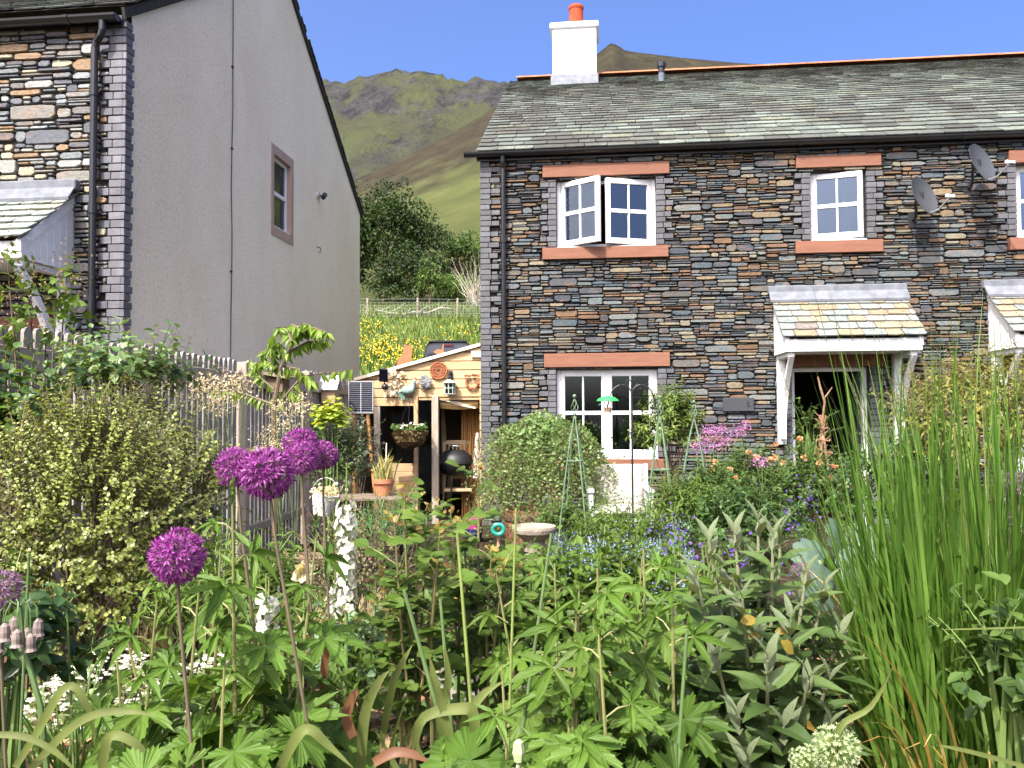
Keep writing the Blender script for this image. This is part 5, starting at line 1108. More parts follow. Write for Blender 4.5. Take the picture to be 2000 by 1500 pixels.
# ================================================================ ground cover
g = np.random.default_rng(77)
n = 15000; Y = 1.5 + 9.2 * g.random(n) ** 1.1; X = (-.72 + 1.5 * g.random(n)) * Y; k = fbm(X * 1.3, Y * 1.3, 3, 41) > -.14; X, Y = X[k], Y[k]; n = len(X)
P = np.stack([X, Y, gz(X, Y) + .02 + .10 * g.random(n) ** 2], -1); mb = MB()
place(mb, T_OVAL, P, rdir(n, g) + np.array([0, 0, .25]), np.array([[-.2, -.3, 1]] * n) + rdir(n, g) * .5, .03 + .045 * g.random(n))
stuff(mb.build('ground_cover', leafmat('low_leaf', [(.04, .09, .02), (.08, .15, .03), (.12, .21, .045)], .35, pat=.4, pscale=1.5)))
n = 3800; Y = 1.6 + 4 * g.random(n); X = (-.7 + 1.45 * g.random(n)) * Y; P = np.stack([X, Y, gz(X, Y) + .01 + .02 * g.random(n)], -1); mb = MB()
place(mb, T_LANCE, P, rdir(n, g) * np.array([1, 1, .25]), np.array([[0, 0, 1]] * n) + rdir(n, g) * .4, .04 + .10 * g.random(n)); stuff(mb.build('leaf_litter', leafmat('litter', [(.30, .20, .10), (.42, .31, .17), (.20, .12, .06), (.36, .16, .08)], .15, .8)))
# pale stone path and edging
m = MB(); R5 = random.Random(8)
x = -.35
while x < 3.6:
    w_ = R5.uniform(.35, .6); Yc = 3.55; zc = float(gz(x + w_ / 2, Yc)) + .05; m.cbox((x + .01, Yc - .28, zc - .12), (x + w_ - .01, Yc + .28, zc + R5.uniform(.0, .02)), .012); x += w_
struct(m.build('path', mat('pale_flagstone', (.27, .24, .195), .85, .2, 6, .4, 40, isl=.15)))

# ================================================================ left-hand shrubs and small trees
def cw_(px, py, Y): return at(px, py, Y)
bush('pittosporum_shrub', 'large dense shrub of tiny yellow-green leaves in front of the fence', 'shrub', 170, 3.2, cw_(165, 1030, 3.2), (.48, .38, .56), 1200, .17, 18, T_ROUND, .018, PITTO, DARKSTEM, up=.5, seed=2, main=26, low=-.9)
bush('pittosporum_shrub', 'small yellow-green leaved shrub between the large one and the alliums', 'shrub', 375, 3.5, cw_(372, 960, 3.5), (.16, .14, .24), 150, .16, 15, T_ROUND, .019, PITTO, DARKSTEM, up=.6, seed=3, main=10, low=-.9)
bush('pittosporum_shrub', 'tall loose olive-green leaved shrub against the fence boards', 'shrub', 300, 4.0, cw_(285, 870, 4.0), (.22, .18, .22), 200, .17, 14, T_ROUND, .021, leafmat('pitto_green', [(.09, .12, .035), (.16, .19, .06), (.24, .27, .10)], .25, .4, spec=.5), DARKSTEM, up=.7, seed=4, main=14, low=-.9)
bush('apple_shrub', 'leafy grey-green shrub with upright shoots rising above the fence tops', 'shrub', 230, 4.2, cw_(240, 755, 4.2), (.36, .22, .09), 74, .24, 12, T_OVAL, .06, APPLE, BARK, up=.9, seed=5, main=14, low=-.5, spread=.85)
bush('dogwood_shrub', 'dark broad-leaved shrub at the edge of the garden below the slated canopy', 'shrub', 40, 3.7, cw_(25, 800, 3.7), (.26, .2, .16), 34, .16, 8, T_OVAL, .07, DARKLEAF, BARK, up=.6, seed=6, main=14, low=-.9)
bush('nettle_patch', 'rough green leaves low beside the picket fence post', 'plant', 60, 3.9, cw_(60, 880, 3.9), (.38, .2, .2), 70, .22, 8, T_OVAL, .085, FRESH, GSTEM, up=.9, seed=7, main=8, low=-.6)
def rowan():
    g = np.random.default_rng(9); root = thing('lilac_shrub', 'thin shrub with faded brown flower heads in front of the white porch bracket', 'shrub', gp(60, 4.4)); ml, ms, mf = MB(), MB(), MB(); b0 = np.array(root.location)
    T = [cw_(px, py, 4.4 + g.normal() * .1) for px, py in ((15, 515), (60, 560), (110, 570), (150, 585), (90, 640), (30, 600), (130, 540), (5, 640))]
    for e in T:
        ms.tube([b0, (b0 + e) / 2 + np.array([.03, 0, .1]), e], [.012, .008, .003], 5); n = 6; B = np.repeat(e[None], n, 0) - np.array([0, 0, .1]) * g.random((n, 1)) * 2; shoots(ml, None, B, rdir(n, g) + np.array([0, 0, .5]), .12, 6, T_OVAL, .06, .8, .5, g=g)
        m_ = 70; P = e + g.normal(size=(m_, 3)) * np.array([.05, .05, .06]) + np.array([0, 0, .05]); place(mf, T_TINY, P, rdir(m_, g), rdir(m_, g), .014 * np.ones(m_))
    ml.build('foliage', FRESH, root); ms.build('stems', BARK, root); mf.build('blossom', leafmat('faded_head', [(.30, .18, .08), (.42, .30, .14), (.2, .12, .05)], .2), root)
rowan()
# young cherry
def cherry():
    g = np.random.default_rng(12); Y = 5.3; root = thing('cherry_tree', 'young tree with long drooping yellow-green leaves standing before the blank gable', 'tree', gp(540, Y)); ml, ms = MB(), MB(); b0 = np.array(root.location)
    lead = [b0, cw_(536, 900, Y), cw_(534, 800, Y), cw_(548, 720, Y), cw_(575, 660, Y), cw_(590, 632, Y)]; ms.tube(lead, [.022, .018, .016, .013, .009, .004], 6)
    br = [((548, 720), (520, 700), (495, 712)), ((560, 690), (600, 668), (640, 664)), ((570, 668), (560, 640), (540, 640)), ((580, 650), (612, 640), (640, 650)), ((534, 800), (590, 735), (640, 728), (690, 722)), ((534, 790), (480, 770), (420, 760)),
          ((550, 715), (580, 720), (610, 745)), ((536, 760), (505, 735), (490, 700)), ((575, 655), (590, 632), (605, 634)), ((545, 730), (530, 680), (530, 655)), ((534, 780), (560, 760), (585, 770)), ((560, 690), (545, 670), (512, 690)), ((585, 640), (570, 634), (556, 645)), ((536, 900), (520, 870), (470, 880))]
    for b in br:
        pts = np.array([cw_(x, y, Y + g.normal() * .07) for x, y in b]); ms.tube(pts, np.linspace(.009, .003, len(pts)), 5)
        n = 58 if b[0][1] < 740 else 34; u = np.sort(g.random(n)) ** .8 * (len(pts) - 1); i = np.minimum(u.astype(int), len(pts) - 2); P = pts[i] + (pts[i + 1] - pts[i]) * (u - i)[:, None]
        D = np.stack([g.normal(size=n) * .55, g.normal(size=n) * .45, -.55 - .5 * g.random(n)], -1); N = np.stack([g.normal(size=n) * .5, -.8 + g.normal(size=n) * .3, .6 + 0 * P[:, 0]], -1); place(ml, T_LANCE, P, D, N, .052 + .034 * g.random(n))
    ml.build('crown', CHERRY, root); ms.build('trunk', DARKSTEM, root)
cherry()
def froth(name, label, px, Y, pts, seed, cols, leaf=FRESH, sz=.013, n=130):
    g = np.random.default_rng(seed); root = thing(name, label, 'plant', gp(px, Y)); ms, mf, ml = MB(), MB(), MB(); b0 = np.array(root.location)
    for (x, y) in pts:
        e = cw_(x, y, Y + g.normal() * .08); ms.tube([b0 + np.array([g.normal() * .05, 0, 0]), (b0 + e) / 2 + np.array([g.normal() * .05, 0, 0]), e], .003, 4); q = n; P = e + g.normal(size=(q, 3)) * np.array([.045, .045, .03]); place(mf, T_TINY, P, rdir(q, g), rdir(q, g) + np.array([0, 0, .6]), sz * (.6 + .8 * g.random(q)))
    k = 26; B = b0 + np.stack([g.normal(size=k) * .08, g.normal(size=k) * .08, .15 + .55 * g.random(k)], -1); shoots(ml, None, B, rdir(k, g) + np.array([0, 0, .3]), .18, 8, T_OVAL, .045, .8, .5, g=g)
    mf.build('blossom', leafmat(name + '_froth', cols, .3, .7), root); ms.build('stems', GSTEM, root); ml.build('foliage', leaf, root)
CRM = [(.62, .52, .32), (.70, .62, .42), (.50, .36, .25)]
froth('meadow_rue', 'airy buff flower panicles in front of the fence boards beside the cherry tree', 425, 4.6, [(395, 745), (420, 755), (450, 745), (405, 790), (475, 760), (440, 780), (385, 770), (465, 740), (425, 800)], 31, CRM)
froth('meadow_rue', 'pale creamy flower plumes around the foot of the cherry tree', 560, 5.0, [(540, 795), (570, 800), (555, 830), (590, 790), (520, 850), (560, 870), (535, 875)], 32, CRM)
for k, (px, Y, lab, sd_) in enumerate(((690, 8.6, 'dark shrub with tiny greyish leaves below the large solar panel', 41), (650, 7.0, 'glossy dark green shrub behind the purple alliums', 42))):
    bush('small_shrub', lab, 'shrub', px, Y, cw_(px, 890 if k == 0 else 905, Y), (.24, .22, .42) if k == 0 else (.25, .2, .3), 150, .2, 14, T_ROUND, .03, ROSELEAF if k else leafmat('grey_leaf', [(.05, .07, .04), (.10, .12, .08), (.22, .22, .18), (.06, .11, .03)], .25), DARKSTEM, up=.8, seed=sd_, main=12, low=-.8)
bush('golden_shrub', 'small plant with broad lime-yellow leaves in front of the fence end', 'plant', 648, 6.8, cw_(645, 835, 6.8), (.13, .1, .11), 30, .14, 7, T_ROUND, .07, leafmat('lime_leaf', [(.30, .38, .05), (.40, .46, .07), (.22, .32, .05)], .45), GSTEM, up=1, seed=43)
# dry grass tufts
def tuft(name, label, px, Y, n, H, lean, W, m_, seed, spread=.12, curl=.5, droop=.25, group=None, cat='grass clump', k=6):
    g = np.random.default_rng(seed); root = thing(name, label, cat, gp(px, Y), 0, group); a = g.uniform(0, 6.28, n); rr = spread * np.sqrt(g.random(n)); P = np.array(root.location) + np.stack([rr * np.cos(a), rr * np.sin(a), 0 * a], -1)
    mb = MB(); blades(mb, P, a + g.normal(size=n) * .5, H * (.55 + .5 * g.random(n)), lean * (.3 + g.random(n)), W * (.7 + .6 * g.random(n)), k=k, curl=curl, droop=droop * g.random(n), g=g); mb.build('blades', m_, root); return root
tuft('dry_grass', 'straw-coloured dry grass clump below the two overlapping allium heads', 455, 4.0, 420, .62, .30, .006, STRAW, 51, .20)
tuft('dry_grass', 'arching straw-coloured grass clump beside the white hanging bucket', 565, 4.4, 360, .55, .34, .006, STRAW, 52, .18)
tuft('dry_grass', 'thin dry grass tuft behind the small yellow-green shrub', 350, 4.1, 260, .62, .25, .006, STRAW, 53, .16)
tuft('dry_grass', 'small tuft of bleached grass in front of the black table', 690, 5.6, 200, .4, .25, .006, STRAW, 54, .14)

# ================================================================ pots, table and tubs
PZ = lambda x, Y: float(gz(x, Y))
Q = 8.3; p = at(748, 938, Q); zt_ = at(748, 968, Q)[2]
tb = thing('iron_table', 'low black table on cast iron legs carrying the terracotta pot, in front of the shed', 'table', (p[0] - .12, Q, PZ(p[0], Q))); hz = zt_ - PZ(p[0], Q)
m = MB(); m.cbox((-.34, -.24, hz - .03), (.34, .24, hz), .005); m.build('table_top', mat('old_plank', (.16, .12, .09), .8, .3, 9), tb, local=True)
for s in (-1, 1):
    m = MB()
    for a0, a1 in (((s * .28, -.2, hz - .03), (s * .3, -.22, 0)), ((s * .28, .2, hz - .03), (s * .3, .22, 0)), ((s * .28, -.2, hz * .55), (s * .28, .2, hz * .55)), ((s * .28, -.2, hz - .05), (s * .28, .2, .08)), ((s * .28, .2, hz - .05), (s * .28, -.2, .08))): m.tube([a0, a1], .016, 6)
    m.build('leg', IRON, tb, local=True)
m = MB(); a = np.linspace(0, 2 * PI, 25); m.tube([(-.24 + .13 * math.cos(q), -.235, .2 + .13 * math.sin(q)) for q in a], .012, 6, cap=False)
for k in range(5): m.tube([(-.24, -.235, .2), (-.24 + .13 * math.cos(k * 1.257), -.235, .2 + .13 * math.sin(k * 1.257))], .008, 5)
m.build('flywheel', IRON, tb, local=True)
m = MB(); m.cbox((-.3, -.18, .06), (.3, .2, .10)); m.build('treadle', IRON, tb, local=True)
p = at(749, 968, Q); tp = thing('terracotta_pot', 'terracotta flowerpot of spiky half-dried leaves standing on the black iron table', 'flowerpot', (p[0], Q, p[2])); ph = at(749, 935, Q)[2] - p[2]
m = MB(); m.lathe([(0, 0), (.072, 0), (.098, ph * .74), (.112, ph * .74), (.115, ph), (.10, ph), (.095, ph * .85), (0, ph * .85)], 24); m.build('pot', TERRA, tp, local=True)
g = np.random.default_rng(61); m = MB(); n = 60; P0 = np.array(tp.location) + np.stack([g.normal(size=n) * .04, g.normal(size=n) * .04, ph * .85 + 0 * np.arange(n)], -1); blades(m, P0, g.uniform(0, 6.28, n), .18 + .20 * g.random(n), .05 + .12 * g.random(n), .016, g=g, droop=.4 * g.random(n)); m.build('foliage', leafmat('spiky_mix', [(.13, .2, .06), (.25, .3, .10), (.55, .46, .16), (.6, .5, .25)], .35), tp)
m = MB(); q = np.array(tp.location); m.tube([q + np.array([.02, 0, ph * .8]), q + np.array([.03, 0, ph + .36])], .006, 5); m.build('cane', mat('pale_cane', (.70, .64, .48), .6), tp)
Q = 6.2; p = at(628, 985, Q); bk = thing('white_bucket', 'tilted white bucket of cream flowers beside the stems of the alliums', 'bucket', (p[0], Q, p[2] - .08))
m = MB(); ax = (.18, 0, 1); m.lathe([(0, 0), (.062, 0), (.098, .15), (.102, .15), (.102, .16), (.092, .16), (.085, .10), (0, .10)], 22, (0, 0, 0), 0, ax); m.build('bucket', mat('white_enamel', (.72, .70, .66), .4, .08, 9), bk, local=True)
m = MB(); a = np.linspace(0, PI, 12); m.tube([(.03 + -.10 * math.cos(q), 0, .16 + .12 * math.sin(q)) for q in a], .003, 4); m.build('handle', GALV, bk, local=True)
m = MB(); n = 190; P = np.array(bk.location) + np.array([.05, 0, .17]) + g.normal(size=(n, 3)) * np.array([.05, .05, .035]); place(m, T_ROUND, P, rdir(n, g), rdir(n, g) + np.array([0, -.4, .7]), .018 + .012 * g.random(n)); m.build('blossom', leafmat('cream_petal', [(.6, .55, .35), (.7, .66, .48), (.35, .36, .12)], .3), bk)
bp = thing('wall_support', 'old dark timber sleeper bench behind the white bucket', 'bench', gp(612, 6.6)); m = MB(); b0 = np.array(bp.location); m.cbox(b0 + np.array([-.35, -.12, .34]), b0 + np.array([.35, .12, .42]), .01); m.build('seat', mat('dark_wood', (.17, .105, .065), .8), bp)
for s in (-1, 1):
    m = MB(); m.cbox(b0 + np.array([s * .28 - .04, -.1, 0]), b0 + np.array([s * .28 + .04, .1, .34]), .008); m.build('leg', mat('dark_wood', (.17, .105, .065), .8), bp)

# barrel tub with trailing jasmine
Q = 9.4; p = gp(1040, Q); tub = thing('barrel_planter', 'half-barrel planter with iron hoops holding the trailing jasmine, in front of the stone wall', 'planter', p)
m = MB()
for k in range(22):
    a0 = k * 2 * PI / 22; V = []
    for z, r in ((0, .29), (.22, .345), (.45, .35)):
        for da in (.012, 2 * PI / 22 - .012): V.append((r * math.cos(a0 + da), r * math.sin(a0 + da), z))
    m.add(V, [(0, 1, 3, 2), (2, 3, 5, 4)])
m.lathe([(.28, 0), (.335, .22), (.34, .45), (.31, .45), (.31, .40), (0, .40)], 22); m.build('staves', mat('barrel_oak', (.30, .155, .095), .7, .25, 6, .4, 50, isl=.2, st=(6, 6, 1)), tub, local=True)
for z, r in ((.07, .315), (.36, .357)):
    m = MB(); m.lathe([(r, z - .025), (r + .008, z - .024), (r + .010, z + .025), (r + .001, z + .026)], 32); m.build('hoop', mat('rusted_hoop', (.16, .10, .07), .8, .3, 20), tub, local=True)
g = np.random.default_rng(71); js = thing('jasmine', 'mound of trailing small-leaved climber spilling over the half-barrel below the lower window', 'climber', p + np.array([0, 0, .40])); b0 = np.array(js.location); ml, ms = MB(), MB()
apex = cw_(1075, 825, Q)
n = 470; a = g.uniform(0, 6.28, n); ctr = cw_(1066, 842, Q); q_ = g.random(n) ** .6; ln_ = 1 + .25 * fbm(np.cos(a) * 2, np.sin(a) * 2, 3, 5); B = ctr + np.stack([np.cos(a) * .36 * q_ * ln_, np.sin(a) * .30 * q_, .20 * (1 - q_ ** 2) - .10 + .05 * g.normal(size=n)], -1); D = np.stack([np.cos(a) * .8, np.sin(a) * .8, .35 + .2 * g.normal(size=n)], -1)
shoots(ml, ms, B, D, .16 + .42 * g.random(n) ** 1.4, 24, T_OVAL, .041, .85, .5, droop=1.35, g=g, r=.002, bend=.1, taper=.2)
n = 330; a = g.uniform(0, 6.28, n); ln2 = .8 + .35 * g.random(n); B = ctr + np.stack([np.cos(a) * .43 * ln2, np.sin(a) * .36, -.04 - .42 * g.random(n)], -1); D = np.stack([np.cos(a) * .45, np.sin(a) * .45, -.35 + 0 * a], -1)
shoots(ml, ms, B, D, .35 + .25 * g.random(n), 22, T_OVAL, .040, .85, .5, droop=.75, g=g, r=.002, bend=.1, taper=.2)
n = 70; a = g.uniform(0, 6.28, n); B = ctr + np.stack([np.cos(a) * .36, np.sin(a) * .32, .05 - .15 * g.random(n)], -1); D = np.stack([np.cos(a) * .9, np.sin(a) * .8, .45 + .4 * g.normal(size=n)], -1)
shoots(ml, ms, B, D, .28 + .42 * g.random(n), 20, T_OVAL, .040, .85, .5, droop=1.1, g=g, r=.002, bend=.25, taper=.2)
for k in range(10): e = ctr + np.array([g.normal() * .2, g.normal() * .15, -.05]); ms.tube([b0 + np.array([g.normal() * .04, 0, 0]), (b0 + e) / 2, e], [.014, .011, .005], 5)
ml.build('foliage', JASM, js); ms.build('stems', TWIG, js)

# upright bamboo-like shrub in a dark pot
Q = 9.9; p = gp(1305, Q); pot = thing('dark_pot', 'dark glazed pot holding the olive-leaved shrub at the corner of the lower window', 'flowerpot', p); m = MB(); m.lathe([(0, 0), (.15, 0), (.20, .30), (.215, .30), (.215, .34), (.19, .34), (.18, .28), (0, .28)], 24); m.build('pot', mat('dark_glaze', (.03, .025, .022), .3, .3, 9), pot, local=True); 
bush('olive_shrub', 'upright narrow-leaved olive-green shrub partly covering the lower window', 'shrub', 1305, Q, cw_(1308, 845, Q), (.38, .28, .46), 190, .24, 16, T_LANCE, .085, OLIVE, BARK, up=1.0, seed=81, main=18, low=-.7, spread=.7)
# white cushioned chair
Q = 9.2; ca, cb = at(1157, 960, Q), at(1257, 960, Q); x0, x1 = ca[0], cb[0]; zb_ = PZ(x0, Q); ztop = at(1207, 903, Q)[2] - zb_; zs = at(1207, 990, Q)[2] - zb_
chr_ = thing('garden_armchair', 'white garden chair with plump cream cushions, standing under the lower window', 'chair', ((x0 + x1) / 2, Q, zb_), -.06); hw_ = (x1 - x0) / 2
WHITEC = mat('chair_paint', (.52, .52, .50), .5, .1, 7)
CUSH = mat('cream_cushion', (.44, .41, .365), .85, .06, 6, .3, 14)
def cushion(name, c, s, M, seed):
    nu, nv = 17, 13; g = np.random.default_rng(seed); U, V_ = np.meshgrid(np.linspace(-1, 1, nu), np.linspace(-1, 1, nv)); W = []
    for sg in (1, -1):
        th = s[2] * np.clip((1 - np.abs(U) ** 5) * (1 - np.abs(V_) ** 5), 0, 1) ** .5 * (1 - .10 * np.exp(-(V_ / .12) ** 2)) + .004 * fbm(U * 3 + 9 * sg, V_ * 3, 3, seed); W.append(np.stack([U * s[0], V_ * s[1], sg * th], -1).reshape(-1, 3))
    i = (np.arange(nv - 1) * nu)[:, None]; j = np.arange(nu - 1)[None]; F = np.stack([i + j, i + j + 1, i + nu + j + 1, i + nu + j], -1).reshape(-1, 4); mb_ = MB(); mb_.add(np.concatenate(W) @ M.T + c, np.concatenate([F, F[:, ::-1] + nu * nv])); return mb_.build(name, CUSH, chr_, local=True, smooth=True)
cushion('back_cushion', np.array([0, .06, (ztop + zs) / 2 - .02]), (hw_, (ztop - zs) / 2 + .0, .07), np.array(Matrix.Rotation(rad(78), 3, 'X')), 1); cushion('seat_cushion', np.array([0, -.24, zs - .01]), (hw_, .27, .055), np.eye(3), 2)
for s in (-1, 1):
    m = MB(); m.cbox((s * (hw_ + .03) - .025, .05, 0), (s * (hw_ + .03) + .025, .10, ztop - .02), .006); m.build('leg', WHITEC, chr_, local=True)
    m = MB(); m.cbox((s * (hw_ + .03) - .025, -.5, 0), (s * (hw_ + .03) + .025, -.45, zs + .2), .006); m.build('leg', WHITEC, chr_, local=True)
    m = MB(); m.cbox((s * (hw_ + .03) - .035, -.52, zs + .2), (s * (hw_ + .03) + .035, .08, zs + .235), .008); m.build('arm', WHITEC, chr_, local=True)
m = MB(); m.cbox((-hw_, -.48, zs - .11), (hw_, .06, zs - .07), .006); m.build('seat', WHITEC, chr_, local=True)
m = MB()
for k in range(5): m.cbox((-hw_ + .02 + k * hw_ * .4, .10, zs), (-hw_ + .10 + k * hw_ * .4, .125, ztop - .08), .004)
m.cbox((-hw_ - .01, .09, ztop - .08), (hw_ + .01, .13, ztop - .03), .006); m.build('backrest', WHITEC, chr_, local=True)

# obelisks, feeder pole, twig wigwam
GREENM = mat('green_metal', (.11, .17, .10), .5, .3, 12)
def obelisk(px, Y, ax, ay, bx0, bx1, by, label, ring_py):
    A_ = cw_(ax, ay, Y); zb = float(gz(A_[0], Y)); hwid = (at(bx1, by, Y)[0] - at(bx0, by, Y)[0]) / 2; root = thing('plant_obelisk', label, 'plant support', (A_[0], Y, zb), 0, 'green wire obelisks in the flower bed'); H = A_[2] - zb; neck = H - .20
    hz_ = at(ax, by, Y)[2] - zb; slope = hwid / max(.2, neck - hz_); rb = slope * neck
    for k in range(4):
        a = k * PI / 2 + .5; m = MB(); u = np.linspace(0, 1, 9); m.tube([((rb * (1 - q) ** .8 + .004) * math.cos(a), (rb * (1 - q) ** .8 + .004) * math.sin(a), neck * q) for q in u], .0065, 5); m.build('leg', GREENM, root, local=True)
    m = MB(); n = 25; a = np.linspace(0, 2 * PI, n); zr = at(ax, ring_py, Y)[2] - zb; r = rb * (1 - zr / neck) ** .8; m.tube([(r * math.cos(q), r * math.sin(q), zr) for q in a], .006, 5, cap=False); m.build('hoop', GREENM, root, local=True)
    m = MB()
    for k in range(4): u = np.linspace(0, 1, 9); m.tube([(.030 * math.sin(PI * q) * math.cos(k * PI / 2 + q * 3), .030 * math.sin(PI * q) * math.sin(k * PI / 2 + q * 3), neck + .15 * q) for q in u], .004, 4)
    m.blob((0, 0, H - .025), (.017, .017, .017), 8, 6); m.build('finial', GREENM, root, local=True)
obelisk(1122, 7.2, 1122, 768, 1098, 1160, 1020, 'green wire obelisk with a twisted finial in front of the trailing jasmine', 900)
obelisk(1290, 7.4, 1288, 770, 1268, 1332, 1020, 'green wire obelisk with its finial in front of the olive shrub', 917)
obelisk(1355, 8.4, 1355, 780, 1300, 1362, 960, 'green wire obelisk leaning toward the purple flowers, the farthest from the chair', 898)
Q = 7.9; p = gp(1234, Q); fp = thing('feeder_pole', 'tall dark iron crook pole with two curled arms standing before the chair', 'feeder pole', p); b0 = np.array(p); zt_ = cw_(1234, 742, Q)[2]
m = MB(); m.tube([b0, np.array([b0[0], Q, zt_])], .010, 7); m.cbox((b0[0] - .016, Q - .016, cw_(1234, 850, Q)[2]), (b0[0] + .016, Q + .016, cw_(1234, 843, Q)[2]), .003); m.build('pole', IRON, fp)
for s in (-1, 1):
    m = MB(); za = cw_(1234, 772, Q)[2]; W_ = abs(cw_(1234, 800, Q)[0] - cw_(1190, 800, Q)[0]); a = np.linspace(0, PI * .95, 12); pts = [(b0[0], Q, za - .06)] + [(b0[0] + s * W_ * (.5 - .5 * math.cos(q)), Q, za + .13 * math.sin(q) - .06 * (q / PI)) for q in a[1:]] + [(b0[0] + s * (W_ + .02), Q, za - .12), (b0[0] + s * (W_ - .02), Q, za - .14), (b0[0] + s * (W_ - .04), Q, za - .11)]; m.tube(pts, .007, 6); m.build('arm', IRON, fp)
    m = MB(); a = np.linspace(0, 1.6 * PI, 14); m.tube([(b0[0] + s * (.035 + .0 + .035 * math.cos(PI - q) * (1 - q / 9)), Q, zt_ - .03 + .04 * math.sin(q) * (1 - q / 9)) for q in a], .004, 5); m.build('scroll', IRON, fp)
p = cw_(1187, 800, Q); fd_ = thing('bird_feeder', 'wire peanut feeder with a bright green dome lid hanging from the crook pole', 'bird feeder', p); za = cw_(1187, 775, Q)[2] - p[2]
m = MB(); zl = cw_(1187, 783, Q)[2] - p[2]; m.lathe([(.105 * 1.05, zl), (.09, zl + .022), (.05, zl + .042), (0, zl + .05)], 18); m.lathe([(.108, zl - .002), (0, zl + .0)], 18); m.build('lid', mat('bright_green_plastic', (.03, .42, .08), .35, .05, 5, spec=.5), fd_, local=True)
m = MB(); zd = cw_(1187, 806, Q)[2] - p[2]; m.lathe([(0, zd), (.032, zd), (.032, zd + .05), (0, zd + .05)], 14); m.build('seed', mat('seed_tan', (.48, .30, .14), .8, .3, 60), fd_, local=True)
m = MB()
for k in range(10): a = k * PI / 5; m.tube([(.036 * math.cos(a), .036 * math.sin(a), zd - .01), (.036 * math.cos(a), .036 * math.sin(a), zl)], .0018, 4)
m.tube([(0, 0, zl + .04), (0, 0, za + .02)], .002, 4); m.build('cage', GALV, fd_, local=True)
def wigwam():
    Y = 7.6; g = np.random.default_rng(88); A_ = cw_(1607, 820, Y); zb = float(gz(A_[0], Y)); root = thing('twig_obelisk', 'rustic wigwam of peeled branches tied with twigs, before the open door', 'plant support', (A_[0], Y, zb)); H = A_[2] - zb
    MTW = mat('peeled_branch', (.26, .15, .085), .8, .3, 20, .4, 60)
    for k in range(4):
        a = k * PI / 2 + .4; r = .24; top = np.array([-.03 * math.cos(a), -.03 * math.sin(a), H + (.16 if k == 1 else .04)]); m = MB(); u = np.linspace(0, 1, 7); m.tube([np.array([r * math.cos(a) * (1 - q), r * math.sin(a) * (1 - q), 0]) + top * q + g.normal(size=3) * .006 for q in u], np.linspace(.016, .010, 7), 6)
        if k == 1: m.tube([top, top + np.array([-.04, 0, .14]), top + np.array([-.06, 0, .24])], [.012, .010, .007], 6); m.tube([top + np.array([-.01, 0, .03]), top + np.array([.07, 0, .14])], [.008, .005], 6)
        m.build('leg', MTW, root, local=True)
    m = MB()
    for j, q in enumerate(np.linspace(.25, .95, 10)):
        r = .24 * (1 - q) + .03; pts = [(r * math.cos(a), r * math.sin(a), H * q + .008 * math.sin(3 * a + j)) for a in np.linspace(0, 2 * PI, 13)]; m.tube(pts, .006, 4)
    for k in range(22): z = H * (.75 + .3 * g.random()); a = g.uniform(0, 6.28); m.tube([(.02 * math.cos(a), .02 * math.sin(a), z), (.07 * math.cos(a), .07 * math.sin(a), z + .05)], [.006, .003], 4)
    m.build('twig_binding', MTW, root, local=True)
wigwam()
# birdbath
Q = 6.6; p = gp(1042, Q); bb = thing('bird_bath', 'shallow rough stone birdbath on a stubby pedestal in front of the half-barrel', 'bird bath', p); zt_ = cw_(1042, 1027, Q)[2] - p[2]; STN = mat('cast_stone', (.26, .215, .165), .9, .3, 14, .8, 40); r = (at(1087, 1035, Q)[0] - at(1000, 1035, Q)[0]) / 2
m = MB(); m.lathe([(.08, zt_ - .12), (r * .7, zt_ - .085), (r * .96, zt_ - .05), (r, zt_ - .02), (r * .98, zt_), (r * .90, zt_ + .002), (r * .82, zt_ - .022), (0, zt_ - .045)], 30); m.build('bowl', STN, bb, local=True)
m = MB(); m.lathe([(.15, 0), (.15, .05), (.09, .10), (.075, zt_ * .5), (.085, zt_ - .12)], 18); m.build('pedestal', STN, bb, local=True)
# small items by the house corner
p = gp(973, 9.0); p[2] = cw_(973, 1033, 7.0)[2]; Q = 7.0; p = cw_(973, 1033, Q); zb = float(gz(p[0], Q))
m = MB(); cc = np.array([p[0], Q, zb]); stk = thing('garden_stake', 'peeled stick with a turquoise float ring, stuck in the bed beside the stone birdbath', 'stake', cc); m.tube([cc, cc + np.array([.0, .05, 1.0]) * .45], .014, 6); m.build('stick', mat('peeled_stick', (.42, .26, .16), .8), stk)
m = MB(); a = np.linspace(0, 2 * PI, 19); m.tube([p + np.array([.048 * math.cos(q), -.03, .042 * math.sin(q)]) for q in a], .016, 8, cap=False); m.build('ring', mat('turquoise', (.015, .26, .20), .35), stk)
p = gp(926, 9.8); pp = thing('pink_pot', 'small magenta and navy plastic pots stacked at the shed doorway', 'flowerpot', p); m = MB(); m.lathe([(0, 0), (.08, 0), (.10, .16), (.0, .16)], 18); m.build('lower_pot', mat('navy_plastic', (.02, .02, .12), .4), pp, local=True); m = MB(); m.lathe([(.08, .161), (.105, .27), (.115, .27), (.115, .29), (.10, .29), (0, .25)], 18); m.build('upper_pot', mat('magenta_plastic', (.55, .02, .25), .4), pp, local=True)
m = MB(); g = np.random.default_rng(91); p = RH.w(sh(933, 860)[0], SO - .06, sh(933, 845)[1]); n = 40
C = p + np.stack([np.cumsum(g.normal(size=(n, 8)) * .008, 1) - .02 * np.linspace(0, 1, 8), .02 * g.normal(size=(n, 8)), np.broadcast_to(-np.linspace(0, .62, 8), (n, 8)) + 0], -1) + np.array([.0, -.02, 0]); tubes(m, C, .0028); tag(m.build('raffia_hank', mat('raffia', (.62, .58, .50), .8), loc=p), 'hank of pale string hanging from the doorpost of the shed', 'string')

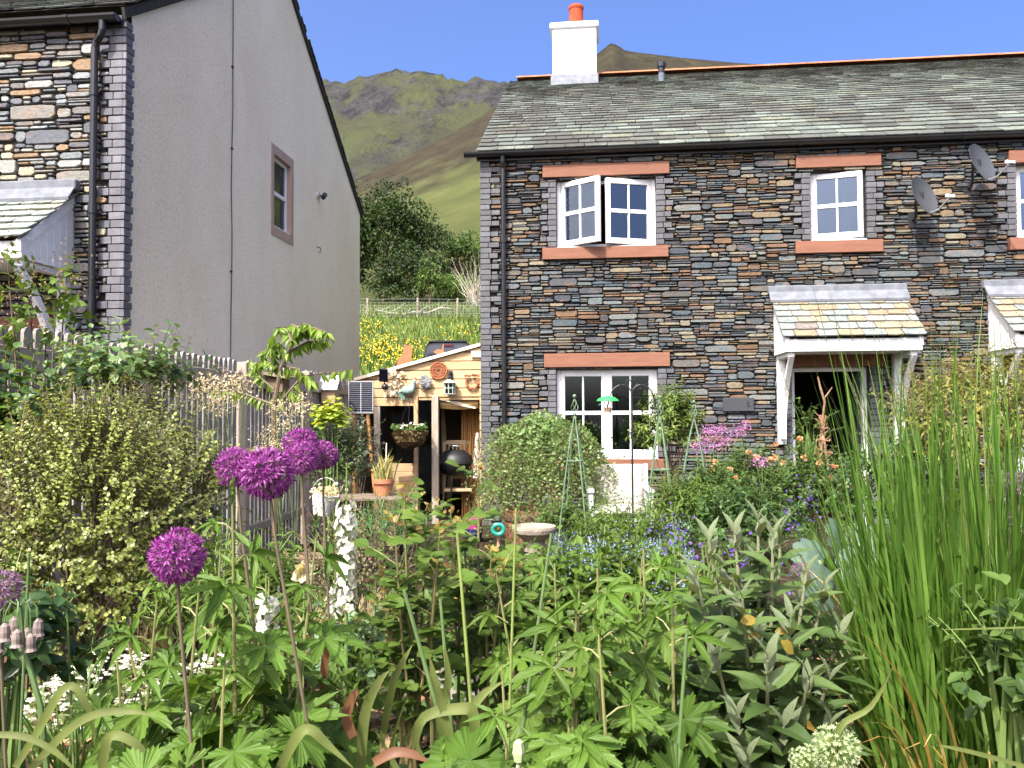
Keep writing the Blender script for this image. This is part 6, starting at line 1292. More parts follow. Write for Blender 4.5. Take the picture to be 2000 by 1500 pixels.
# ================================================================ roses and flowers by the door
PEACH = leafmat('peach_petal', [(0.637, 0.315, 0.120), (0.600, 0.390, 0.195), (0.637, 0.450, 0.285)], .3, .5, tcol=(1.2, 1, .7))
def rose(label, px, Y, c, r, ns, blooms, seed, lm=ROSELEAF, size=.045):
    root = bush('rose_bush', label, 'rose', px, Y, c, r, ns, .22, 13, T_OVAL, size, lm, GSTEM, up=.8, seed=seed, main=14, low=-.8)
    g = np.random.default_rng(seed + 5)
    for (x, y) in blooms:
        e = cw_(x, y, Y - r[1] * .9 + g.normal() * .03); m = MB(); n = 16; D = rdir(n, g); D[:, 1] -= .5; D[:, 2] += .4; place(m, T_ROUND, e + D * .003, D, rdir(n, g), .026 + .01 * g.random(n)); m.build('bloom', PEACH, root)
    return root
rose('bushy rose with peach blooms growing up the stone wall below the number plaque', 1480, 8.2, cw_(1475, 960, 8.2), (.42, .3, .40), 260, [(1515, 868), (1463, 885), (1437, 935), (1392, 915), (1502, 898), (1478, 893), (1425, 918), (1396, 903), (1530, 905)], 101)
rose('rose bush with a few orange buds in front of the open door', 1590, 7.4, cw_(1585, 965, 7.4), (.34, .26, .30), 200, [(1560, 860), (1571, 895), (1512, 895), (1630, 913), (1622, 935), (1527, 1030), (1600, 905)], 102)
rose('dark leafy rose low between the purple flowers and the green obelisks', 1390, 7.6, cw_(1390, 985, 7.6), (.38, .26, .24), 190, [(1332, 980)], 103)
rose('taller thin rose stem leaning on the wigwam by the door', 1575, 7.9, cw_(1578, 850, 7.9), (.10, .1, .20), 24, [(1562, 858)], 104)
bush('leafy_perennial', 'dark green perennial between the rose bushes and the buddleja', 'plant', 1450, 6.0, cw_(1450, 1040, 6.0), (.5, .3, .20), 190, .2, 12, T_OVAL, .05, DARKLEAF, GSTEM, up=.9, seed=105, main=10, low=-.7)
bush('leafy_perennial', 'mid green perennial at the foot of the green obelisks', 'plant', 1330, 6.6, cw_(1330, 1000, 6.6), (.26, .2, .18), 100, .2, 10, T_LANCE, .07, FRESH, GSTEM, up=1, seed=106, main=8, low=-.7)
froth('thalictrum', 'fluffy mauve flower heads rising against the stone wall between obelisk and door', 1395, 8.8, [(1375, 860), (1395, 848), (1410, 838), (1420, 860), (1400, 870), (1440, 842), (1385, 838), (1360, 870), (1455, 830), (1372, 875)], 107, [(.33, .11, .32), (.42, .18, .40), (.50, .26, .46)], ROSELEAF, .020, 120)
froth('thalictrum', 'single fluffy mauve flower head low among the rose leaves', 1480, 7.8, [(1475, 900), (1488, 903)], 108, [(.33, .11, .32), (.42, .18, .40), (.50, .26, .46)], ROSELEAF, .018, 110)
bush('leafy_perennial', 'soft green plant growing up before the seat of the white chair', 'plant', 1215, 6.2, cw_(1215, 1045, 6.2), (.40, .2, .12), 130, .18, 11, T_LANCE, .055, FRESH, GSTEM, up=1.1, seed=121, main=8, low=-.6)
bush('leafy_perennial', 'dark green plant crowding the front of the half-barrel', 'plant', 1110, 7.4, cw_(1110, 1035, 7.4), (.30, .2, .14), 110, .18, 11, T_OVAL, .045, ROSELEAF, GSTEM, up=1, seed=122, main=8, low=-.6)
# forget-me-nots (uncountable)
g = np.random.default_rng(110); n = 5200; Y = 5.2 + 3.6 * g.random(n); px = 1080 + 280 * g.random(n) - (Y - 5) * 5; X = (px - 1000) / 1600 * Y; P = np.stack([X, Y, gz(X, Y) + .20 + .28 * g.random(n)], -1); k = fbm(X * 3, Y * 3, 3, 4) > -.1; P = P[k]; n = len(P); m = MB(); place(m, T_TINY, P, rdir(n, g), rdir(n, g) + np.array([0, -.4, .8]), .013 + .008 * g.random(n)); stuff(m.build('forget_me_nots', leafmat('blue_petal', [(.20, .30, .72), (.30, .42, .85), (.45, .52, .88)], .25)))
n2 = 2600; i = g.integers(0, n, n2); B = P[i].copy(); B[:, 2] = gz(B[:, 0], B[:, 1]); m = MB(); blades(m, B + rdir(n2, g) * .03, g.uniform(0, 6.28, n2), .12 + .2 * g.random(n2), .06, .014, k=4, g=g); stuff(m.build('forget_me_not_leaves', leafmat('soft_leaf', [(.09, .16, .06), (.14, .22, .09), (.2, .28, .13)], .35)))
n = 900; P = np.concatenate([cw_(x, y, Yq) + g.normal(size=(30, 3)) * np.array([.05, .05, .09]) for x, y, Yq in [(1440, 1060, 5.4), (1585, 985, 6.4), (1580, 960, 6.4), (1345, 1100, 4.6), (1310, 1080, 4.8), (1465, 1110, 4.2), (1550, 1020, 5.5), (1580, 1140, 4.0), (1300, 1040, 5.4), (1340, 1060, 5)]]); n = len(P); m = MB(); place(m, T_ROUND, P, rdir(n, g), rdir(n, g) + np.array([0, -.5, .5]), .013 + .010 * g.random(n)); stuff(m.build('violet_flowers', leafmat('violet_petal', [(.06, .035, .22), (.11, .05, .30), (.16, .09, .34)], .25)))
# golden shrub and canopy plants behind the tall grass
bush('golden_willow', 'golden yellow-leaved shrub behind the tall grass clump', 'shrub', 1900, 5.6, cw_(1930, 850, 5.6), (.62, .35, .42), 260, .3, 16, T_LANCE, .07, leafmat('golden_leaf', [(.15, .17, .03), (.24, .23, .045), (.12, .16, .03), (.30, .23, .08)], .35), BARK, up=.9, seed=111, main=16, low=-.7)
bush('tan_shrub', 'thin twiggy shrub with buff seed heads below the second porch canopy', 'shrub', 1830, 7.6, cw_(1850, 790, 7.6), (.5, .3, .28), 130, .3, 14, T_TINY, .03, leafmat('buff_leaf', [(.22, .18, .08), (.15, .17, .05), (.28, .22, .12)], .3), TWIG, up=1, seed=112, main=16, low=-.8)
bush('dark_shrub', 'dark shrub filling the bed below the tall grass and the wall', 'shrub', 1780, 6.4, cw_(1790, 960, 6.4), (.7, .35, .34), 240, .24, 13, T_OVAL, .05, DARKLEAF, BARK, up=.8, seed=113, main=12, low=-.8)
# ================================================================ foreground flowers
PAL_A = palmate(7, .34, .07, 168, 1.3, .22, 1); PAL_B = palmate(7, .62, .07, 160, 1.15, .26, 2); PAL_C = palmate(5, .84, .03, 130, .8, .32, 3)
def allium_head(R, seed, npet=6, nf=230, mt=PURP, pet=.30, core=None):
    g = np.random.default_rng(seed); i = np.arange(nf) + .5; ph = np.arccos(1 - 2 * i / nf); th = PI * (1 + 5 ** .5) * i; D = np.stack([np.cos(th) * np.sin(ph), np.sin(th) * np.sin(ph), np.cos(ph)], -1); D = unit(D + g.normal(size=D.shape) * .06)
    D = D[g.random(nf) > .10]; nf = len(D); rr = R * (.66 + .24 * g.random(nf)) * (1 + .07 * fbm(D[:, 0] * 2 + seed, D[:, 2] * 2 + D[:, 1], 2, seed)); C = np.stack([D * (R * .12), D * rr[:, None]], 1); ms = MB(); tubes(ms, C, R * .010); A_ = unit(np.cross(D, rdir(nf, g))); B_ = np.cross(D, A_); m = MB()
    for k in range(npet):
        a = k * 2 * PI / npet; d = A_ * math.cos(a) + B_ * math.sin(a); dd = unit(d * .80 + D * (.55 + .25 * g.random((nf, 1)))); place(m, T_SLIM, D * rr[:, None], dd, D - d * .6, R * pet * (.85 + .3 * g.random(nf)))
    return m, ms
def allium(px, py, Y, R, label, seed, base=None, mt=PURP, st=DARKSTEM, group='purple alliums in flower', name='allium', nf=230, pet=.30):
    c = cw_(px, py, Y); b = gp(base or px, Y + .02); root = thing(name, label, 'flower', b, 0, group); m, ms = allium_head(R, seed, nf=nf, mt=mt, pet=pet)
    for q in (m, ms): q.V = [v + c for v in q.V]
    h = m.build('flower_head', mt, root); ms.build('pedicels', mat('pedicel', (.16, .13, .10), .6) if mt is PURP else GSTEM, root)
    s = MB(); s.tube([b, b * .6 + c * .4 + np.array([.02, 0, .0]), b * .15 + c * .85, c], [.0042, .0038, .0034, .0028], 7); s.build('stem', st, root); return root
allium(346, 1087, 1.55, .051, 'single purple allium globe standing alone lowest of all, before the yellow-green shrub', 1, 385)
allium(522, 923, 1.62, .053, 'largest purple allium globe in the cluster, overlapping the one behind it', 2, 640)
allium(461, 911, 1.85, .046, 'purple allium globe half hidden behind the largest one', 3, 530, nf=200)
allium(588, 868, 2.35, .050, 'topmost purple allium globe of the cluster of three', 4, 600, nf=210)
allium(589, 895, 2.25, .046, 'purple allium globe directly below the topmost one', 5, 610, nf=200)
allium(632, 889, 2.45, .045, 'purple allium globe nearest the white larkspur and the solar panel', 6, 632, nf=200)
FADED = leafmat('faded_allium', [(.16, .07, .18), (.25, .14, .26), (.20, .12, .16)], .3)
allium(2, 1152, 1.7, .042, 'faded dusky allium head cut by the picture edge beside the drooping bells', 7, 5, FADED, name='faded_allium', group='faded alliums', nf=150)
allium(1988, 945, 2.2, .036, 'faded dusky allium head among the tall grass blades', 8, 1990, FADED, name='faded_allium', group='faded alliums', nf=150)
allium(1563, 1118, 2.7, .035, 'small dull purple allium seed head behind the buddleja, near the blue-green leaves', 9, 1566, FADED, name='faded_allium', group='faded alliums', nf=130)
PALEA = leafmat('green_white_petal', [(.40, .48, .24), (.52, .57, .34), (.32, .40, .18)], .3, .6, tcol=(1, 1.1, .7), pat=.1)
allium(1632, 1462, 1.62, .050, 'big pale green-white allium globe low down beside the grass clump', 10, 1640, PALEA, GSTEM, 'pale alliums', 'white_allium', 260, .15)
allium(1578, 1492, 1.66, .042, 'pale green-white allium globe half out of view under the buddleja leaves', 11, 1580, PALEA, GSTEM, 'pale alliums', 'white_allium', 220, .15)

def spike(px, Y, top, fl0, fl1, label, seed, n, wid=.030, bend=0.0):
    g = np.random.default_rng(seed); b = gp(px, Y); t = cw_(px, top, Y); root = thing('larkspur', label, 'flower', b, 0, 'white larkspur spikes'); s = MB(); s.tube([b, (b + t) / 2 + np.array([bend, 0, 0]), t], [.006, .005, .002], 6); z0, z1 = cw_(px, fl1, Y)[2], cw_(px, fl0, Y)[2]; m = MB(); mbd = MB(); my = MB()
    for k in range(n):
        u = (k + .5) / n; z = z0 + (z1 - z0) * u; a = k * 2.4 + g.random() * .5; d = np.array([math.cos(a), math.sin(a), .25]); c = np.array([b[0] + (t[0] - b[0]) * (z - b[2]) / (t[2] - b[2]), Y, z]) + d * wid * (.55 + .6 * g.random()); r = .0155 * (1.15 - .5 * abs(u - .6)) * (.6 + .6 * g.random()); A_ = unit(np.cross(d, [0, 0, 1.])); B_ = np.cross(d / np.linalg.norm(d), A_)
        q = np.arange(5) * 2 * PI / 5 + g.random(); D = A_ * np.cos(q)[:, None] + B_ * np.sin(q)[:, None]; place(m, T_ROUND, np.repeat(c[None], 5, 0), D + unit(d) * .25 + rdir(5, g) * .2, np.repeat(unit(d)[None], 5, 0) - D * .2, r * np.ones(5)); place(my, T_TINY, np.repeat((c + unit(d) * .003)[None], 3, 0), rdir(3, g) + unit(d), rdir(3, g), .005 * np.ones(3)); s.tube([c - d * wid, c], .0012, 3)
    nb = 26; u = np.linspace(0, 1, nb); z = z1 + (t[2] - z1) * u; a = np.arange(nb) * 2.4; P = np.stack([t[0] + .018 * np.cos(a) * (1 - u * .7), Y + .018 * np.sin(a) * (1 - u * .7), z], -1); place(mbd, T_OVAL, P, np.stack([np.cos(a), np.sin(a), .8 + 0 * a], -1), np.array([[0, 0, 1.]] * nb) + rdir(nb, g) * .2, .014 * (1.1 - .6 * u))
    nb = 20; z = b[2] + .05 + (z0 - b[2] - .02) * g.random(nb); a = g.uniform(0, 6.28, nb); P = np.stack([b[0] + 0 * a, Y + 0 * a, z], -1); ml = MB(); shoots(ml, None, P, np.stack([np.cos(a), np.sin(a), .4 + 0 * a], -1), .08, 6, T_LANCE, .05, .7, .5, g=g)
    m.build('flower_spike', WPET, root); my.build('stamens', leafmat('yellow_eye', [(.6, .5, .12), (.5, .5, .1)], .2), root); mbd.build('buds', FRESH, root); s.build('stem', GSTEM, root); ml.build('foliage', FRESH, root)
spike(677, 2.3, 905, 985, 1195, 'tall white larkspur spike rising beside the round-leaved rose', 21, 74, .025)
spike(520, 2.0, 1120, 1165, 1255, 'short white larkspur spike among the lobed leaves, below the large allium', 22, 22, .026)
spike(533, 2.2, 1250, 1262, 1320, 'small white larkspur tip low down beneath the short spike', 23, 10, .022)
spike(655, 2.5, 1100, 1130, 1250, 'thin creamy larkspur spike behind the tall white one', 24, 26, .022)

def palm(px, Y, top, label, seed, nlow=9, nup=10, szl=.075, szu=.075, group='lobed-leaved sidalcea plants', spread=.13, lowz=.28, stems=2):
    g = np.random.default_rng(seed); b = gp(px, Y); zt_ = cw_(px, top, Y)[2]; H = zt_ - b[2]; root = thing('sidalcea', label, 'plant', b, 0, group); ms = MB(); ma = MB()
    for k in range(stems):
        off = np.array([g.normal() * .045, g.normal() * .04, 0]) if k else np.zeros(3); h = H * (1 if k == 0 else .7 + .28 * g.random()); tip = b + off * 1.8 + np.array([g.normal() * .03, 0, h]); ms.tube([b + off * .4, (b + tip) / 2 + off * .5, tip], [.0055, .0045, .002], 6)
        n = max(4, int(nup * .68)); u = .38 + .60 * (np.arange(n) + g.random(n) * .6) / n; P = b + off * .4 + (tip - b - off * .4) * u[:, None]; a = np.arange(n) * 2.4 + g.random() * 6; L = (.10 * (1 - u) + .028)[:, None]; d = np.stack([np.cos(a), np.sin(a), .45 + 0 * a], -1); E = P + d * L
        tubes(ms, np.stack([P, (P + E) / 2 + np.array([0, 0, .006]), E], 1), .0018); N = np.stack([-.1 + g.normal(size=n) * .35, -.55 + g.normal(size=n) * .35, .9 + 0 * a], -1); D = np.stack([np.cos(a), np.sin(a), .05 - .3 * g.random(n)], -1); sz = szu * (1.5 - .95 * u) * (.7 + .6 * g.random(n)); cut = u > .76
        place(ma, PAL_C, E[cut], D[cut], N[cut], sz[cut] * 1.5); place(ma, PAL_B, E[~cut], D[~cut], N[~cut], sz[~cut] * 1.25)
        q = 14; P = tip + np.stack([g.normal(size=q) * .006, g.normal(size=q) * .006, np.linspace(-.01, .045, q)], -1); place(ma, T_OVAL, P, rdir(q, g) * .4 + np.array([0, 0, 1]), rdir(q, g), .012 * np.ones(q))
    n = nlow; a = np.arange(n) * 2.4 + g.random() * 6; L = spread * (.5 + .8 * g.random(n)); hz_ = H * lowz * (.5 + .9 * g.random(n)) + .05; E = b + np.stack([np.cos(a) * L, np.sin(a) * L, hz_], -1); tubes(ms, np.stack([np.repeat(b[None], n, 0), b + (E - b) * np.array([.4, .4, .7]), E], 1), .0022)
    place(ma, PAL_A, E, np.stack([np.cos(a), np.sin(a), -.25 - .2 * g.random(n)], -1), np.stack([g.normal(size=n) * .3, -.6 + g.normal(size=n) * .3, .9 + 0 * a], -1), szl * 1.3 * (.6 + .6 * g.random(n)))
    ma.build('foliage', SIDAL, root); ms.build('stems', mat('ruddy_stem', (.17, .17, .06), .6, .35, 9), root)
palm(340, 1.75, 1135, 'lobed-leaved plant directly below the single lowest allium globe', 201, 7, 9, .075)
palm(262, 1.8, 1175, 'small lobed-leaved plant in front of the yellow-green shrub, next to the drooping bells', 202, 3, 7, stems=1)
palm(470, 1.72, 985, 'tall lobed-leaved plant whose top leaves spread just under the largest allium globe', 203, 12, 12, .072, stems=2)
palm(410, 1.95, 1060, 'lobed-leaved plant between the single allium and the tall stem under the cluster', 204, 8, 10)
palm(575, 1.9, 1180, 'lobed-leaved plant in front of the thin allium stems', 205, 9, 9)
palm(420, 1.50, 1290, 'low lobed plant with two very large leaves near the bottom edge', 206, 11, 5, .088, lowz=.45)
palm(520, 2.2, 1120, 'lobed-leaved plant behind the short white larkspur', 215, 8, 9)
palm(1115, 1.78, 1150, 'lobed-leaved plant beside the cut green stalks, below the stone birdbath', 207, 12, 11)
palm(1172, 1.68, 1110, 'tall upright lobed-leaved plant with star-shaped top leaves, next to the crook pole foot', 208, 10, 13)
palm(1262, 1.85, 1065, 'tallest star-leaved plant in front of the green obelisks', 209, 9, 13)
palm(1010, 1.52, 1300, 'low lobed plant with wide leaves beside the pale tulip pod', 210, 12, 6, .085, lowz=.45)
palm(1205, 1.50, 1240, 'lobed plant with broad pale leaves at the bottom, beside the buddleja', 211, 13, 8, .085, lowz=.4)
palm(1090, 2.2, 1100, 'narrow star-leaved plant behind the cut stalks', 212, 6, 11)
palm(1310, 2.1, 1110, 'star-leaved plant half behind the buddleja', 213, 6, 10)
palm(1215, 2.35, 1085, 'star-leaved plant behind the other tall ones, close to the blue flowers', 214, 6, 10)

# rose with rounded leaflets
def leaflets(label, px, Y, tips, seed, size=.046):
    g = np.random.default_rng(seed); b = gp(px, Y); root = thing('round_leaved_rose', label, 'rose', b, 0, 'round-leaved roses'); ms, ml, mr = MB(), MB(), MB()
    for (x, y) in tips:
        yy = Y + g.normal() * .09; e = cw_(x, y, yy); mid = (b + e) / 2 + np.array([(e - b)[0] * .15, 0, .05]); ms.tube([b + np.array([g.normal() * .03, 0, 0]), mid, e], [.006, .0045, .002], 6)
        n = 9; u = .26 + .74 * (np.arange(n) + .5) / n; P = b + (e - b) * u[:, None] + np.array([(e - b)[0] * .6, 0, .2])[None] * (u * (1 - u))[:, None] * .5; a = np.arange(n) * 2.4 + g.random() * 6; d = unit(np.stack([np.cos(a), np.sin(a), .35 + .3 * g.random(n)], -1)); L = .085 * (.7 + .5 * g.random(n)); tubes(ms, np.stack([P, P + d * L[:, None] * .5 + np.array([0, 0, .004]), P + d * L[:, None]], 1), .0013)
        side = unit(np.cross(d, [0, 0, 1.]))
        for f, sg in ((.40, 1), (.40, -1), (.72, 1), (.72, -1), (1.0, 0)):
            Q_ = P + d * (L * f)[:, None]; D = d * (.4 if sg else 1) + side * sg * .9; place(ml, T_ROUND, Q_, D + np.array([0, 0, -.1]), np.stack([g.normal(size=n) * .3, -.35 + g.normal(size=n) * .3, 1 + 0 * a], -1), size * (.65 + .35 * f) * (.8 + .4 * g.random(n)))
        q = 8; place(mr, T_OVAL, e + g.normal(size=(q, 3)) * .012, rdir(q, g) + np.array([0, 0, .6]), rdir(q, g), .022 * (.7 + .5 * g.random(q)))
    ml.build('foliage', FRESH, root); ms.build('stems', mat('rose_stem', (.15, .13, .05), .6, .4, 9), root); mr.build('young_leaves', leafmat('bronze_leaf', [(.30, .22, .06), (.36, .30, .08), (.24, .12, .05)], .4), root)
leaflets('tall rose with rounded fresh green leaflets in front of the black iron table', 805, 2.35, [(790, 965), (835, 985), (770, 1010), (815, 1040), (860, 1035), (745, 1130), (790, 1130), (760, 1190), (850, 1110)], 231)
leaflets('rose with rounded leaflets reaching up to the shed doorway corner', 930, 2.5, [(935, 915), (905, 1020), (880, 1000), (960, 1075), (910, 1100), (875, 1120), (985, 1100)], 232)
leaflets('low spreading rose of rounded leaflets below the stone birdbath', 980, 2.7, [(960, 1120), (1010, 1110), (1040, 1130), (985, 1170), (930, 1190), (1060, 1180), (900, 1170)], 233)
leaflets('small rose of rounded leaflets behind the red and orange dying leaves', 690, 2.6, [(735, 1180), (700, 1215), (665, 1240), (760, 1240)], 234, .030)
def stalk(px0, py0, px1, py1, Y, label, r=.0055, col=GSTEM, bendx=0.0):
    a = cw_(px0, py0, Y); b = cw_(px1, py1, Y); b = a + (b - a) * ((a[2] - float(gz(b[0], Y))) / (a[2] - b[2])); m = MB(); r *= .68; m.tube([b, (a + b) / 2 + np.array([bendx, 0, 0]), a], [r * 1.15, r, r * .8], 8); tag(m.build('cut_stalk', col, loc=b), label, 'stalk', 'cut green flower stalks')
STK = mat('blue_green_stalk', (.085, .14, .045), .5, .2, 9); STKY = mat('yellow_stalk', (.17, .22, .055), .5, .2, 9)
stalk(789, 1152, 850, 1370, 1.75, 'bare cut stalk slanting below the tallest rounded-leaflet rose', .0075, STK)
stalk(893, 1040, 925, 1330, 1.8, 'bare yellow-topped stalk bent over at its top, the thickest of them', .006, STKY, -.012)
stalk(1008, 993, 1000, 1240, 2.0, 'pale upright stalk that crosses the rim of the stone birdbath', .0052, STKY)
stalk(1077, 1042, 1045, 1260, 1.9, 'dark green stalk leaning toward the birdbath pedestal', .0065, STK)
stalk(1342, 1228, 1330, 1400, 1.6, 'short bare stalk in front of the buddleja leaves', .006, STK)
stalk(860, 1170, 880, 1400, 1.7, 'slim stalk standing between the tulip leaves', .006, STK)
stalk(130, 1170, 140, 1400, 1.9, 'thin bare stalk in front of the yellow-green shrub, above the white flower cushion', .0045, GSTEM)
stalk(57, 1080, 50, 1230, 1.7, 'short upright stalk directly above the drooping bells', .005, STK)

# nectaroscordum with drooping bells
def bells():
    g = np.random.default_rng(241); Y = 1.62; b = gp(140, Y); t = cw_(38, 1185, Y); root = thing('drooping_allium', 'nodding cluster of dusky grey-pink bells on a bent stalk at the picture edge', 'flower', b); s = MB(); s.tube([b, cw_(80, 1380, Y), cw_(46, 1260, Y), t], [.006, .006, .005, .004], 7)
    for k in range(9):
        a = k * .7 + .2; d = np.array([math.cos(a) * .035, math.sin(a) * .03, 0]); e = t + d + np.array([0, 0, -.030 - .012 * (k % 3)]); s.tube([t, t + d * .6 + np.array([0, 0, .012]), t + d * .95 + np.array([0, 0, -.005]), e], .0013, 4); m = MB(); m.lathe([(.002, .006), (.008, .0), (.010, -.012), (.009, -.022), (.012, -.028)], 10, e); m.build('bell', mat('dusky_bell', (.20, .155, .135), .7, .3, 60), root)
    s.build('stem', STK, root)
bells()
# strap leaves of spent bulbs
def strap(pts, Y, w0, label, m_=TULIPL, dz=0.0):
    P = np.array([cw_(x, y, Y + dz * i) for i, (x, y) in enumerate(pts)]); k = len(P); u = np.linspace(0, 1, 16); idx = u * (k - 1); out = []
    from mathutils import geometry
    for q in idx:                                  # Catmull-Rom
        i = min(int(q), k - 2); f = q - i; p0, p1, p2, p3 = P[max(i - 1, 0)], P[i], P[i + 1], P[min(i + 2, k - 1)]
        out.append(.5 * (2 * p1 + (p2 - p0) * f + (2 * p0 - 5 * p1 + 4 * p2 - p3) * f * f + (3 * p1 - p0 - 3 * p2 + p3) * f ** 3))
    C = np.array(out); T = unit(np.gradient(C, axis=0)); n_ = unit(np.cross(T, np.array([.15, -.75, .5]))); wd = .8 * w0 * np.interp(u, [0, .3, .7, 1], [.8, 1, .75, .05]); fold = np.cross(n_, T) * (wd * .18)[:, None]
    V = np.stack([C - n_ * wd[:, None] / 2 + fold, C, C + n_ * wd[:, None] / 2 + fold], 1).reshape(-1, 3); i = (np.arange(15) * 3)[:, None]; F = np.concatenate([np.concatenate([i, i + 1, i + 4, i + 3], 1), np.concatenate([i + 1, i + 2, i + 5, i + 4], 1)])
    mb_ = MB(); mb_.add(V, F); tag(mb_.build('strap_leaf', m_, loc=C[0], smooth=True), label, 'leaf', 'strap leaves of spent bulbs')
strap([(30, 1500), (80, 1420), (120, 1350), (150, 1345), (178, 1400), (185, 1460)], 1.6, .022, 'arched pale strap leaf folding over in front of the white flower cushion')
strap([(60, 1505), (130, 1430), (190, 1395), (260, 1390), (300, 1400)], 1.55, .022, 'long strap leaf lying almost level toward the large lobed leaves')
strap([(-20, 1435), (50, 1440), (110, 1470), (150, 1510)], 1.5, .016, 'narrow olive strap leaf entering at the picture corner')
strap([(545, 1505), (580, 1440), (605, 1425), (640, 1455), (690, 1500)], 1.5, .026, 'broad strap leaf bent in a sharp arch under the short larkspur')
strap([(200, 1505), (215, 1440), (260, 1450), (310, 1500)], 1.5, .024, 'folded strap leaf beneath the very large lobed leaves')
strap([(870, 1505), (860, 1400), (875, 1330), (868, 1260)], 1.65, .024, 'upright strap leaf between the cut stalks')
strap([(905, 1505), (880, 1440), (850, 1330), (838, 1280)], 1.6, .020, 'upright narrow strap leaf leaning from the tulip tuft')
strap([(930, 1505), (925, 1400), (900, 1385), (830, 1400), (812, 1450), (830, 1480)], 1.6, .030, 'yellowing strap leaf curled in a loop at the foot of the tulip tuft')
strap([(895, 1505), (905, 1420), (940, 1360), (985, 1330)], 1.62, .026, 'strap leaf flaring outward from the tulip tuft toward the lobed plant')
RED = leafmat('dying_leaf', [(0.165, 0.053, 0.026), (0.210, 0.098, 0.045), (0.128, 0.045, 0.030)], .35, .5)
strap([(640, 1400), (632, 1330), (640, 1260), (655, 1245)], 1.9, .024, 'upright orange-red dying tulip leaf beside the thin larkspur', RED)
strap([(690, 1440), (676, 1400), (690, 1360), (700, 1345)], 1.8, .030, 'broad pinkish-brown dying leaf at the foot of the small rose', RED)
strap([(730, 1490), (770, 1470), (810, 1475), (840, 1490)], 1.75, .028, 'rust-coloured fallen leaf lying flat near the bottom edge', RED)
strap([(705, 1500), (712, 1400), (735, 1340), (760, 1310)], 1.8, .030, 'wide olive tulip leaf rising next to the dying red leaves')
strap([(745, 1450), (770, 1330), (805, 1260)], 2.0, .024, 'slanting tulip leaf behind the cut stalk')
strap([(1620, 1505), (1640, 1420), (1700, 1380), (1745, 1300)], 1.6, .016, 'yellow-green strap leaf between the pale allium and the tall grass')
m = MB(); c = cw_(1013, 1470, 1.45); m.lathe([(0, -.02), (.008, -.015), (.011, 0), (.008, .018), (.002, .024)], 6, c); s = cw_(1010, 1505, 1.45); bse = gp(1010, 1.45); m.tube([bse, s, c + np.array([0, 0, -.02])], .004, 6); tag(m.build('tulip_pod', mat('pod_green', (.34, .40, .20), .5, .2, 30), loc=bse), 'pale green tulip seed pod low between the two wide-leaved lobed plants', 'seed pod')
for k, (px, Y, lab, sd_) in enumerate(((880, 1.75, 'tuft of broad upright tulip leaves among the cut stalks', 1), (700, 2.0, 'tuft of olive tulip leaves around the dying red leaf', 2), (330, 1.7, 'tuft of strap leaves under the very large lobed leaves', 3), (120, 1.9, 'tuft of strap leaves beside the white flower cushion', 4))):
    tuft('tulip_tuft', lab, px, Y, 13, .34, .16, .030, TULIPL, 300 + sd_, .05, .5, .3, cat='plant', k=8)
for px, Y, lab, sd_ in ((470, 1.8, 'dry straw litter tuft near the bottom edge below the large lobed leaf', 1), (590, 1.75, 'dry straw tuft beside the sharply bent strap leaf', 2), (1720, 1.6, 'dry straw tuft at the foot of the tall grass clump', 3), (160, 2.1, 'thin green grass tuft in front of the yellow-green shrub', 4)):
    tuft('straw_tuft' if sd_ < 4 else 'grass_tuft', lab, px, Y, 120, .22 if sd_ < 4 else .45, .2, .005, STRAW if sd_ < 4 else GRASSM, 320 + sd_, .14, .5, .5)

# white flower cushions
def cushion_plant(label, px, Y, rx, ry, h, n, seed, name='white_arabis'):
    g = np.random.default_rng(seed); b = gp(px, Y); root = thing(name, label, 'flower', b, 0, 'white flower cushions'); a = g.uniform(0, 6.28, n); r = np.sqrt(g.random(n)); x, y = rx * r * np.cos(a), ry * r * np.sin(a); z = h * (1 - r ** 2 * .7) * (.8 + .3 * g.random(n)); C = b + np.stack([x, y, z], -1); m = MB()
    for q in range(5):
        ph = q * 2 * PI / 5 + a; D = np.stack([np.cos(ph), np.sin(ph), .1 + 0 * ph], -1); place(m, T_TINY, C, D, np.array([[-.2, -1.2, .7]] * n) + rdir(n, g) * .45, .0115 * (.8 + .4 * g.random(n)))
    m.build('blossom', WPET, root); k = n * 2; a = g.uniform(0, 6.28, k); r = np.sqrt(g.random(k)); P = b + np.stack([rx * r * np.cos(a), ry * r * np.sin(a), h * g.random(k) * .9 * (1 - r ** 2 * .6)], -1); m = MB(); place(m, T_OVAL, P, rdir(k, g) + np.array([0, 0, .6]), rdir(k, g) + np.array([0, 0, .8]), .02 + .012 * g.random(k)); m.build('foliage', leafmat('cushion_leaf', [(.16, .22, .08), (.26, .30, .13), (.10, .16, .05)], .3), root)
cushion_plant('broad cushion of small white flowers below the yellow-green shrub', 225, 2.75, .30, .16, .27, 460, 401)
cushion_plant('white flower cushion seen between the lobed leaves under the single allium', 405, 2.7, .18, .12, .26, 190, 402)
cushion_plant('white flower cushion behind the short larkspur', 520, 2.6, .13, .1, .18, 90, 403)
cushion_plant('few white flowers on the path edge below the stone birdbath', 1045, 2.9, .12, .1, .14, 70, 404)
cushion_plant('pale sparse flower cushion at the edge of the path beside the buddleja', 1300, 2.3, .12, .1, .13, 60, 405)
cushion_plant('little white flowers at the bottom edge below the sharply bent strap leaf', 645, 1.62, .06, .05, .26, 16, 406)
cushion_plant('tiny white flowers among dark leaves in the bottom corner', 40, 2.0, .10, .1, .12, 16, 407)
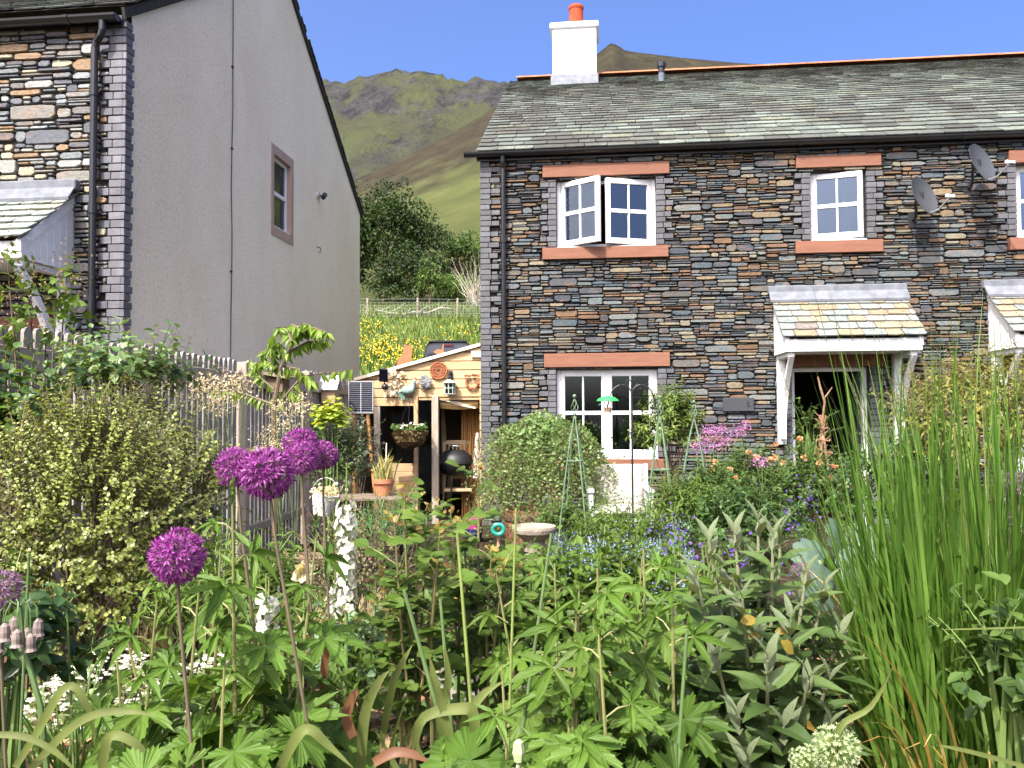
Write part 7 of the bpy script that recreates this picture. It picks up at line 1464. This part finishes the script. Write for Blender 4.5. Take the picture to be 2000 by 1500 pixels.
m = MB(); c = cw_(594, 1118, 2.6); g = np.random.default_rng(9); n = 26; b = gp(594, 2.6); ro_ = thing('cream_rose', 'single cream flower on a thin stem behind the allium stalks', 'flower', b); D = rdir(n, g); place(m, T_ROUND, c + D * .004, D, rdir(n, g), .028 + .012 * g.random(n)); m.build('bloom', leafmat('cream_rose', [(.72, .66, .40), (.78, .74, .55)], .3), ro_); m = MB(); m.tube([b, c], .003, 5); m.build('stem', GSTEM, ro_)
bush('sedum', 'blue-green fleshy leaved plant under the thin creamy larkspur', 'plant', 690, 2.7, cw_(690, 1290, 2.7), (.14, .12, .10), 40, .12, 9, T_OVAL, .04, leafmat('sedum_leaf', [(.14, .24, .12), (.2, .32, .17)], .3), GSTEM, up=1, seed=411, low=-.5)
bush('red_flowered_plant', 'twiggy plant with dark red buds behind the white larkspur', 'plant', 680, 3.4, cw_(690, 1130, 3.4), (.22, .18, .18), 110, .2, 10, T_TINY, .022, leafmat('reddish_leaf', [(.22, .05, .05), (.12, .14, .05), (.16, .20, .07), (.30, .24, .16)], .3), DARKSTEM, up=1, seed=412, low=-.7)
bush('feathery_plant', 'dark feathery plant at the foot of the black iron table', 'plant', 745, 5.0, cw_(750, 1045, 5.0), (.28, .2, .12), 120, .16, 14, T_NARROW, .045, leafmat('feather_leaf', [(.05, .13, .04), (.09, .19, .06)], .3), GSTEM, up=.8, seed=413, low=-.6)
bush('leafy_perennial', 'dark leafy plant in the corner beneath the drooping bells', 'plant', 30, 1.9, cw_(25, 1300, 1.9), (.14, .12, .12), 46, .12, 9, T_OVAL, .055, DARKLEAF, GSTEM, up=.8, seed=414, low=-.6)
bush('leafy_perennial', 'soft green plant filling the gap behind the lobed leaves and the yellow-green shrub', 'plant', 440, 2.9, cw_(450, 1210, 2.9), (.30, .2, .16), 120, .18, 10, T_LANCE, .06, FRESH, GSTEM, up=1, seed=415, low=-.6)
bush('leafy_perennial', 'bright green leafy plant behind the star-leaved plants, under the chair', 'plant', 1180, 3.2, cw_(1180, 1215, 3.2), (.42, .25, .18), 190, .2, 11, T_OVAL, .05, FRESH, GSTEM, up=1, seed=416, low=-.6)
bush('leafy_perennial', 'round-leaved plant between the birdbath and the path', 'plant', 1000, 3.3, cw_(990, 1225, 3.3), (.36, .22, .16), 150, .18, 10, T_ROUND, .045, ROSELEAF, GSTEM, up=1, seed=417, low=-.6)

# buddleja
T_BUD = leaf_tmpl([.02, .15, .20, .16, .08, .005], .3, .35)
def buddleja():
    g = np.random.default_rng(501); Y = 2.0; b = gp(1480, Y + .1); root = thing('buddleja', 'large grey-green lance-leaved bush with pale felted shoot tips, beside the tall grass', 'shrub', b); ml, mu, ms = MB(), MB(), MB()
    tips = [(1385, 1060, .0), (1435, 1045, .1), (1480, 1020, .15), (1510, 1050, .0), (1525, 1040, .2), (1575, 1120, .0), (1610, 1150, .0), (1360, 1130, -.1), (1545, 1210, -.15), (1450, 1170, -.15), (1640, 1240, .0), (1330, 1220, -.1), (1620, 1330, -.1), (1500, 1290, -.25), (1400, 1290, -.2), (1580, 1330, -.2), (1440, 1400, -.25), (1360, 1380, -.15), (1530, 1420, -.25), (1620, 1420, -.15), (1480, 1110, .1), (1420, 1120, .0), (1560, 1170, .1), (1470, 1240, -.1), (1390, 1200, .1), (1600, 1250, .1), (1650, 1340, .05), (1340, 1300, 0), (1460, 1480, -.3), (1580, 1480, -.25), (1530, 1340, 0), (1430, 1330, 0)]
    for (x, y, dy) in tips:
        e = cw_(x, y, Y + dy); m_ = b + (e - b) * np.array([.45, .45, .35]); ms.tube([b, m_, e - (e - m_) * .15, e], [.008, .006, .004, .003], 6); ax = unit(e - m_) * .6 + np.array([0, 0, .55]); ax = unit(ax); A_ = unit(np.cross(ax, [.3, 1, .1])); B_ = np.cross(ax, A_); L = .30
        for lv in range(8):
            u = lv / 8; P = e - ax * L * u; sp = .18 + .95 * u ** .6; ln = .062 + .062 * min(1, u * 1.8)
            for s in range(2):
                if lv > 1 and g.random() < .16: continue
                a = lv * PI / 2 + s * PI + g.normal() * .35; d = A_ * math.cos(a) + B_ * math.sin(a); D = ax * (1 - sp * .75) + d * sp + np.array([0, 0, -.12 * u]); N = ax - d * .3 + np.array([-.1, -.25, .5]) + g.normal(size=3) * .2; T = mu if u < .2 else ml; place(T, T_LANCE if u < .2 else T_BUD, P[None], D[None], N[None], np.array([ln * (.85 + .3 * g.random())]))
    ml.build('foliage', SAGE, root); mu.build('young_foliage', SAGEU, root); ms.build('stems', mat('pale_stem', (.17, .175, .10), .8, .2, 9), root)
    my = MB(); n = 12; P = np.stack([at(1480, 1340, Y)[0] + g.normal(size=n) * .10, Y - .1 + g.normal(size=n) * .1, cw_(1480, 1350, Y)[2] + g.normal(size=n) * .09], -1); place(my, T_OVAL, P, rdir(n, g), np.array([[0, -.7, .6]] * n), .028 + .02 * g.random(n)); my.build('yellowed_leaves', leafmat('yellowed', [(.26, .21, .035), (.28, .16, .03)], .4), root)
buddleja()
# tall grass clump
def clump():
    g = np.random.default_rng(601); Y = 2.05; b = gp(1940, Y); root = thing('miscanthus', 'tall clump of upright green grass blades filling the corner and rising past the porch', 'grass clump', b); mb = MB(); n = 1250
    a = g.uniform(0, 6.28, n); r = np.sqrt(g.random(n)); P = b + np.stack([(.31 * r) * np.cos(a), .20 * r * np.sin(a), -.02 + 0 * a], -1); out = np.cos(a) * r
    H = np.where(g.random(n) < .55, .75 + .66 * g.random(n), .42 + .5 * g.random(n)); head = np.where(g.random(n) < .65, a + g.normal(size=n) * .5, g.uniform(0, 6.28, n)); lean = .02 + .20 * g.random(n) ** 1.5 + .05 * r + np.where(H < .9, .14 * g.random(n), 0)
    blades(mb, P, head, H, lean, .0045 + .006 * g.random(n) + np.where(H < .9, .003, 0), k=9, curl=.55, droop=np.where(g.random(n) < .2, .4, .10) * g.random(n), twist=1.2, g=g, tipw=.04); mb.build('blades', GRASSM, root)
    mb = MB(); n = 60; a = g.uniform(2.2, 4.2, n); P = b + np.stack([.20 * np.cos(a) * g.random(n), .2 * np.sin(a) * g.random(n), 0 * a], -1); blades(mb, P, a, .5 + .75 * g.random(n), .10 + .22 * g.random(n), .007, k=9, curl=.7, droop=.35 * g.random(n), g=g); mb.build('outer_blades', GRASSM, root)
    mb = MB(); n = 95; a = g.uniform(0, 6.28, n); P = b + np.stack([.28 * np.cos(a), .22 * np.sin(a), 0 * a], -1); blades(mb, P, a, .25 + .5 * g.random(n), .15 + .25 * g.random(n), .008, k=8, curl=.8, droop=.6 * g.random(n), g=g); mb.build('dead_blades', leafmat('dead_blade', [(.55, .36, .10), (.60, .46, .18), (.45, .22, .06)], .35), root)
    mb = MB(); n = 22; a = g.uniform(0, 6.28, n); P = b + np.stack([.1 * np.cos(a), .1 * np.sin(a), 0 * a], -1); C = blades(mb, P, a, 1.0 + .25 * g.random(n), .15 + .2 * g.random(n), .003, k=9, curl=.6, g=g); mb.build('flower_stalks', leafmat('seed_stalk', [(.30, .30, .14), (.4, .36, .2)], .3), root)
clump()
tuft('grass_tuft', 'slimmer green grass tuft at the edge of the tall clump, nearest the buddleja', 1740, 2.25, 120, .95, .16, .008, GRASSM, 611, .08, .55, .12)
strap([(2010, 1500), (1900, 1470), (1830, 1455)], 1.5, .012, 'yellow grass leaf lying level across the foot of the tall clump')
strap([(2010, 1225), (1920, 1228), (1830, 1230)], 1.6, .005, 'thin straight pale blade crossing the tall grass level with the ground')
# sea kale
def kale():
    g = np.random.default_rng(621); Y = 3.1; b = gp(1650, Y); root = thing('sea_kale', 'blue-green cabbage-like plant with wavy leaves beside the tall grass clump', 'plant', b); m = MB(); s = MB(); m2 = MB()
    tmpl = palmate(9, .12, .03, 150, 1.5, .30, 7, .02)
    for (x, y, dx) in ((1640, 1055, -.2), (1600, 1095, -.6), (1665, 1105, .4), (1660, 1150, .3), (1610, 1150, -.5), (1690, 1140, .6), (1680, 1060, .5)):
        e = cw_(x, y, Y - .1 + g.normal() * .08); s.tube([b, (b + e) / 2 + np.array([0, 0, .05]), e], .006, 5); place(m, tmpl, e[None], np.array([[dx, -.25, .1 + .3 * g.random()]]), np.array([[.1 * g.normal(), -.75, .55]]), np.array([.085 + .03 * g.random()]))
    m.build('foliage', leafmat('kale_leaf', [(.07, .125, .085), (.10, .155, .11), (.055, .10, .065)], .2, .5), root); s.build('stems', mat('kale_stem', (.40, .46, .30), .6), root)
kale()
bush('broad_leaved_plant', 'dark broad-leaved plant at the picture edge low in front of the tall grass', 'plant', 1960, 1.75, cw_(1965, 1350, 1.75), (.10, .1, .16), 30, .14, 7, T_OVAL, .045, ROSELEAF, GSTEM, up=.8, seed=631, low=-.6)
